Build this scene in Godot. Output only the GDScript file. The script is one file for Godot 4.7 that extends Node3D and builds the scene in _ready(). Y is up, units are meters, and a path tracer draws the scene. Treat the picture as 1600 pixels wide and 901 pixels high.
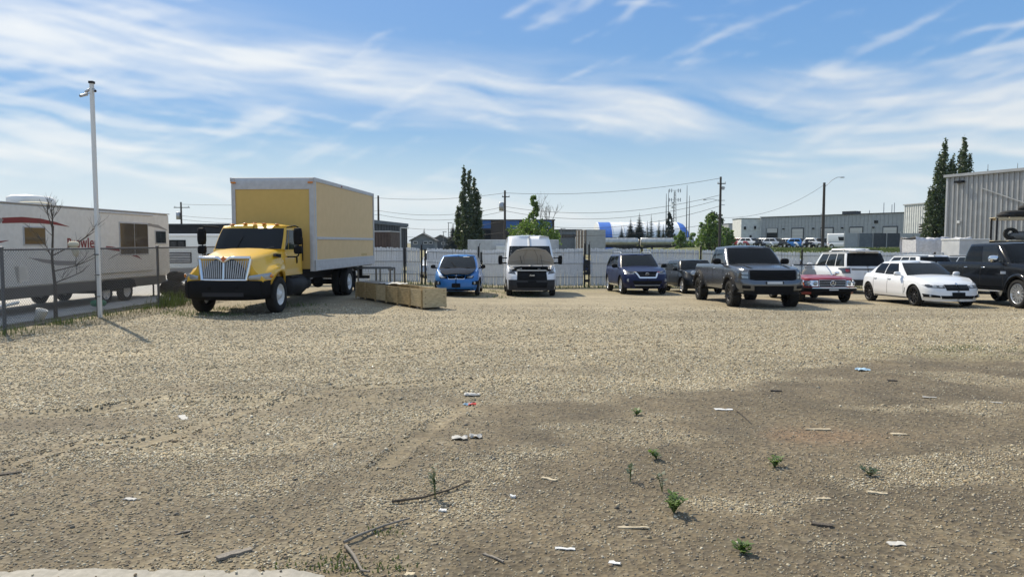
extends Node3D

var M := {}
var counts := {}
var rg := RandomNumberGenerator.new()
var gn := FastNoiseLite.new()
var dn := FastNoiseLite.new()
const SLOPE := 0.022

func _ready():
	rg.seed = 77
	var cam := Camera3D.new()
	cam.name = "camera"
	cam.fov = 43.82
	cam.near = 0.1
	cam.far = 6000.0
	cam.position = Vector3(0, 1.92, 0)
	cam.rotation_degrees = Vector3(-3.65, 0, 0)
	add_child(cam)
	cam.current = true
	var we := WorldEnvironment.new()
	we.name = "world_environment"
	var env := Environment.new()
	env.background_mode = Environment.BG_SKY
	env.tonemap_mode = Environment.TONE_MAPPER_LINEAR
	env.tonemap_exposure = 1.24
	env.background_energy_multiplier = 1.08
	env.sdfgi_enabled = true
	env.ssao_enabled = true
	env.ssil_enabled = true
	env.fog_enabled = true
	env.fog_density = 0.00016
	env.fog_light_color = Color(0.80, 0.88, 0.95)
	var sky := Sky.new()
	var psm := PanoramaSkyMaterial.new()
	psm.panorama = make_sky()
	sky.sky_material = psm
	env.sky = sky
	we.environment = env
	add_child(we)
	var sun := DirectionalLight3D.new()
	sun.name = "sun"
	sun.light_energy = 1.45
	sun.light_color = Color(1.0, 0.955, 0.87)
	sun.light_angular_distance = 0.55
	sun.shadow_enabled = true
	add_child(sun)
	var tosun := Vector3(-0.616, 1.045, -0.788).normalized()
	sun.look_at_from_position(tosun * 50.0, Vector3.ZERO)
	make_materials()
	ground()
	gravel()
	left_fence_area()
	back_fence()
	far_left()
	far_middle()
	far_right()
	utility()
	box_truck()
	cargo_crate()
	cars()
	yard_right()
	litter()
	weeds()

# ---------------------------------------------------------------- sky
func make_sky():
	var w := 2400
	var h := 1200
	var img := Image.create(w, h, false, Image.FORMAT_RGBF)
	var n1 := FastNoiseLite.new()
	n1.seed = 5; n1.frequency = 1.0; n1.fractal_octaves = 5; n1.noise_type = FastNoiseLite.TYPE_SIMPLEX_SMOOTH
	var n2 := FastNoiseLite.new()
	n2.seed = 11; n2.frequency = 1.0; n2.fractal_octaves = 3; n2.noise_type = FastNoiseLite.TYPE_SIMPLEX_SMOOTH
	var sund := Vector3(-0.616, 1.045, -0.788).normalized()
	var blue := [[0.0, Color(0.55, 0.61, 0.63)], [2.5, Color(0.45, 0.57, 0.63)], [6.0, Color(0.28, 0.45, 0.60)], [10.0, Color(0.18, 0.35, 0.59)], [18.0, Color(0.135, 0.285, 0.555)], [40.0, Color(0.17, 0.31, 0.58)], [90.0, Color(0.17, 0.29, 0.50)]]
	var y := 0
	while y < h / 2 + 2:
		var el: float = (0.5 - (y + 0.5) / h) * 180.0
		var step := 1 if el < 34.0 else 6
		var ce := cos(deg_to_rad(el)); var se := sin(deg_to_rad(el))
		var bc: Color = blue[0][1]
		for i in range(1, blue.size()):
			if el <= blue[i][0]:
				bc = (blue[i - 1][1] as Color).lerp(blue[i][1], clampf((el - blue[i - 1][0]) / (blue[i][0] - blue[i - 1][0]), 0, 1))
				break
		var x := 0
		while x < w:
			var az := fposmod((x + 0.5) / w * 360.0 + 180.0, 360.0) - 180.0
			var ar := deg_to_rad(az)
			var dir := Vector3(sin(ar) * ce, se, -cos(ar) * ce)
			# thin streaks drawn out along the wind, seamless round the horizon
			var cx := cos(ar); var sx := sin(ar)
			var warp := n2.get_noise_3d(cx * 1.6, sx * 1.6, el * 0.05) * 2.0
			var tilt := el + 6.0 * sx + warp
			var a := n1.get_noise_3d(cx * 2.1, sx * 2.1, tilt * 0.30)
			var fib := n1.get_noise_3d(cx * 6.5 + 9.0, sx * 6.5, tilt * 0.95 + 3.0)
			var fan := n1.get_noise_3d(cx * 5.0 - 7.0, sx * 5.0, (el - 22.0 * sx + warp * 1.5) * 0.42)
			var big := n2.get_noise_3d(cx * 1.3 + 20.0, sx * 1.3, el * 0.06)
			var ec := 11.4 - 5.6 * sx + warp * 0.35
			var q := (el - ec) / (2.3 + 0.5 * a)
			var band := exp(-pow(absf(q), 2.6)) * clampf(0.66 + a * 0.9 + fib * 0.55 - 0.35 * sx, 0.0, 1.0)
			var b2 := exp(-pow((el - 5.6 - warp * 0.3) / 1.2, 2.0)) * clampf(0.35 + a * 1.1 + fib * 0.6 + big * 0.6, 0.0, 1.0)
			var wisp := ss(0.02, 0.5, a * 0.75 + fib * 0.5 + big * 0.35)
			var fans := ss(0.05, 0.55, fan * 0.9 + fib * 0.25 + big * 0.3) * ss(2.0, 8.0, el)
			var cl := 1.0 - (1.0 - band * 0.78) * (1.0 - b2 * 0.8) * (1.0 - wisp * 0.48) * (1.0 - fans * 0.38)
			if el > 22.0:  # whiter cloud veil above the view, added to raise the fill light
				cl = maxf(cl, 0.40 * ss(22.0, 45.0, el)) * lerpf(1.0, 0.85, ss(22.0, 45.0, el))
			var low := clampf(1.0 - el / 8.5, 0.0, 1.0)
			cl = 1.0 - (1.0 - cl) * (1.0 - low * 0.62)
			var s := clampf(dir.dot(sund), 0.0, 1.0)
			var glow := pow(s, 5.0)
			var white := Color(0.67, 0.69, 0.695)
			var c := bc.lerp(white, cl)
			c = c * (0.95 + 0.20 * glow) 
			c.r += 0.10 * glow; c.g += 0.08 * glow; c.b += 0.05 * glow
			if step == 1:
				img.set_pixel(x, y, c)
			else:
				img.fill_rect(Rect2i(x, y, step, step), c)
			x += step
		y += step
	img.fill_rect(Rect2i(0, h / 2 + 2, w, h / 2 - 2), Color(0.30, 0.29, 0.24))
	return ImageTexture.create_from_image(img)

# ---------------------------------------------------------------- helpers
func lin(r, g, b) -> Color:
	return Color(r, g, b).linear_to_srgb()

func mat(key, col, rough = 0.7, metal = 0.0, coat = 0.0):
	var m := StandardMaterial3D.new()
	m.albedo_color = col
	m.roughness = rough
	m.metallic = metal
	if coat > 0.0:
		m.clearcoat_enabled = true
		m.clearcoat = coat
		m.clearcoat_roughness = 0.06
	m.cull_mode = BaseMaterial3D.CULL_DISABLED
	m.resource_name = key
	M[key] = m
	return m

func grain(key, col_a, col_b, freq, scale, rough = 0.8, bump = 0.0, stretch = Vector3.ONE, oct = 4, sd = 1):
	var m = mat(key, Color.WHITE, rough)
	var t := NoiseTexture2D.new()
	t.width = 512; t.height = 512; t.seamless = true
	var n := FastNoiseLite.new()
	n.seed = sd; n.frequency = freq; n.fractal_octaves = oct
	t.noise = n
	var g := Gradient.new()
	g.set_color(0, col_a); g.set_color(1, col_b)
	g.set_offset(0, 0.25); g.set_offset(1, 0.75)
	t.color_ramp = g
	m.albedo_texture = t
	m.uv1_triplanar = true
	m.uv1_world_triplanar = true
	m.uv1_scale = Vector3.ONE * scale * stretch
	if bump > 0.0:
		var t2 := NoiseTexture2D.new()
		t2.width = 512; t2.height = 512; t2.seamless = true
		t2.noise = n; t2.as_normal_map = true; t2.bump_strength = bump
		m.normal_enabled = true
		m.normal_texture = t2
	return m

func S() -> SurfaceTool:
	var st := SurfaceTool.new()
	st.begin(Mesh.PRIMITIVE_TRIANGLES)
	return st

func tri(st, a, b, c):
	st.add_vertex(a); st.add_vertex(b); st.add_vertex(c)

func quad(st, a, b, c, d):
	tri(st, a, b, c); tri(st, a, c, d)

func flat(st):
	st.set_smooth_group(-1)
func smooth(st):
	st.set_smooth_group(0)

func box(st, c: Vector3, s: Vector3, b := Basis.IDENTITY):
	flat(st)
	var h := s * 0.5
	var p := []
	for i in 8:
		p.append(c + b * Vector3(h.x if i & 1 else -h.x, h.y if i & 2 else -h.y, h.z if i & 4 else -h.z))
	quad(st, p[0], p[1], p[3], p[2]); quad(st, p[5], p[4], p[6], p[7])
	quad(st, p[4], p[0], p[2], p[6]); quad(st, p[1], p[5], p[7], p[3])
	quad(st, p[2], p[3], p[7], p[6]); quad(st, p[4], p[5], p[1], p[0])

# box with chamfered long edges (12 cut edges)
func cbox(st, c: Vector3, s: Vector3, ch := 0.01, b := Basis.IDENTITY):
	flat(st)
	var h := s * 0.5
	var pts := {}
	for i in 8:
		var sg := Vector3(1 if i & 1 else -1, 1 if i & 2 else -1, 1 if i & 4 else -1)
		for ax in 3:
			var v := Vector3(sg.x * (h.x - (0.0 if ax == 0 else ch)), sg.y * (h.y - (0.0 if ax == 1 else ch)), sg.z * (h.z - (0.0 if ax == 2 else ch)))
			pts[i * 3 + ax] = c + b * v
	for ax in 3:
		var o1 := (ax + 1) % 3
		var o2 := (ax + 2) % 3
		for sgn in 2:
			var base := sgn << ax
			quad(st, pts[base * 3 + ax], pts[(base | (1 << o1)) * 3 + ax], pts[(base | (1 << o1) | (1 << o2)) * 3 + ax], pts[(base | (1 << o2)) * 3 + ax])
		# edges along ax
		for q in 4:
			var i0 := ((q & 1) << o1) | ((q >> 1) << o2)
			var i1 := i0 | (1 << ax)
			quad(st, pts[i0 * 3 + o1], pts[i1 * 3 + o1], pts[i1 * 3 + o2], pts[i0 * 3 + o2])
	for i in 8:
		tri(st, pts[i * 3], pts[i * 3 + 1], pts[i * 3 + 2])

# rounded box / ellipsoid: superellipsoid of exponent e
func rbox(st, c: Vector3, s: Vector3, e := 5.0, b := Basis.IDENTITY, nu := 14, nv := 8):
	smooth(st)
	var rows := []
	for j in nv + 1:
		var th := PI * j / nv
		var row := []
		for i in nu + 1:
			var ph := TAU * (i % nu) / nu
			var d := Vector3(sin(th) * cos(ph), cos(th), sin(th) * sin(ph))
			var r := pow(pow(absf(d.x), e) + pow(absf(d.y), e) + pow(absf(d.z), e), -1.0 / e)
			row.append(c + b * (d * r * s * 0.5))
		rows.append(row)
	grid(st, rows)

func grid(st, rows):
	for j in rows.size() - 1:
		var r0 = rows[j]; var r1 = rows[j + 1]
		for i in r0.size() - 1:
			if r0[i] == r0[i + 1]:
				tri(st, r0[i], r1[i + 1], r1[i])
			elif r1[i] == r1[i + 1]:
				tri(st, r0[i], r0[i + 1], r1[i])
			else:
				quad(st, r0[i], r0[i + 1], r1[i + 1], r1[i])

func tube(st, pts, r0: float, r1 := -1.0, n := 8, caps := true):
	smooth(st)
	if r1 < 0.0: r1 = r0
	var rows := []
	var prev := Vector3.ZERO
	for k in pts.size():
		var t: Vector3
		if k == 0: t = pts[1] - pts[0]
		elif k == pts.size() - 1: t = pts[k] - pts[k - 1]
		else: t = (pts[k + 1] - pts[k]).normalized() + (pts[k] - pts[k - 1]).normalized()
		t = t.normalized()
		if prev == Vector3.ZERO:
			prev = Vector3.UP if absf(t.y) < 0.9 else Vector3.RIGHT
		var u := (prev - t * prev.dot(t)).normalized()
		prev = u
		var w := t.cross(u)
		var r := lerpf(r0, r1, float(k) / (pts.size() - 1))
		var row := []
		for i in n + 1:
			var a := TAU * (i % n) / n
			row.append(pts[k] + (u * cos(a) + w * sin(a)) * r)
		rows.append(row)
	grid(st, rows)
	if caps:
		flat(st)
		for e in [0, rows.size() - 1]:
			for i in range(1, n - 1):
				tri(st, rows[e][0], rows[e][i], rows[e][i + 1])
	smooth(st)

func bar(st, a: Vector3, b: Vector3, wdt: float, hgt: float):
	var z := (b - a)
	var l := z.length()
	z = z / l
	var up := Vector3.UP if absf(z.y) < 0.95 else Vector3.RIGHT
	var x := up.cross(z).normalized()
	var y := z.cross(x)
	box(st, (a + b) * 0.5, Vector3(wdt, hgt, l), Basis(x, y, z))

# profile of [axial, radius] turned about the local X axis of xf
func lathe(st, prof, n: int, xf: Transform3D):
	smooth(st)
	var rows := []
	for p in prof:
		var row := []
		for i in n + 1:
			var a := TAU * (i % n) / n
			row.append(xf * Vector3(p[0], cos(a) * p[1], sin(a) * p[1]))
		rows.append(row)
	grid(st, rows)

# polygon in (z, y) extruded along x between x0 and x1
func prism(st, poly, x0: float, x1: float, b := Basis.IDENTITY, o := Vector3.ZERO):
	flat(st)
	var pp := PackedVector2Array(poly)
	var ix := Geometry2D.triangulate_polygon(pp)
	for s in [x0, x1]:
		for i in range(0, ix.size(), 3):
			tri(st, o + b * Vector3(s, pp[ix[i]].y, pp[ix[i]].x), o + b * Vector3(s, pp[ix[i + 1]].y, pp[ix[i + 1]].x), o + b * Vector3(s, pp[ix[i + 2]].y, pp[ix[i + 2]].x))
	for i in pp.size():
		var p := pp[i]; var q := pp[(i + 1) % pp.size()]
		quad(st, o + b * Vector3(x0, p.y, p.x), o + b * Vector3(x0, q.y, q.x), o + b * Vector3(x1, q.y, q.x), o + b * Vector3(x1, p.y, p.x))

func numbered(nm: String) -> String:
	if not counts.has(nm):
		counts[nm] = 0
		return nm
	counts[nm] += 1
	return "%s_%03d" % [nm, counts[nm]]

func obj(nm, st, m, parent = self, norm := true) -> MeshInstance3D:
	var o := MeshInstance3D.new()
	if st is SurfaceTool:
		if norm: st.generate_normals()
		st.index()
		o.mesh = st.commit()
	else:
		o.mesh = st
	o.material_override = m if m is Material else M[m]
	if parent == self:
		o.name = numbered(nm)
		add_child(o)
	else:
		o.name = nm
		parent.add_child(o, true)
	return o

func tag(o, label, cat, group = ""):
	o.set_meta("label", label)
	o.set_meta("category", cat)
	if group != "": o.set_meta("group", group)
	return o

func struct(o):
	o.set_meta("kind", "structure")
	return o

func thing(nm, label, cat, pos := Vector3.ZERO, b := Basis.IDENTITY, group = "") -> Node3D:
	var o := Node3D.new()
	o.name = numbered(nm)
	add_child(o)
	o.transform = Transform3D(b, pos)
	tag(o, label, cat, group)
	return o

func copy_of(src, pos: Vector3, b: Basis, label = "", group = ""):
	var c = src.duplicate()
	var nm: String = src.name
	if nm.length() > 4 and nm[-4] == "_": nm = nm.left(-4)
	c.name = numbered(nm)
	add_child(c)
	c.transform = Transform3D(b, pos)
	if label != "": c.set_meta("label", label)
	if group != "": c.set_meta("group", group)
	return c

func bpart(nm, parent, m, c, s, b := Basis.IDENTITY, ch := 0.0):
	var st := S()
	if ch > 0.0: cbox(st, c, s, ch, b)
	else: box(st, c, s, b)
	return obj(nm, st, m, parent)

func text(nm, s, parent, m, h, depth, xf: Transform3D, serif := false):
	var tm := TextMesh.new()
	tm.text = s
	var f := SystemFont.new()
	f.font_names = PackedStringArray(["Droid Serif" if serif else "Droid Sans"])
	f.font_weight = 700
	tm.font = f
	tm.font_size = 64
	tm.pixel_size = h / 46.0
	tm.depth = depth
	var o := MeshInstance3D.new()
	o.mesh = tm
	o.material_override = M[m]
	o.name = nm
	parent.add_child(o, true)
	o.transform = xf
	return o

func ss(a, b, x) -> float:
	var t := clampf((x - a) / (b - a), 0.0, 1.0)
	return t * t * (3.0 - 2.0 * t)

func base_h(x: float, z: float) -> float:
	return -SLOPE * clampf(-z - 20.0, 0.0, 25.0) * ss(-6.0, 1.0, x)

# wheel tracks across the gravel: points [x, depth], half width, sharpness
const TRACKS := [[[[-0.44, 8.6], [-0.74, 7.6], [-0.96, 6.71], [-1.09, 6.13]], 0.13, 1.0],
	[[[-5.66, 7.93], [-4.96, 8.07], [-4.22, 8.75], [-3.0, 8.85], [-1.54, 8.64]], 0.10, 0.8],
	[[[-3.52, 6.7], [-3.27, 7.33], [-2.99, 8.23], [-2.3, 9.22], [0.0, 10.17]], 0.12, 0.9],
	[[[-2.53, 11.8], [0.0, 14.2], [3.44, 12.9], [6.0, 11.2]], 0.20, 0.7],
	[[[-4.3, 6.04], [-4.06, 6.71], [-3.69, 6.9]], 0.10, 0.8],
	[[[-1.84, 12.9], [1.36, 15.2], [5.6, 15.8], [9.5, 15.2]], 0.22, 0.7]]

# 1 in the middle of a track, -1 on the shoved-up edge, 0 elsewhere
func track(x: float, d: float) -> float:
	var best := 0.0
	var p := Vector2(x, d)
	for t in TRACKS:
		var pts: Array = t[0]
		for i in pts.size() - 1:
			var a := Vector2(pts[i][0], pts[i][1]); var b := Vector2(pts[i + 1][0], pts[i + 1][1])
			var ab := b - a
			if absf(p.x - (a.x + b.x) * 0.5) > absf(ab.x) * 0.5 + 0.6 or absf(p.y - (a.y + b.y) * 0.5) > absf(ab.y) * 0.5 + 0.6: continue
			var u := clampf((p - a).dot(ab) / ab.length_squared(), 0.0, 1.0)
			var q: float = p.distance_to(a + ab * u) / (t[1] * 0.8) + gn.get_noise_2d(x * 5.0, d * 5.0) * 0.35
			if q < 1.0: best = maxf(best, t[2] * ss(1.0, 0.55, q))
			elif q < 2.0 and best <= 0.0: best = minf(best, -t[2] * (1.0 - absf(q - 1.5) * 2.0))
	return best

func gy(x: float, z: float) -> float:
	var d := -z
	var y := base_h(x, z)
	if d < 19.0 and d > -4.0 and absf(x) < 16.0:
		var f := ss(19.0, 12.0, d)
		y += f * (gn.get_noise_2d(x * 0.9, z * 0.9) * 0.035 + gn.get_noise_2d(x * 4.0 + 50.0, z * 4.0) * 0.012)
		if d < 17.0:
			y -= 0.016 * track(x, d)
		# wheel ruts pressed into the gravel
		for r in [[-3.6, 0.62, 8.3, 0.026], [-5.9, 0.35, 7.9, 0.022], [0.4, 0.16, 11.2, 0.03], [0.9, 0.12, 12.6, 0.03]]:
			var c: float = r[2] + r[1] * (x - r[0]) * 0.45 + gn.get_noise_2d(x * 0.6 + r[0] * 9.0, 3.0) * 0.5
			var t: float = (d - c) / 0.2
			if absf(t) < 3.0 and (x < 2.0 or r[1] < 0.2):
				var on: float = ss(0.0, 0.3, gn.get_noise_2d(x * 0.7 + r[0] * 5.0, 9.0) + 0.25)
				y += f * on * r[3] * (exp(-(t - 1.2) * (t - 1.2)) * 0.8 - exp(-t * t * 0.7))
	return y

# how much bare dirt (0 = gravel, 1 = trodden earth)
func dirt(x: float, d: float) -> float:
	var nz := dn.get_noise_2d(x * 1.0, d * 1.3) 
	var edge := 8.3 + 0.42 * maxf(x, 0.0) + nz * 2.2
	var a := ss(0.8, -0.6, d - edge) * ss(-0.9, 0.3, x + 0.35 + dn.get_noise_2d(x * 1.4 + 30.0, d * 1.4) * 1.4)
	# pebbly swathes inside the dirt
	a *= 1.0 - 0.55 * ss(0.05, 0.35, dn.get_noise_2d(x * 0.8 + 70.0, d * 2.0)) 
	var b := ss(0.12, 0.4, dn.get_noise_2d(x * 0.5 - 40.0, d * 1.6)) * 0.55 * ss(14.0, 8.0, d)
	var l := ss(-10.6, -11.4, x + 0.06 * (15.5 - d) + nz * 1.2) * 0.8
	l = maxf(l, ss(8.2, 5.6, d + nz * 2.5) * ss(0.6, -1.0, x) * clampf(0.80 + dn.get_noise_2d(x * 1.7 - 11.0, d * 1.7) * 0.9, 0.0, 0.9))
	l = maxf(l, 0.95 * exp(-pow((x + 5.0) / 1.5, 2.0) - pow((d - 7.5) / 0.5, 2.0)) * ss(-0.4, 0.1, nz))
	return clampf(maxf(maxf(a, b), l), 0.0, 1.0)
# ---------------------------------------------------------------- materials
func make_materials():
	gn.seed = 3; gn.frequency = 0.35; gn.fractal_octaves = 3
	dn.seed = 21; dn.frequency = 0.30; dn.fractal_octaves = 4
	# gravel: cells of stone colour with relief between them
	var g = mat("gravel", Color.WHITE, 0.9)
	var cell := FastNoiseLite.new()
	cell.seed = 8; cell.noise_type = FastNoiseLite.TYPE_CELLULAR; cell.frequency = 0.07
	cell.cellular_return_type = FastNoiseLite.RETURN_CELL_VALUE; cell.cellular_jitter = 1.0
	cell.fractal_type = FastNoiseLite.FRACTAL_NONE
	var t := NoiseTexture2D.new()
	t.width = 1024; t.height = 1024; t.seamless = true; t.normalize = true; t.noise = cell
	var gr := Gradient.new()
	gr.offsets = PackedFloat32Array([0.0, 0.16, 0.3, 0.45, 0.6, 0.75, 0.9, 1.0])
	gr.colors = PackedColorArray([lin(0.16, 0.13, 0.085), lin(0.31, 0.25, 0.15), lin(0.24, 0.205, 0.14), lin(0.40, 0.325, 0.20), lin(0.34, 0.275, 0.165), lin(0.44, 0.375, 0.245), lin(0.29, 0.24, 0.16), lin(0.55, 0.48, 0.34)])
	t.color_ramp = gr
	g.albedo_texture = t
	var cd := FastNoiseLite.new()
	cd.seed = 8; cd.noise_type = FastNoiseLite.TYPE_CELLULAR; cd.frequency = 0.07
	cd.cellular_return_type = FastNoiseLite.RETURN_DISTANCE; cd.cellular_jitter = 1.0
	cd.fractal_type = FastNoiseLite.FRACTAL_NONE
	var t2 := NoiseTexture2D.new()
	t2.width = 1024; t2.height = 1024; t2.seamless = true; t2.noise = cd; t2.as_normal_map = true; t2.bump_strength = 4.5
	g.normal_enabled = true; g.normal_texture = t2; g.normal_scale = 1.0
	g.uv1_triplanar = true; g.uv1_world_triplanar = true
	g.uv1_scale = Vector3.ONE * 0.42
	g.vertex_color_use_as_albedo = true
	var p = mat("pebble", Color.WHITE, 0.85)
	p.vertex_color_use_as_albedo = true
	grain("concrete", lin(0.40, 0.385, 0.35), lin(0.52, 0.505, 0.47), 0.02, 0.35, 0.9, 1.5)
	grain("slab", lin(0.25, 0.235, 0.20), lin(0.33, 0.31, 0.27), 0.03, 1.2, 0.9, 1.5)
	grain("asphalt", lin(0.16, 0.16, 0.16), lin(0.23, 0.23, 0.225), 0.03, 0.3, 0.9, 1.0)
	var gs = grain("grass_soil", lin(0.06, 0.075, 0.022), lin(0.15, 0.15, 0.055), 0.02, 0.12, 0.95, 2.0)
	mat("blade", lin(0.085, 0.115, 0.032), 0.8)
	M.blade.backlight_enabled = true; M.blade.backlight = lin(0.04, 0.06, 0.012)
	mat("blade_dry", lin(0.27, 0.22, 0.11), 0.8)
	mat("leaf", lin(0.075, 0.12, 0.022), 0.55)
	M.leaf.backlight_enabled = true; M.leaf.backlight = lin(0.12, 0.20, 0.025)
	mat("leaf_pop", lin(0.035, 0.055, 0.020), 0.5)
	M.leaf_pop.backlight_enabled = true; M.leaf_pop.backlight = lin(0.045, 0.065, 0.018)
	mat("leaf_spruce", lin(0.014, 0.026, 0.014), 0.7)
	grain("bark", lin(0.06, 0.048, 0.035), lin(0.13, 0.105, 0.08), 0.04, 1.0, 0.95, 3.0)
	grain("dry_wood", lin(0.17, 0.15, 0.125), lin(0.27, 0.24, 0.2), 0.05, 2.0, 0.9, 2.0)
	grain("plywood", lin(0.27, 0.195, 0.09), lin(0.50, 0.37, 0.19), 0.012, 0.8, 0.8, 0.6, Vector3(1, 5, 1))
	grain("plywood_pale", lin(0.40, 0.31, 0.17), lin(0.62, 0.50, 0.30), 0.012, 0.8, 0.8, 0.6, Vector3(1, 5, 1), 4, 3)
	grain("scrap_wood", lin(0.42, 0.35, 0.23), lin(0.60, 0.52, 0.38), 0.02, 3.0, 0.85, 1.0, Vector3(1, 1, 6))
	grain("scrap_dark", lin(0.05, 0.042, 0.034), lin(0.11, 0.09, 0.07), 0.04, 3.0, 0.9, 1.0)
	mat("paper", lin(0.47, 0.455, 0.42), 0.85)
	mat("paper_red", lin(0.55, 0.04, 0.03), 0.6)
	mat("paper_blue", lin(0.35, 0.5, 0.62), 0.6)
	# metals
	grain("galv", lin(0.36, 0.37, 0.38), lin(0.48, 0.49, 0.50), 0.03, 2.0, 0.45)
	M.galv.metallic = 0.6
	grain("galv_dark", lin(0.10, 0.105, 0.11), lin(0.17, 0.175, 0.18), 0.03, 2.0, 0.55)
	M.galv_dark.metallic = 0.4
	mat("wire", lin(0.22, 0.225, 0.23), 0.5, 0.6)
	mat("wire_dark", lin(0.07, 0.07, 0.07), 0.6, 0.3)
	mat("alu", lin(0.55, 0.56, 0.57), 0.35, 0.75)
	grain("alu_old", lin(0.44, 0.445, 0.45), lin(0.50, 0.505, 0.51), 0.012, 0.7, 0.5)
	M.alu_old.metallic = 0.12
	mat("chrome", lin(0.72, 0.73, 0.74), 0.08, 1.0)
	mat("rim_silver", lin(0.60, 0.61, 0.62), 0.28, 0.7)
	mat("rim_white", lin(0.68, 0.68, 0.66), 0.45)
	mat("rim_dark", lin(0.014, 0.014, 0.015), 0.4, 0.2)
	mat("steel_dark", lin(0.035, 0.035, 0.037), 0.6, 0.3)
	grain("rust", lin(0.10, 0.055, 0.03), lin(0.20, 0.11, 0.06), 0.04, 3.0, 0.9)
	# vehicles
	grain("rubber", lin(0.018, 0.018, 0.018), lin(0.035, 0.034, 0.032), 0.05, 3.0, 0.85)
	mat("black_plastic", lin(0.009, 0.009, 0.010), 0.65)
	mat("grey_plastic", lin(0.04, 0.04, 0.042), 0.6)
	mat("black_gloss", lin(0.007, 0.007, 0.008), 0.2)
	M.black_gloss.metallic_specular = 0.3
	mat("seam", lin(0.012, 0.012, 0.012), 0.9)  # near-black, stands for the shade inside door gaps
	mat("under", lin(0.012, 0.012, 0.012), 0.95)
	mat("glass", lin(0.014, 0.017, 0.019), 0.04)
	M.glass.metallic_specular = 0.3
	mat("glass_tint", lin(0.005, 0.006, 0.007), 0.05)
	M.glass_tint.metallic_specular = 0.25
	mat("glass_brown", lin(0.085, 0.062, 0.035), 0.06)
	var cg = mat("clear_glass", Color(0.75, 0.82, 0.84, 0.16), 0.03)
	cg.transparency = BaseMaterial3D.TRANSPARENCY_ALPHA
	var cg2 = mat("screen_glass", Color(0.25, 0.29, 0.31, 0.55), 0.03)
	cg2.transparency = BaseMaterial3D.TRANSPARENCY_ALPHA
	mat("lamp_glass", lin(0.34, 0.36, 0.37), 0.08, 0.4, 0.5)
	mat("lamp_dark", lin(0.05, 0.053, 0.056), 0.06, 0.2, 0.8)
	mat("amber", lin(0.60, 0.20, 0.02), 0.2, 0.0, 0.5)
	mat("tail_red", lin(0.30, 0.008, 0.008), 0.15, 0.0, 0.7)
	mat("plate", lin(0.62, 0.62, 0.60), 0.6)
	for k in ["black_plastic", "rubber", "under", "grey_plastic", "steel_dark"]: M[k].metallic_specular = 0.25
	mat("paint_yellow", lin(0.70, 0.41, 0.020), 0.35, 0.0, 0.5)
	mat("paint_blue", lin(0.018, 0.15, 0.43), 0.3, 0.1, 0.4)
	mat("paint_navy", lin(0.0045, 0.0105, 0.052), 0.35, 0.0, 0.25)
	M.paint_navy.metallic_specular = 0.3
	mat("paint_black", lin(0.006, 0.007, 0.008), 0.28, 0.0, 0.2)
	M.paint_black.metallic_specular = 0.35
	mat("paint_char", lin(0.007, 0.008, 0.010), 0.14, 0.0, 0.0)
	M.paint_char.metallic_specular = 0.35
	mat("paint_grey", lin(0.155, 0.165, 0.18), 0.24, 0.85, 0.0)
	mat("paint_white", lin(0.74, 0.75, 0.76), 0.3, 0.0, 0.8)
	mat("paint_cream", lin(0.72, 0.72, 0.67), 0.35, 0.0, 0.6)
	mat("paint_red", lin(0.25, 0.010, 0.020), 0.35, 0.0, 0.3)
	mat("paint_silver", lin(0.40, 0.42, 0.44), 0.32, 0.5, 0.7)
	mat("seat_tan", lin(0.20, 0.16, 0.11), 0.8)
	mat("seat_dark", lin(0.03, 0.03, 0.032), 0.8)
	mat("hood_under", lin(0.33, 0.295, 0.245), 0.85)
	# truck body and camper
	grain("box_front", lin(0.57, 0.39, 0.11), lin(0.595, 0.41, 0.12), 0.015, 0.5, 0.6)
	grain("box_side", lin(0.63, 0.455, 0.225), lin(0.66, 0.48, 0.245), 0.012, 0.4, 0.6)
	mat("ghost", lin(0.46, 0.325, 0.12), 0.65)
	grain("camper", lin(0.71, 0.69, 0.63), lin(0.77, 0.75, 0.69), 0.015, 0.5, 0.45)
	mat("camper_skirt", lin(0.115, 0.105, 0.09), 0.6)
	mat("camper_red", lin(0.22, 0.018, 0.022), 0.5)
	mat("camper_grey", lin(0.28, 0.265, 0.245), 0.5)
	# slats
	grain("slat", lin(0.74, 0.755, 0.76), lin(0.80, 0.815, 0.82), 0.02, 0.7, 0.6, 0.0, Vector3(8, 1, 8))
	# buildings
	grain("metal_grey", lin(0.33, 0.34, 0.345), lin(0.39, 0.40, 0.405), 0.015, 0.2, 0.6)
	grain("metal_shed", lin(0.36, 0.36, 0.35), lin(0.42, 0.42, 0.41), 0.015, 0.2, 0.5)
	grain("wall_white", lin(0.56, 0.57, 0.55), lin(0.66, 0.67, 0.65), 0.015, 0.15, 0.8)
	grain("wall_dark", lin(0.045, 0.05, 0.057), lin(0.065, 0.07, 0.078), 0.015, 0.2, 0.8)
	grain("wall_black", lin(0.012, 0.013, 0.016), lin(0.02, 0.021, 0.025), 0.015, 0.2, 0.8)
	grain("wall_brown", lin(0.075, 0.05, 0.042), lin(0.10, 0.07, 0.058), 0.015, 0.2, 0.8)
	grain("wall_slate", lin(0.12, 0.135, 0.15), lin(0.15, 0.17, 0.185), 0.015, 0.2, 0.8)
	grain("brick_dull", lin(0.055, 0.045, 0.038), lin(0.085, 0.07, 0.06), 0.05, 0.6, 0.9)
	grain("roof_dark", lin(0.05, 0.052, 0.056), lin(0.085, 0.087, 0.092), 0.03, 0.4, 0.9)
	mat("trim_blue", lin(0.03, 0.11, 0.32), 0.5)
	grain("fabric_blue", lin(0.022, 0.12, 0.48), lin(0.035, 0.155, 0.55), 0.01, 0.2, 0.5)
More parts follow.
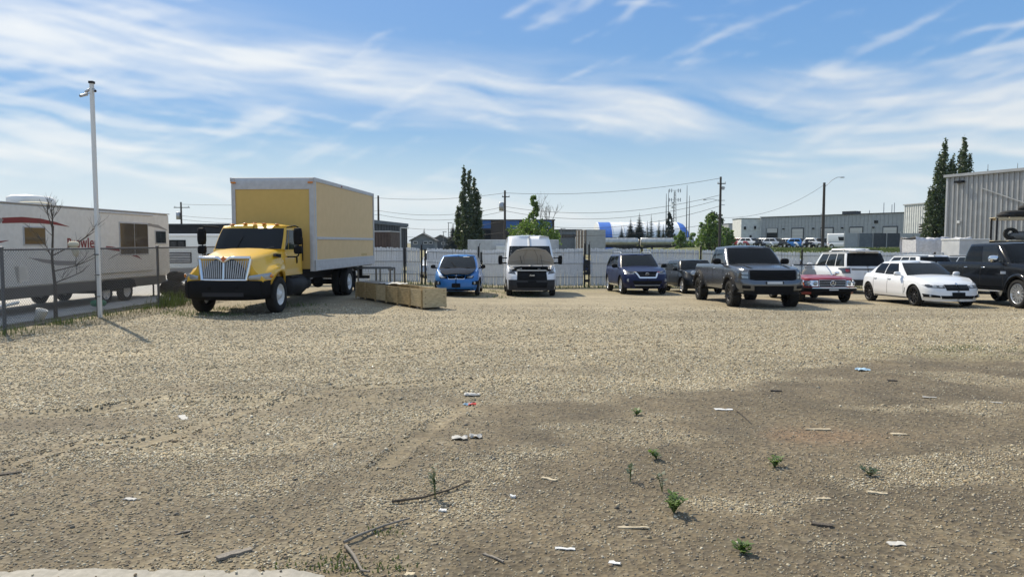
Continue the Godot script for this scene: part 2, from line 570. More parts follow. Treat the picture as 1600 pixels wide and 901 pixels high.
	grain("fabric_white", lin(0.66, 0.69, 0.72), lin(0.74, 0.77, 0.79), 0.01, 0.2, 0.6)
	mat("door_pale", lin(0.47, 0.47, 0.46), 0.6)
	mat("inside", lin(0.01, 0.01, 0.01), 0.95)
	mat("win_dark", lin(0.012, 0.015, 0.02), 0.08)
	mat("white_trim", lin(0.68, 0.68, 0.66), 0.6)
	grain("trailer_wall", lin(0.46, 0.47, 0.475), lin(0.54, 0.55, 0.555), 0.01, 0.3, 0.5)
	grain("tanker", lin(0.42, 0.41, 0.37), lin(0.56, 0.55, 0.51), 0.008, 0.3, 0.3)
	M.tanker.metallic = 0.7
	grain("pole_wood", lin(0.055, 0.045, 0.038), lin(0.09, 0.075, 0.062), 0.03, 0.8, 0.9, 1.0, Vector3(6, 1, 6))
	mat("cable", lin(0.03, 0.03, 0.032), 0.7)
	grain("tarp", lin(0.48, 0.48, 0.50), lin(0.60, 0.60, 0.62), 0.012, 0.8, 0.6, 2.0)
	mat("white_plastic", lin(0.70, 0.70, 0.67), 0.5)
	mat("foam", lin(0.62, 0.56, 0.42), 0.9)
	mat("rack_black", lin(0.01, 0.01, 0.011), 0.8)

# ---------------------------------------------------------------- ground
func steps(parts):
	var out := [parts[0][0]]
	for p in parts:
		var n := int(round((p[1] - p[0]) / p[2]))
		for i in range(1, n + 1):
			out.append(lerpf(p[0], p[1], float(i) / n))
	return out

func ground():
	var xs = steps([[-2500.0, -100.0, 800.0], [-100.0, -24.0, 19.0], [-24.0, -9.0, 0.5], [-9.0, 9.0, 0.09], [9.0, 24.0, 0.4], [24.0, 100.0, 19.0], [100.0, 2500.0, 800.0]])
	var zs = steps([[-3000.0, -200.0, 700.0], [-200.0, -60.0, 20.0], [-60.0, -19.0, 0.8], [-19.0, -12.0, 0.16], [-12.0, -3.4, 0.08], [-3.4, 6.0, 1.0], [6.0, 100.0, 47.0]])
	var nx = xs.size(); var nz = zs.size()
	var v := PackedVector3Array(); var c := PackedColorArray(); var ix := PackedInt32Array()
	for z in zs:
		for x in xs:
			v.append(Vector3(x, gy(x, z), z))
			var d: float = -z
			var k := 1.0
			var near := d < 40.0 and d > -5.0 and absf(x) < 30.0
			var col := Color(0.92, 0.92, 0.92)
			if near:
				var a := dirt(x, d)
				var n := dn.get_noise_2d(x * 2.2, d * 2.2)
				var n2 := dn.get_noise_2d(x * 0.35 + 90.0, d * 0.8)
				var n3 := dn.get_noise_2d(x * 0.12 + 33.0, d * 2.6 + x * 0.10)
				col = Color(0.79, 0.80, 0.815) * (1.0 + 0.20 * n + 0.26 * n2 + 0.34 * n3 * ss(6.0, 10.0, d))
				var dc := Color(0.355, 0.338, 0.318) * (1.0 + 0.45 * n)
				col = col.lerp(dc, a)
				if d < 17.0:
					var tk := track(x, d)
					if tk > 0.0: col = col.lerp(Color(0.73, 0.71, 0.665), tk * 0.55 * (1.0 - 0.6 * a))
				# rusty stain by the scrap stick, and mossy turf patch
				var rs := exp(-pow((x - 3.0) / 0.75, 2.0) - pow((d - 7.1) / 0.30, 2.0)) * ss(-0.25, 0.25, n)
				col = col.lerp(Color(0.52, 0.37, 0.31), rs * 0.6)
				var ms := exp(-pow((x - 8.0) / 1.6, 2.0) - pow((d - 12.7) / 0.7, 2.0)) * ss(-0.15, 0.3, n)
				col = col.lerp(Color(0.45, 0.52, 0.28), ms * 0.8)
				# ground tinted darker in a patch at the left
				var dk := exp(-pow((x + 5.0) / 1.6, 2.0) - pow((d - 7.4) / 0.55, 2.0)) * ss(-0.3, 0.2, n)
				col = col.lerp(Color(0.36, 0.35, 0.35), dk * 0.85)
				# grass thatch along the fences
				var tf := ss(29.0, 33.5, d + n * 2.0) * 0.5
				col = col.lerp(Color(0.50, 0.55, 0.28), tf * ss(-0.2, 0.3, n))
			elif d > 40.0:
				col = Color(0.62, 0.66, 0.5)
			c.append(col)
	for j in nz - 1:
		for i in nx - 1:
			var a: int = j * nx + i
			ix.append_array([a, a + 1, a + nx + 1, a, a + nx + 1, a + nx])
	var arr := []
	arr.resize(Mesh.ARRAY_MAX)
	arr[Mesh.ARRAY_VERTEX] = v; arr[Mesh.ARRAY_COLOR] = c; arr[Mesh.ARRAY_INDEX] = ix
	var am := ArrayMesh.new()
	am.add_surface_from_arrays(Mesh.PRIMITIVE_TRIANGLES, arr)
	var st := SurfaceTool.new()
	st.create_from(am, 0)
	st.generate_normals()
	struct(obj("ground", st.commit(), "gravel"))
	# concrete doorstep slab under the camera's left
	st = S()
	smooth(st)
	var sr := [[], [], [], []]
	for i in 121:
		var sx := lerpf(-4.3, -1.04, i / 120.0)
		var ez := -3.97 + gn.get_noise_2d(sx * 9.0, 1.0) * 0.03 + (0.035 * ss(0.25, 0.45, gn.get_noise_2d(sx * 16.0, 7.0)))
		if i > 112: ez += 0.012 * pow(i - 112.0, 1.5) * 0.3
		var ty := 0.072 + gn.get_noise_2d(sx * 6.0, 4.0) * 0.006
		sr[0].append(Vector3(sx, -0.1, ez - 0.004)); sr[1].append(Vector3(sx, ty - 0.014, ez)); sr[2].append(Vector3(sx, ty, ez + 0.016)); sr[3].append(Vector3(sx, 0.08, -2.2))
	grid(st, sr)
	tag(obj("concrete_slab", st, "slab"), "weathered concrete slab edge bordering the gravel beside a bleached twig", "slab")
	# paved lot beyond the chain-link fence
	st = S()
	box(st, Vector3(-26.0, -0.06, -27.0), Vector3(29.4, 0.15, 46.0), Basis(Vector3.UP, -0.055))
	struct(obj("paved_lot", st, "concrete"))

func pebble_mesh(sd: int):
	var r := RandomNumberGenerator.new()
	r.seed = sd
	var st := S()
	smooth(st)
	var rows := []
	var sc := Vector3(1.0, r.randf_range(0.36, 0.55), r.randf_range(0.7, 0.95))
	for j in 5:
		var row := []
		var th := PI * j / 4
		for i in 7:
			var ph := TAU * (i % 6) / 6 + j * 0.5
			var d := Vector3(sin(th) * cos(ph), cos(th), sin(th) * sin(ph))
			var k := 1.0 + 0.25 * sin(d.x * 3.1 + sd) * cos(d.z * 2.7 + sd * 2.0)
			if j == 0 or j == 4: d = Vector3(0, cos(th), 0)
			row.append(d * sc * k)
		rows.append(row)
	grid(st, rows)
	st.generate_normals()
	st.index()
	return st.commit()

func gravel():
	var pal := [Color(0.52, 0.43, 0.28), Color(0.41, 0.33, 0.205), Color(0.27, 0.235, 0.175), Color(0.62, 0.54, 0.39), Color(0.46, 0.35, 0.20), Color(0.17, 0.155, 0.13), Color(0.72, 0.65, 0.51), Color(0.28, 0.205, 0.13), Color(0.46, 0.40, 0.285)]
	var r := RandomNumberGenerator.new()
	r.seed = 4242
	for k in 3:
		var xf := []
		var cs := []
		for q in 78000:
			var d: float
			if q < 30000: d = sqrt(r.randf_range(3.7 * 3.7, 42.0))
			else: d = 6.4 * pow(24.0 / 6.4, r.randf())
			var x := r.randf_range(-0.76, 0.76) * (d + 0.6)
			var a := dirt(x, d)
			if r.randf() < a * 0.80: continue
			if d < 17.0 and r.randf() < track(x, d) * 0.85: continue
			if x < -10.6: continue
			var lift := 0.0
			if x < -1.0 and d < 4.06:
				if r.randf() > 0.03 or d < 3.8: continue
				lift = 0.076
			if r.randf() < ss(13.0, 24.0, d): continue
			var s := (0.0062 + 0.0085 * r.randf() * r.randf() + d * 0.00055) * (1.0 - 0.45 * a * r.randf())
			if r.randf() < 0.012: s *= 1.9
			var b := Basis.from_euler(Vector3(r.randf_range(-0.5, 0.5), r.randf() * TAU, r.randf_range(-0.5, 0.5))).scaled(Vector3.ONE * s)
			xf.append(Transform3D(b, Vector3(x, (gy(x, -d) if lift == 0.0 else lift) + s * 0.10, -d)))
			var c: Color = pal[r.randi() % pal.size()]
			cs.append((c * Color(1.0, 1.02, 1.0) * r.randf_range(0.62, 1.2)).lerp(Color(0.15, 0.127, 0.098), a * 0.5))
		var mm := MultiMesh.new()
		mm.transform_format = MultiMesh.TRANSFORM_3D
		mm.use_colors = true
		mm.mesh = pebble_mesh(5 + k * 3)
		mm.instance_count = xf.size()
		for i in xf.size():
			mm.set_instance_transform(i, xf[i])
			mm.set_instance_color(i, cs[i])
		var o := MultiMeshInstance3D.new()
		o.name = numbered("gravel_stones")
		o.multimesh = mm
		o.material_override = M.pebble
		add_child(o)
		tag(o, "loose tan and grey gravel stones strewn over the yard", "gravel", "loose gravel")
		o.set_meta("kind", "stuff")
# ---------------------------------------------------------------- car building kit
# local axes of a vehicle: +z is its nose, y up, x across
func lp(arr, t) -> float:
	if t <= arr[0][0]: return arr[0][1]
	for i in range(1, arr.size()):
		if t <= arr[i][0]:
			return lerpf(arr[i - 1][1], arr[i][1], (t - arr[i - 1][0]) / (arr[i][0] - arr[i - 1][0]))
	return arr[-1][1]

func plan_z(c, x) -> float:
	return c.a * pow(maxf(0.0, 1.0 - pow(minf(1.0, absf(x) / c.b), c.m)), 1.0 / c.n)
func plan_x(c, z) -> float:
	return c.b * pow(maxf(0.0, 1.0 - pow(minf(1.0, absf(z) / c.a), c.n)), 1.0 / c.m)

func ybot(c, z) -> float:
	var y: float = c.sill
	if z > c.wz[0]: y = lerpf(c.sill, c.fb, clampf((z - c.wz[0]) / (c.a - c.wz[0]), 0, 1))
	elif z < c.wz[1]: y = lerpf(c.sill, c.rb, clampf((c.wz[1] - z) / (c.a + c.wz[1]), 0, 1))
	for zw in c.wz:
		var dz = absf(z - zw)
		if dz < c.R: y = maxf(y, c.ry + sqrt(c.R * c.R - dz * dz))
	return y
func vabs(c, z, y) -> float:
	return clampf((y - c.sill) / (lp(c.top, z) - c.sill), 0.0, 1.0)

func front_pt(c, x, y) -> Vector3:
	var x0 = clampf(x, -c.b * 0.985, c.b * 0.985)
	var z0 = plan_z(c, x0)
	var v = vabs(c, z0, y)
	x0 = clampf(x / (1.0 - lp(c.os, v) / c.b), -c.b * 0.995, c.b * 0.995)
	z0 = plan_z(c, x0)
	return Vector3(x, y, z0 - lp(c.of, v))
func rear_pt(c, x, y) -> Vector3:
	var x0 = clampf(x, -c.b * 0.985, c.b * 0.985)
	var z0 = -plan_z(c, x0)
	var v = vabs(c, z0, y)
	x0 = clampf(x / (1.0 - lp(c.os, v) / c.b), -c.b * 0.995, c.b * 0.995)
	z0 = -plan_z(c, x0)
	return Vector3(x, y, z0 + lp(c.orr, v))
func side_pt(c, z, y, s) -> Vector3:
	var v = vabs(c, z, y)
	return Vector3(plan_x(c, z) * (1.0 - lp(c.os, v) / c.b) * s, y, z)
func top_pt(c, z, f) -> Vector3:
	var x = plan_x(c, z) * (1.0 - lp(c.os, 1.0) / c.b)
	var y = lp(c.top, z) + lp(c.crown, z) * (1.0 - f * f)
	return Vector3(x * f, y, z)

func car_shell(c, nm, m, parent):
	var st = S()
	smooth(st)
	var out = []
	for i in 13:
		var x: float = c.b * 0.86 * i / 12.0
		out.append([x, plan_z(c, x)])
	var ze: float = plan_z(c, c.b * 0.86)
	var ns = int(2.0 * ze / 0.045)
	for i in range(1, ns):
		var z = lerpf(ze, -ze, float(i) / ns)
		out.append([plan_x(c, z), z])
	for i in 13:
		var x: float = c.b * 0.86 * (12 - i) / 12.0
		out.append([x, -plan_z(c, x)])
	var vs = [0.0, 0.06, 0.14, 0.24, 0.34, 0.44, 0.54, 0.64, 0.74, 0.83, 0.90, 0.95, 0.985, 1.0]
	for s in [1.0, -1.0]:
		var rows = []
		for v in vs:
			var row = []
			for o in out:
				var yb = ybot(c, o[1]); var yt = lp(c.top, o[1])
				var y = lerpf(yb, yt, v)
				var va = vabs(c, o[1], y)
				var off = lp(c.of, va) if o[1] > 0 else lp(c.orr, va)
				var fz: float = ss(0.55, 0.9, absf(o[1]) / c.a)
				row.append(Vector3(o[0] * (1.0 - lp(c.os, va) / c.b) * s, y, o[1] - off * fz * signf(o[1])))
			rows.append(row)
		grid(st, rows)
	# top skin
	var cols = [1.0, 0.97, 0.9, 0.75, 0.5, 0.25, 0.0, -0.25, -0.5, -0.75, -0.9, -0.97, -1.0]
	if c.has("cols"): cols = c.cols
	var rows2 = []
	for o in out:
		var yt = lp(c.top, o[1])
		var off = lp(c.of, 1.0) if o[1] > 0 else lp(c.orr, 1.0)
		var fz: float = ss(0.55, 0.9, absf(o[1]) / c.a)
		var z: float = o[1] - off * fz * signf(o[1])
		var row = []
		for f in cols:
			var y: float = yt + lp(c.crown, o[1]) * (1.0 - f * f)
			if c.has("dip"): y += c.dip.call(z, f)
			row.append(Vector3(o[0] * (1.0 - lp(c.os, 1.0) / c.b) * f, y, z))
		rows2.append(row)
	grid(st, rows2)
	var o = obj(nm, st, m, parent)
	# dark floor and wheel wells
	var u = S()
	box(u, Vector3(0, (c.sill + c.ry + c.R) * 0.5 - 0.02, 0), Vector3(c.b * 1.36, c.ry + c.R - c.sill, c.a * 1.80))
	obj("underbody", u, "under", parent)
	return o

# a patch bent over a surface: fn(u, v) -> point, u and v in 0..1
func patch(st, fn: Callable, e: float, inside: Vector3, nu := 8, nv := 6, depth := 0.03):
	var P = []
	for j in nv + 1:
		var row = []
		for i in nu + 1:
			row.append(fn.call(float(i) / nu, float(j) / nv))
		P.append(row)
	var top = []; var bot = []
	for j in nv + 1:
		var r1 = []; var r2 = []
		for i in nu + 1:
			var du: Vector3 = P[j][mini(i + 1, nu)] - P[j][maxi(i - 1, 0)]
			var dv: Vector3 = P[mini(j + 1, nv)][i] - P[maxi(j - 1, 0)][i]
			var n = du.cross(dv).normalized()
			if n.dot(P[j][i] - inside) < 0.0: n = -n
			r1.append(P[j][i] + n * e)
			r2.append(P[j][i] + n * (e - depth))
		top.append(r1); bot.append(r2)
	smooth(st)
	grid(st, top)
	flat(st)
	for i in nu:
		quad(st, top[0][i], top[0][i + 1], bot[0][i + 1], bot[0][i])
		quad(st, top[nv][i + 1], top[nv][i], bot[nv][i], bot[nv][i + 1])
	for j in nv:
		quad(st, top[j + 1][0], top[j][0], bot[j][0], bot[j + 1][0])
		quad(st, top[j][nu], top[j + 1][nu], bot[j + 1][nu], bot[j][nu])
	smooth(st)

func bil(q, u, v) -> Vector2:
	return (q[0] as Vector2).lerp(q[1], u).lerp((q[3] as Vector2).lerp(q[2], u), v)

# q: four corners bl, br, tr, tl as [x, y] on the nose / tail, or [z, y] on the flank
func qv(q):
	var o = []
	for p in q: o.append(Vector2(p[0], p[1]))
	return o
func on_front(c, nm, q, e, m, parent, nu := 8, nv := 5):
	var st = S()
	var k = qv(q)
	patch(st, func(u, v): var p = bil(k, u, v); return front_pt(c, p.x, p.y), e, Vector3(0, 0.5, 0), nu, nv)
	return obj(nm, st, m, parent)
func on_rear(c, nm, q, e, m, parent, nu := 8, nv := 5):
	var st = S()
	var k = qv(q)
	patch(st, func(u, v): var p = bil(k, u, v); return rear_pt(c, p.x, p.y), e, Vector3(0, 0.5, 0), nu, nv)
	return obj(nm, st, m, parent)
func on_side(c, nm, q, e, s, m, parent, nu := 8, nv := 4):
	var st = S()
	var k = qv(q)
	patch(st, func(u, v): var p = bil(k, u, v); return side_pt(c, p.x, p.y, s), e, Vector3(0, 0.5, 0), nu, nv, 0.01)
	return obj(nm, st, m, parent)
func on_top(c, nm, q, e, m, parent, nu := 8, nv := 5):
	var st = S()
	var k = qv(q)   # [f, z]
	patch(st, func(u, v): var p = bil(k, u, v); return top_pt(c, p.y, p.x), e, Vector3(0, 0.2, 0), nu, nv, 0.012)
	return obj(nm, st, m, parent)

# greenhouse: base and roof rings
func g_at(g, v):
	var t: float = v
	var bul: float = g.get("bulge", 0.03) * 4.0 * v * (1.0 - v)
	return [lerpf(g.zf0, g.zf1, t) + bul * 0.8, lerpf(g.zr0, g.zr1, t) - bul * 0.6, lerpf(g.wb, g.wt, t) + bul, lerpf(g.yb, g.yt, v)]
func g_front(g, u, v) -> Vector3:
	var r = g_at(g, v)
	var az: float = (r[0] - r[1]) * 0.5
	return Vector3(u * r[2], r[3], (r[0] + r[1]) * 0.5 + az * pow(maxf(0.0, 1.0 - pow(absf(u), g.m)), 1.0 / g.n))
func g_rear(g, u, v) -> Vector3:
	var r = g_at(g, v)
	var az: float = (r[0] - r[1]) * 0.5
	return Vector3(u * r[2], r[3], (r[0] + r[1]) * 0.5 - az * pow(maxf(0.0, 1.0 - pow(absf(u), g.m)), 1.0 / g.n))
func g_side(g, t, v, s) -> Vector3:
	var r = g_at(g, v)
	var az: float = (r[0] - r[1]) * 0.5
	var k: float = 1.0 - 2.0 * t
	return Vector3(s * r[2] * pow(maxf(0.0, 1.0 - pow(absf(k), g.n)), 1.0 / g.m), r[3], (r[0] + r[1]) * 0.5 + az * k)

func greenhouse(g, nm, m, parent):
	var st = S()
	smooth(st)
	var ring = []   # [kind, value]
	for i in 9: ring.append([0, 0.92 * i / 8.0])
	for i in range(1, 24): ring.append([1, lerpf(0.025, 0.975, i / 24.0)])
	for i in 9: ring.append([2, 0.92 * (8 - i) / 8.0])
	for s in [1.0, -1.0]:
		var rows = []
		for j in 9:
			var v = j / 8.0
			var row = []
			for k in ring:
				if k[0] == 0: row.append(g_front(g, k[1] * s, v))
				elif k[0] == 1: row.append(g_side(g, k[1], v, s))
				else: row.append(g_rear(g, k[1] * s, v))
			rows.append(row)
		grid(st, rows)
	var rows2 = []
	var zc: float = (g.zf1 + g.zr1) * 0.5
	var az: float = (g.zf1 - g.zr1) * 0.5
	for k in ring:
		var p: Vector3
		if k[0] == 0: p = g_front(g, k[1], 1.0)
		elif k[0] == 1: p = g_side(g, k[1], 1.0, 1.0)
		else: p = g_rear(g, k[1], 1.0)
		var row = []
		var q: float = clampf((p.z - zc) / az, -1, 1)
		for f in [1.0, 0.96, 0.88, 0.7, 0.4, 0.0, -0.4, -0.7, -0.88, -0.96, -1.0]:
			row.append(Vector3(p.x * f, p.y + g.crown * (1.0 - pow(absf(f), 2.4)) * (1.0 - pow(absf(q), 3.0) * 0.9) , p.z))
		rows2.append(row)
	grid(st, rows2)
	return obj(nm, st, m, parent)

func roof_y(g, x, z) -> float:
	var zc: float = (g.zf1 + g.zr1) * 0.5
	var az: float = (g.zf1 - g.zr1) * 0.5
	return g.yt + g.crown * (1.0 - pow(minf(1.0, absf(x) / g.wt), 2.4)) * (1.0 - pow(minf(1.0, absf((z - zc) / az)), 3.0) * 0.9)

# windows: u/t limits at the sill (a, b) and at the header (c, d)
func win_front(g, nm, a, v0, v1, m, parent, e := 0.004, a1 := -1.0):
	var st = S()
	if a1 < 0: a1 = a
	patch(st, func(u, v): return g_front(g, lerpf(-1, 1, u) * lerpf(a, a1, v), lerpf(v0, v1, v)), e, Vector3(0, g.yb - 0.5, (g.zf0 + g.zr0) * 0.5), 14, 6, 0.012)
	return obj(nm, st, m, parent)
func win_rear(g, nm, a, v0, v1, m, parent, e := 0.004, a1 := -1.0):
	var st = S()
	if a1 < 0: a1 = a
	patch(st, func(u, v): return g_rear(g, lerpf(-1, 1, u) * lerpf(a, a1, v), lerpf(v0, v1, v)), e, Vector3(0, g.yb - 0.5, (g.zf0 + g.zr0) * 0.5), 14, 6, 0.012)
	return obj(nm, st, m, parent)
func win_side(g, nm, s, a, b, c, d, v0, v1, m, parent, e := 0.004):
	var st = S()
	patch(st, func(u, v): return g_side(g, lerpf(lerpf(a, c, v), lerpf(b, d, v), u), lerpf(v0, v1, v), s), e, Vector3(0, g.yb, (g.zf0 + g.zr0) * 0.5), 8, 5, 0.012)
	return obj(nm, st, m, parent)

var wheel_cache = {}
func wheel(parent, pos: Vector3, s: float, r: float, w: float, rr: float, style: String, rim):
	var key = "%s_%s_%s_%s" % [r, w, rr, style]
	if not wheel_cache.has(key):
		var t = S()
		var h = w * 0.5
		var prof = [[-h * 0.8, rr], [-h * 0.96, rr + 0.012], [-h, lerpf(rr, r, 0.5)], [-h * 0.9, r - 0.022], [-h * 0.72, r - 0.004], [-h * 0.35, r], [h * 0.35, r], [h * 0.72, r - 0.004], [h * 0.9, r - 0.022], [h, lerpf(rr, r, 0.5)], [h * 0.96, rr + 0.012], [h * 0.8, rr]]
		lathe(t, prof, 36, Transform3D.IDENTITY)
		if style == "mud":
			for i in 30:
				var a = TAU * i / 30.0
				var bs = Basis(Vector3.RIGHT, a)
				for q in [-1, 1]:
					box(t, bs * Vector3(q * h * 0.62, r + 0.004, 0) , Vector3(h * 0.7, 0.018, r * 0.12), bs * Basis(Vector3.UP, 0.4 * q))
		t.generate_normals(); t.index()
		var q = S()
		# rim lip and barrel
		lathe(q, [[h * 0.82, rr + 0.004], [h * 0.90, rr - 0.006], [h * 0.80, rr - 0.022], [-h * 0.3, rr - 0.03]], 32, Transform3D.IDENTITY)
		if style == "truck":
			lathe(q, [[h * 0.62, rr - 0.03], [h * 0.30, rr * 0.80], [h * 0.10, rr * 0.55], [h * 0.55, rr * 0.5], [h * 0.60, rr * 0.36], [h * 0.95, rr * 0.32], [h * 1.0, 0.0]], 28, Transform3D.IDENTITY)
			for i in 8:
				var a = TAU * i / 8.0
				rbox(q, Vector3(h * 0.62, cos(a) * rr * 0.43, sin(a) * rr * 0.43), Vector3(0.05, 0.035, 0.035), 3.0, Basis.IDENTITY, 6, 4)
		else:
			lathe(q, [[-h * 0.1, rr - 0.028], [-h * 0.12, 0.0]], 24, Transform3D.IDENTITY)
			var n = {"five": 5, "mesh": 10, "many": 14, "mud": 8, "classic": 12, "camper": 5}.get(style, 5) as int
			for i in n:
				var bs = Basis(Vector3.RIGHT, TAU * i / n)
				var sw: float = rr * (1.15 / n + 0.04) * (1.6 if n <= 5 else 1.0)
				var y0 = rr * 0.15; var y1 = rr - 0.015
				# tapered, dished spoke
				var A = [Vector3(h * 0.62, y0, -sw * 0.75), Vector3(h * 0.62, y0, sw * 0.75), Vector3(h * 0.80, y1, sw * 0.5), Vector3(h * 0.80, y1, -sw * 0.5)]
				flat(q)
				quad(q, bs * A[0], bs * A[1], bs * A[2], bs * A[3])
				var dp = Vector3(-0.03, 0, 0)
				for e in 4:
					quad(q, bs * A[e], bs * (A[e] + dp), bs * (A[(e + 1) % 4] + dp), bs * A[(e + 1) % 4])
			lathe(q, [[h * 0.55, rr * 0.24], [h * 0.70, rr * 0.21], [h * 0.74, rr * 0.1], [h * 0.74, 0.0]], 16, Transform3D.IDENTITY)
		q.generate_normals(); q.index()
		wheel_cache[key] = [t.commit(), q.commit()]
	var o = obj("wheel", wheel_cache[key][0], "rubber", parent)
	o.transform = Transform3D(Basis(Vector3.UP, 0.0 if s > 0 else PI), pos)
	obj("rim", wheel_cache[key][1], rim, o)
	return o

func wheels(c, parent, style, rim, w := 0.21, rr := -1.0, inset := 0.03):
	if rr < 0: rr = c.ry * 0.66
	for z in c.wz:
		for s in [1.0, -1.0]:
			var x = plan_x(c, z) * (1.0 - lp(c.os, 0.3) / c.b)
			wheel(parent, Vector3(s * (x - inset - w * 0.5), c.ry, z), s, c.ry, w, rr, style, rim)

func mirror(parent, c, s, z, y, x, m, size := Vector3(0.20, 0.13, 0.10)):
	var st = S()
	rbox(st, Vector3(s * (x + size.x * 0.55), y, z), size, 3.2)
	tube(st, [Vector3(s * (x - 0.06), y - size.y * 0.45, z), Vector3(s * (x + size.x * 0.3), y - size.y * 0.3, z)], 0.022)
	return obj("side_mirror", st, m, parent)

func disc(st, c: Vector3, r: float, t: float, n := 20, dir := Vector3(0, 0, 1)):
	var x = dir.normalized()
	var up = Vector3.UP if absf(x.y) < 0.9 else Vector3.RIGHT
	var y = (up - x * up.dot(x)).normalized()
	lathe(st, [[0.0, r], [t * 0.7, r], [t, r * 0.9], [t, 0.0]], n, Transform3D(Basis(x, y, x.cross(y)), c))

func ring(st, c: Vector3, r: float, tr: float, n := 20, sx := 1.0):
	var pts = []
	smooth(st)
	var rows = []
	for i in n + 1:
		var a = TAU * (i % n) / n
		var row = []
		for j in 7:
			var b = TAU * (j % 6) / 6
			var rr = r + tr * cos(b)
			row.append(c + Vector3(cos(a) * rr * sx, sin(a) * rr, tr * sin(b)))
		rows.append(row)
	grid(st, rows)

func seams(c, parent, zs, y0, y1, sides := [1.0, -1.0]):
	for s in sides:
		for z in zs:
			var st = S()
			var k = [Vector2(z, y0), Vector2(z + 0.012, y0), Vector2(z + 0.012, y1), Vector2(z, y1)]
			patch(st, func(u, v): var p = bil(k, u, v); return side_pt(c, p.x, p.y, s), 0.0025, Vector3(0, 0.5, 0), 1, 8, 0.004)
			obj("door_seam", st, "seam", parent)  # flush dark strip, paints the shade of a door gap
func handles(c, parent, zs, y, m, sides := [1.0, -1.0]):
	for s in sides:
		for z in zs:
			var st = S()
			var p = side_pt(c, z, y, s)
			rbox(st, p + Vector3(s * 0.012, 0, 0), Vector3(0.04, 0.032, 0.19), 4.0)
			obj("door_handle", st, m, parent)
func wipers(g, parent, us, m = "black_plastic"):
	for u in us:
		var st = S()
		var a = g_front(g, u[0], 0.02) + Vector3(0, 0.012, 0.025)
		var b = g_front(g, u[1], u[2]) + Vector3(0, 0.012, 0.025)
		var md = g_front(g, lerpf(u[0], u[1], 0.5), u[2] * 0.5) + Vector3(0, 0.012, 0.028)
		tube(st, [a, md, b], 0.011, 0.008, 5)
		obj("wiper", st, m, parent)

func car_basis(yaw := 0.0, x := 5.0) -> Basis:
	return Basis(Vector3.RIGHT, -SLOPE * ss(-6.0, 1.0, x)) * Basis(Vector3.UP, yaw)
# ---------------------------------------------------------------- the parked cars
func place(nm, label, cat, x, d, yaw = 0.0, group = "vehicles parked in a row along the slatted fence") -> Node3D:
	return thing(nm, label, cat, Vector3(x, base_h(x, -d), -d), car_basis(yaw, x), group)

func kidneys(c, o, y0, y1, x0, x1, mr = "chrome"):
	for s in [1.0, -1.0]:
		on_front(c, "grille_surround", [[s * (x0 - 0.02), y0 - 0.02], [s * (x1 + 0.015), y0 - 0.02], [s * (x1 + 0.035), y1 + 0.02], [s * (x0 - 0.02), y1 + 0.02]], 0.012, mr, o)
		var g = on_front(c, "grille", [[s * x0, y0], [s * x1, y0], [s * (x1 + 0.015), y1], [s * x0, y1]], 0.017, "black_gloss", o)
		var st = S()
		for i in 7:
			var x = lerpf(x0 + 0.02, x1 - 0.01, i / 6.0)
			var p = front_pt(c, s * x, y0); var q = front_pt(c, s * x, y1)
			bar(st, p + Vector3(0, 0.01, 0.02), q + Vector3(0, -0.01, 0.02), 0.007, 0.008)
		obj("grille_bars", st, "black_plastic", g)

func roundel(o, p: Vector3, r: float, dir := Vector3(0, 0.25, 1)):
	var st = S()
	disc(st, p, r, 0.008, 20, dir)
	var e = obj("emblem", st, "chrome", o)
	var x = dir.normalized()
	var y = (Vector3.UP - x * x.y).normalized()
	var zz = x.cross(y)
	for q in 4:
		var t = S()
		flat(t)
		for i in 4:
			var a0 = PI * 0.5 * q + PI * 0.5 * i / 4.0; var a1 = a0 + PI * 0.125
			tri(t, p + x * 0.0095, p + x * 0.0095 + (y * cos(a0) + zz * sin(a0)) * r * 0.66, p + x * 0.0095 + (y * cos(a1) + zz * sin(a1)) * r * 0.66)
		obj("emblem_quarter", t, "paint_blue" if q % 2 == 0 else "paint_white", e)

func cars():
	small_blue()
	white_van()
	navy_suv()
	black_hatch()
	grey_pickup()
	red_roadster()
	white_sedan()
	black_pickup()
	rear_suvs()

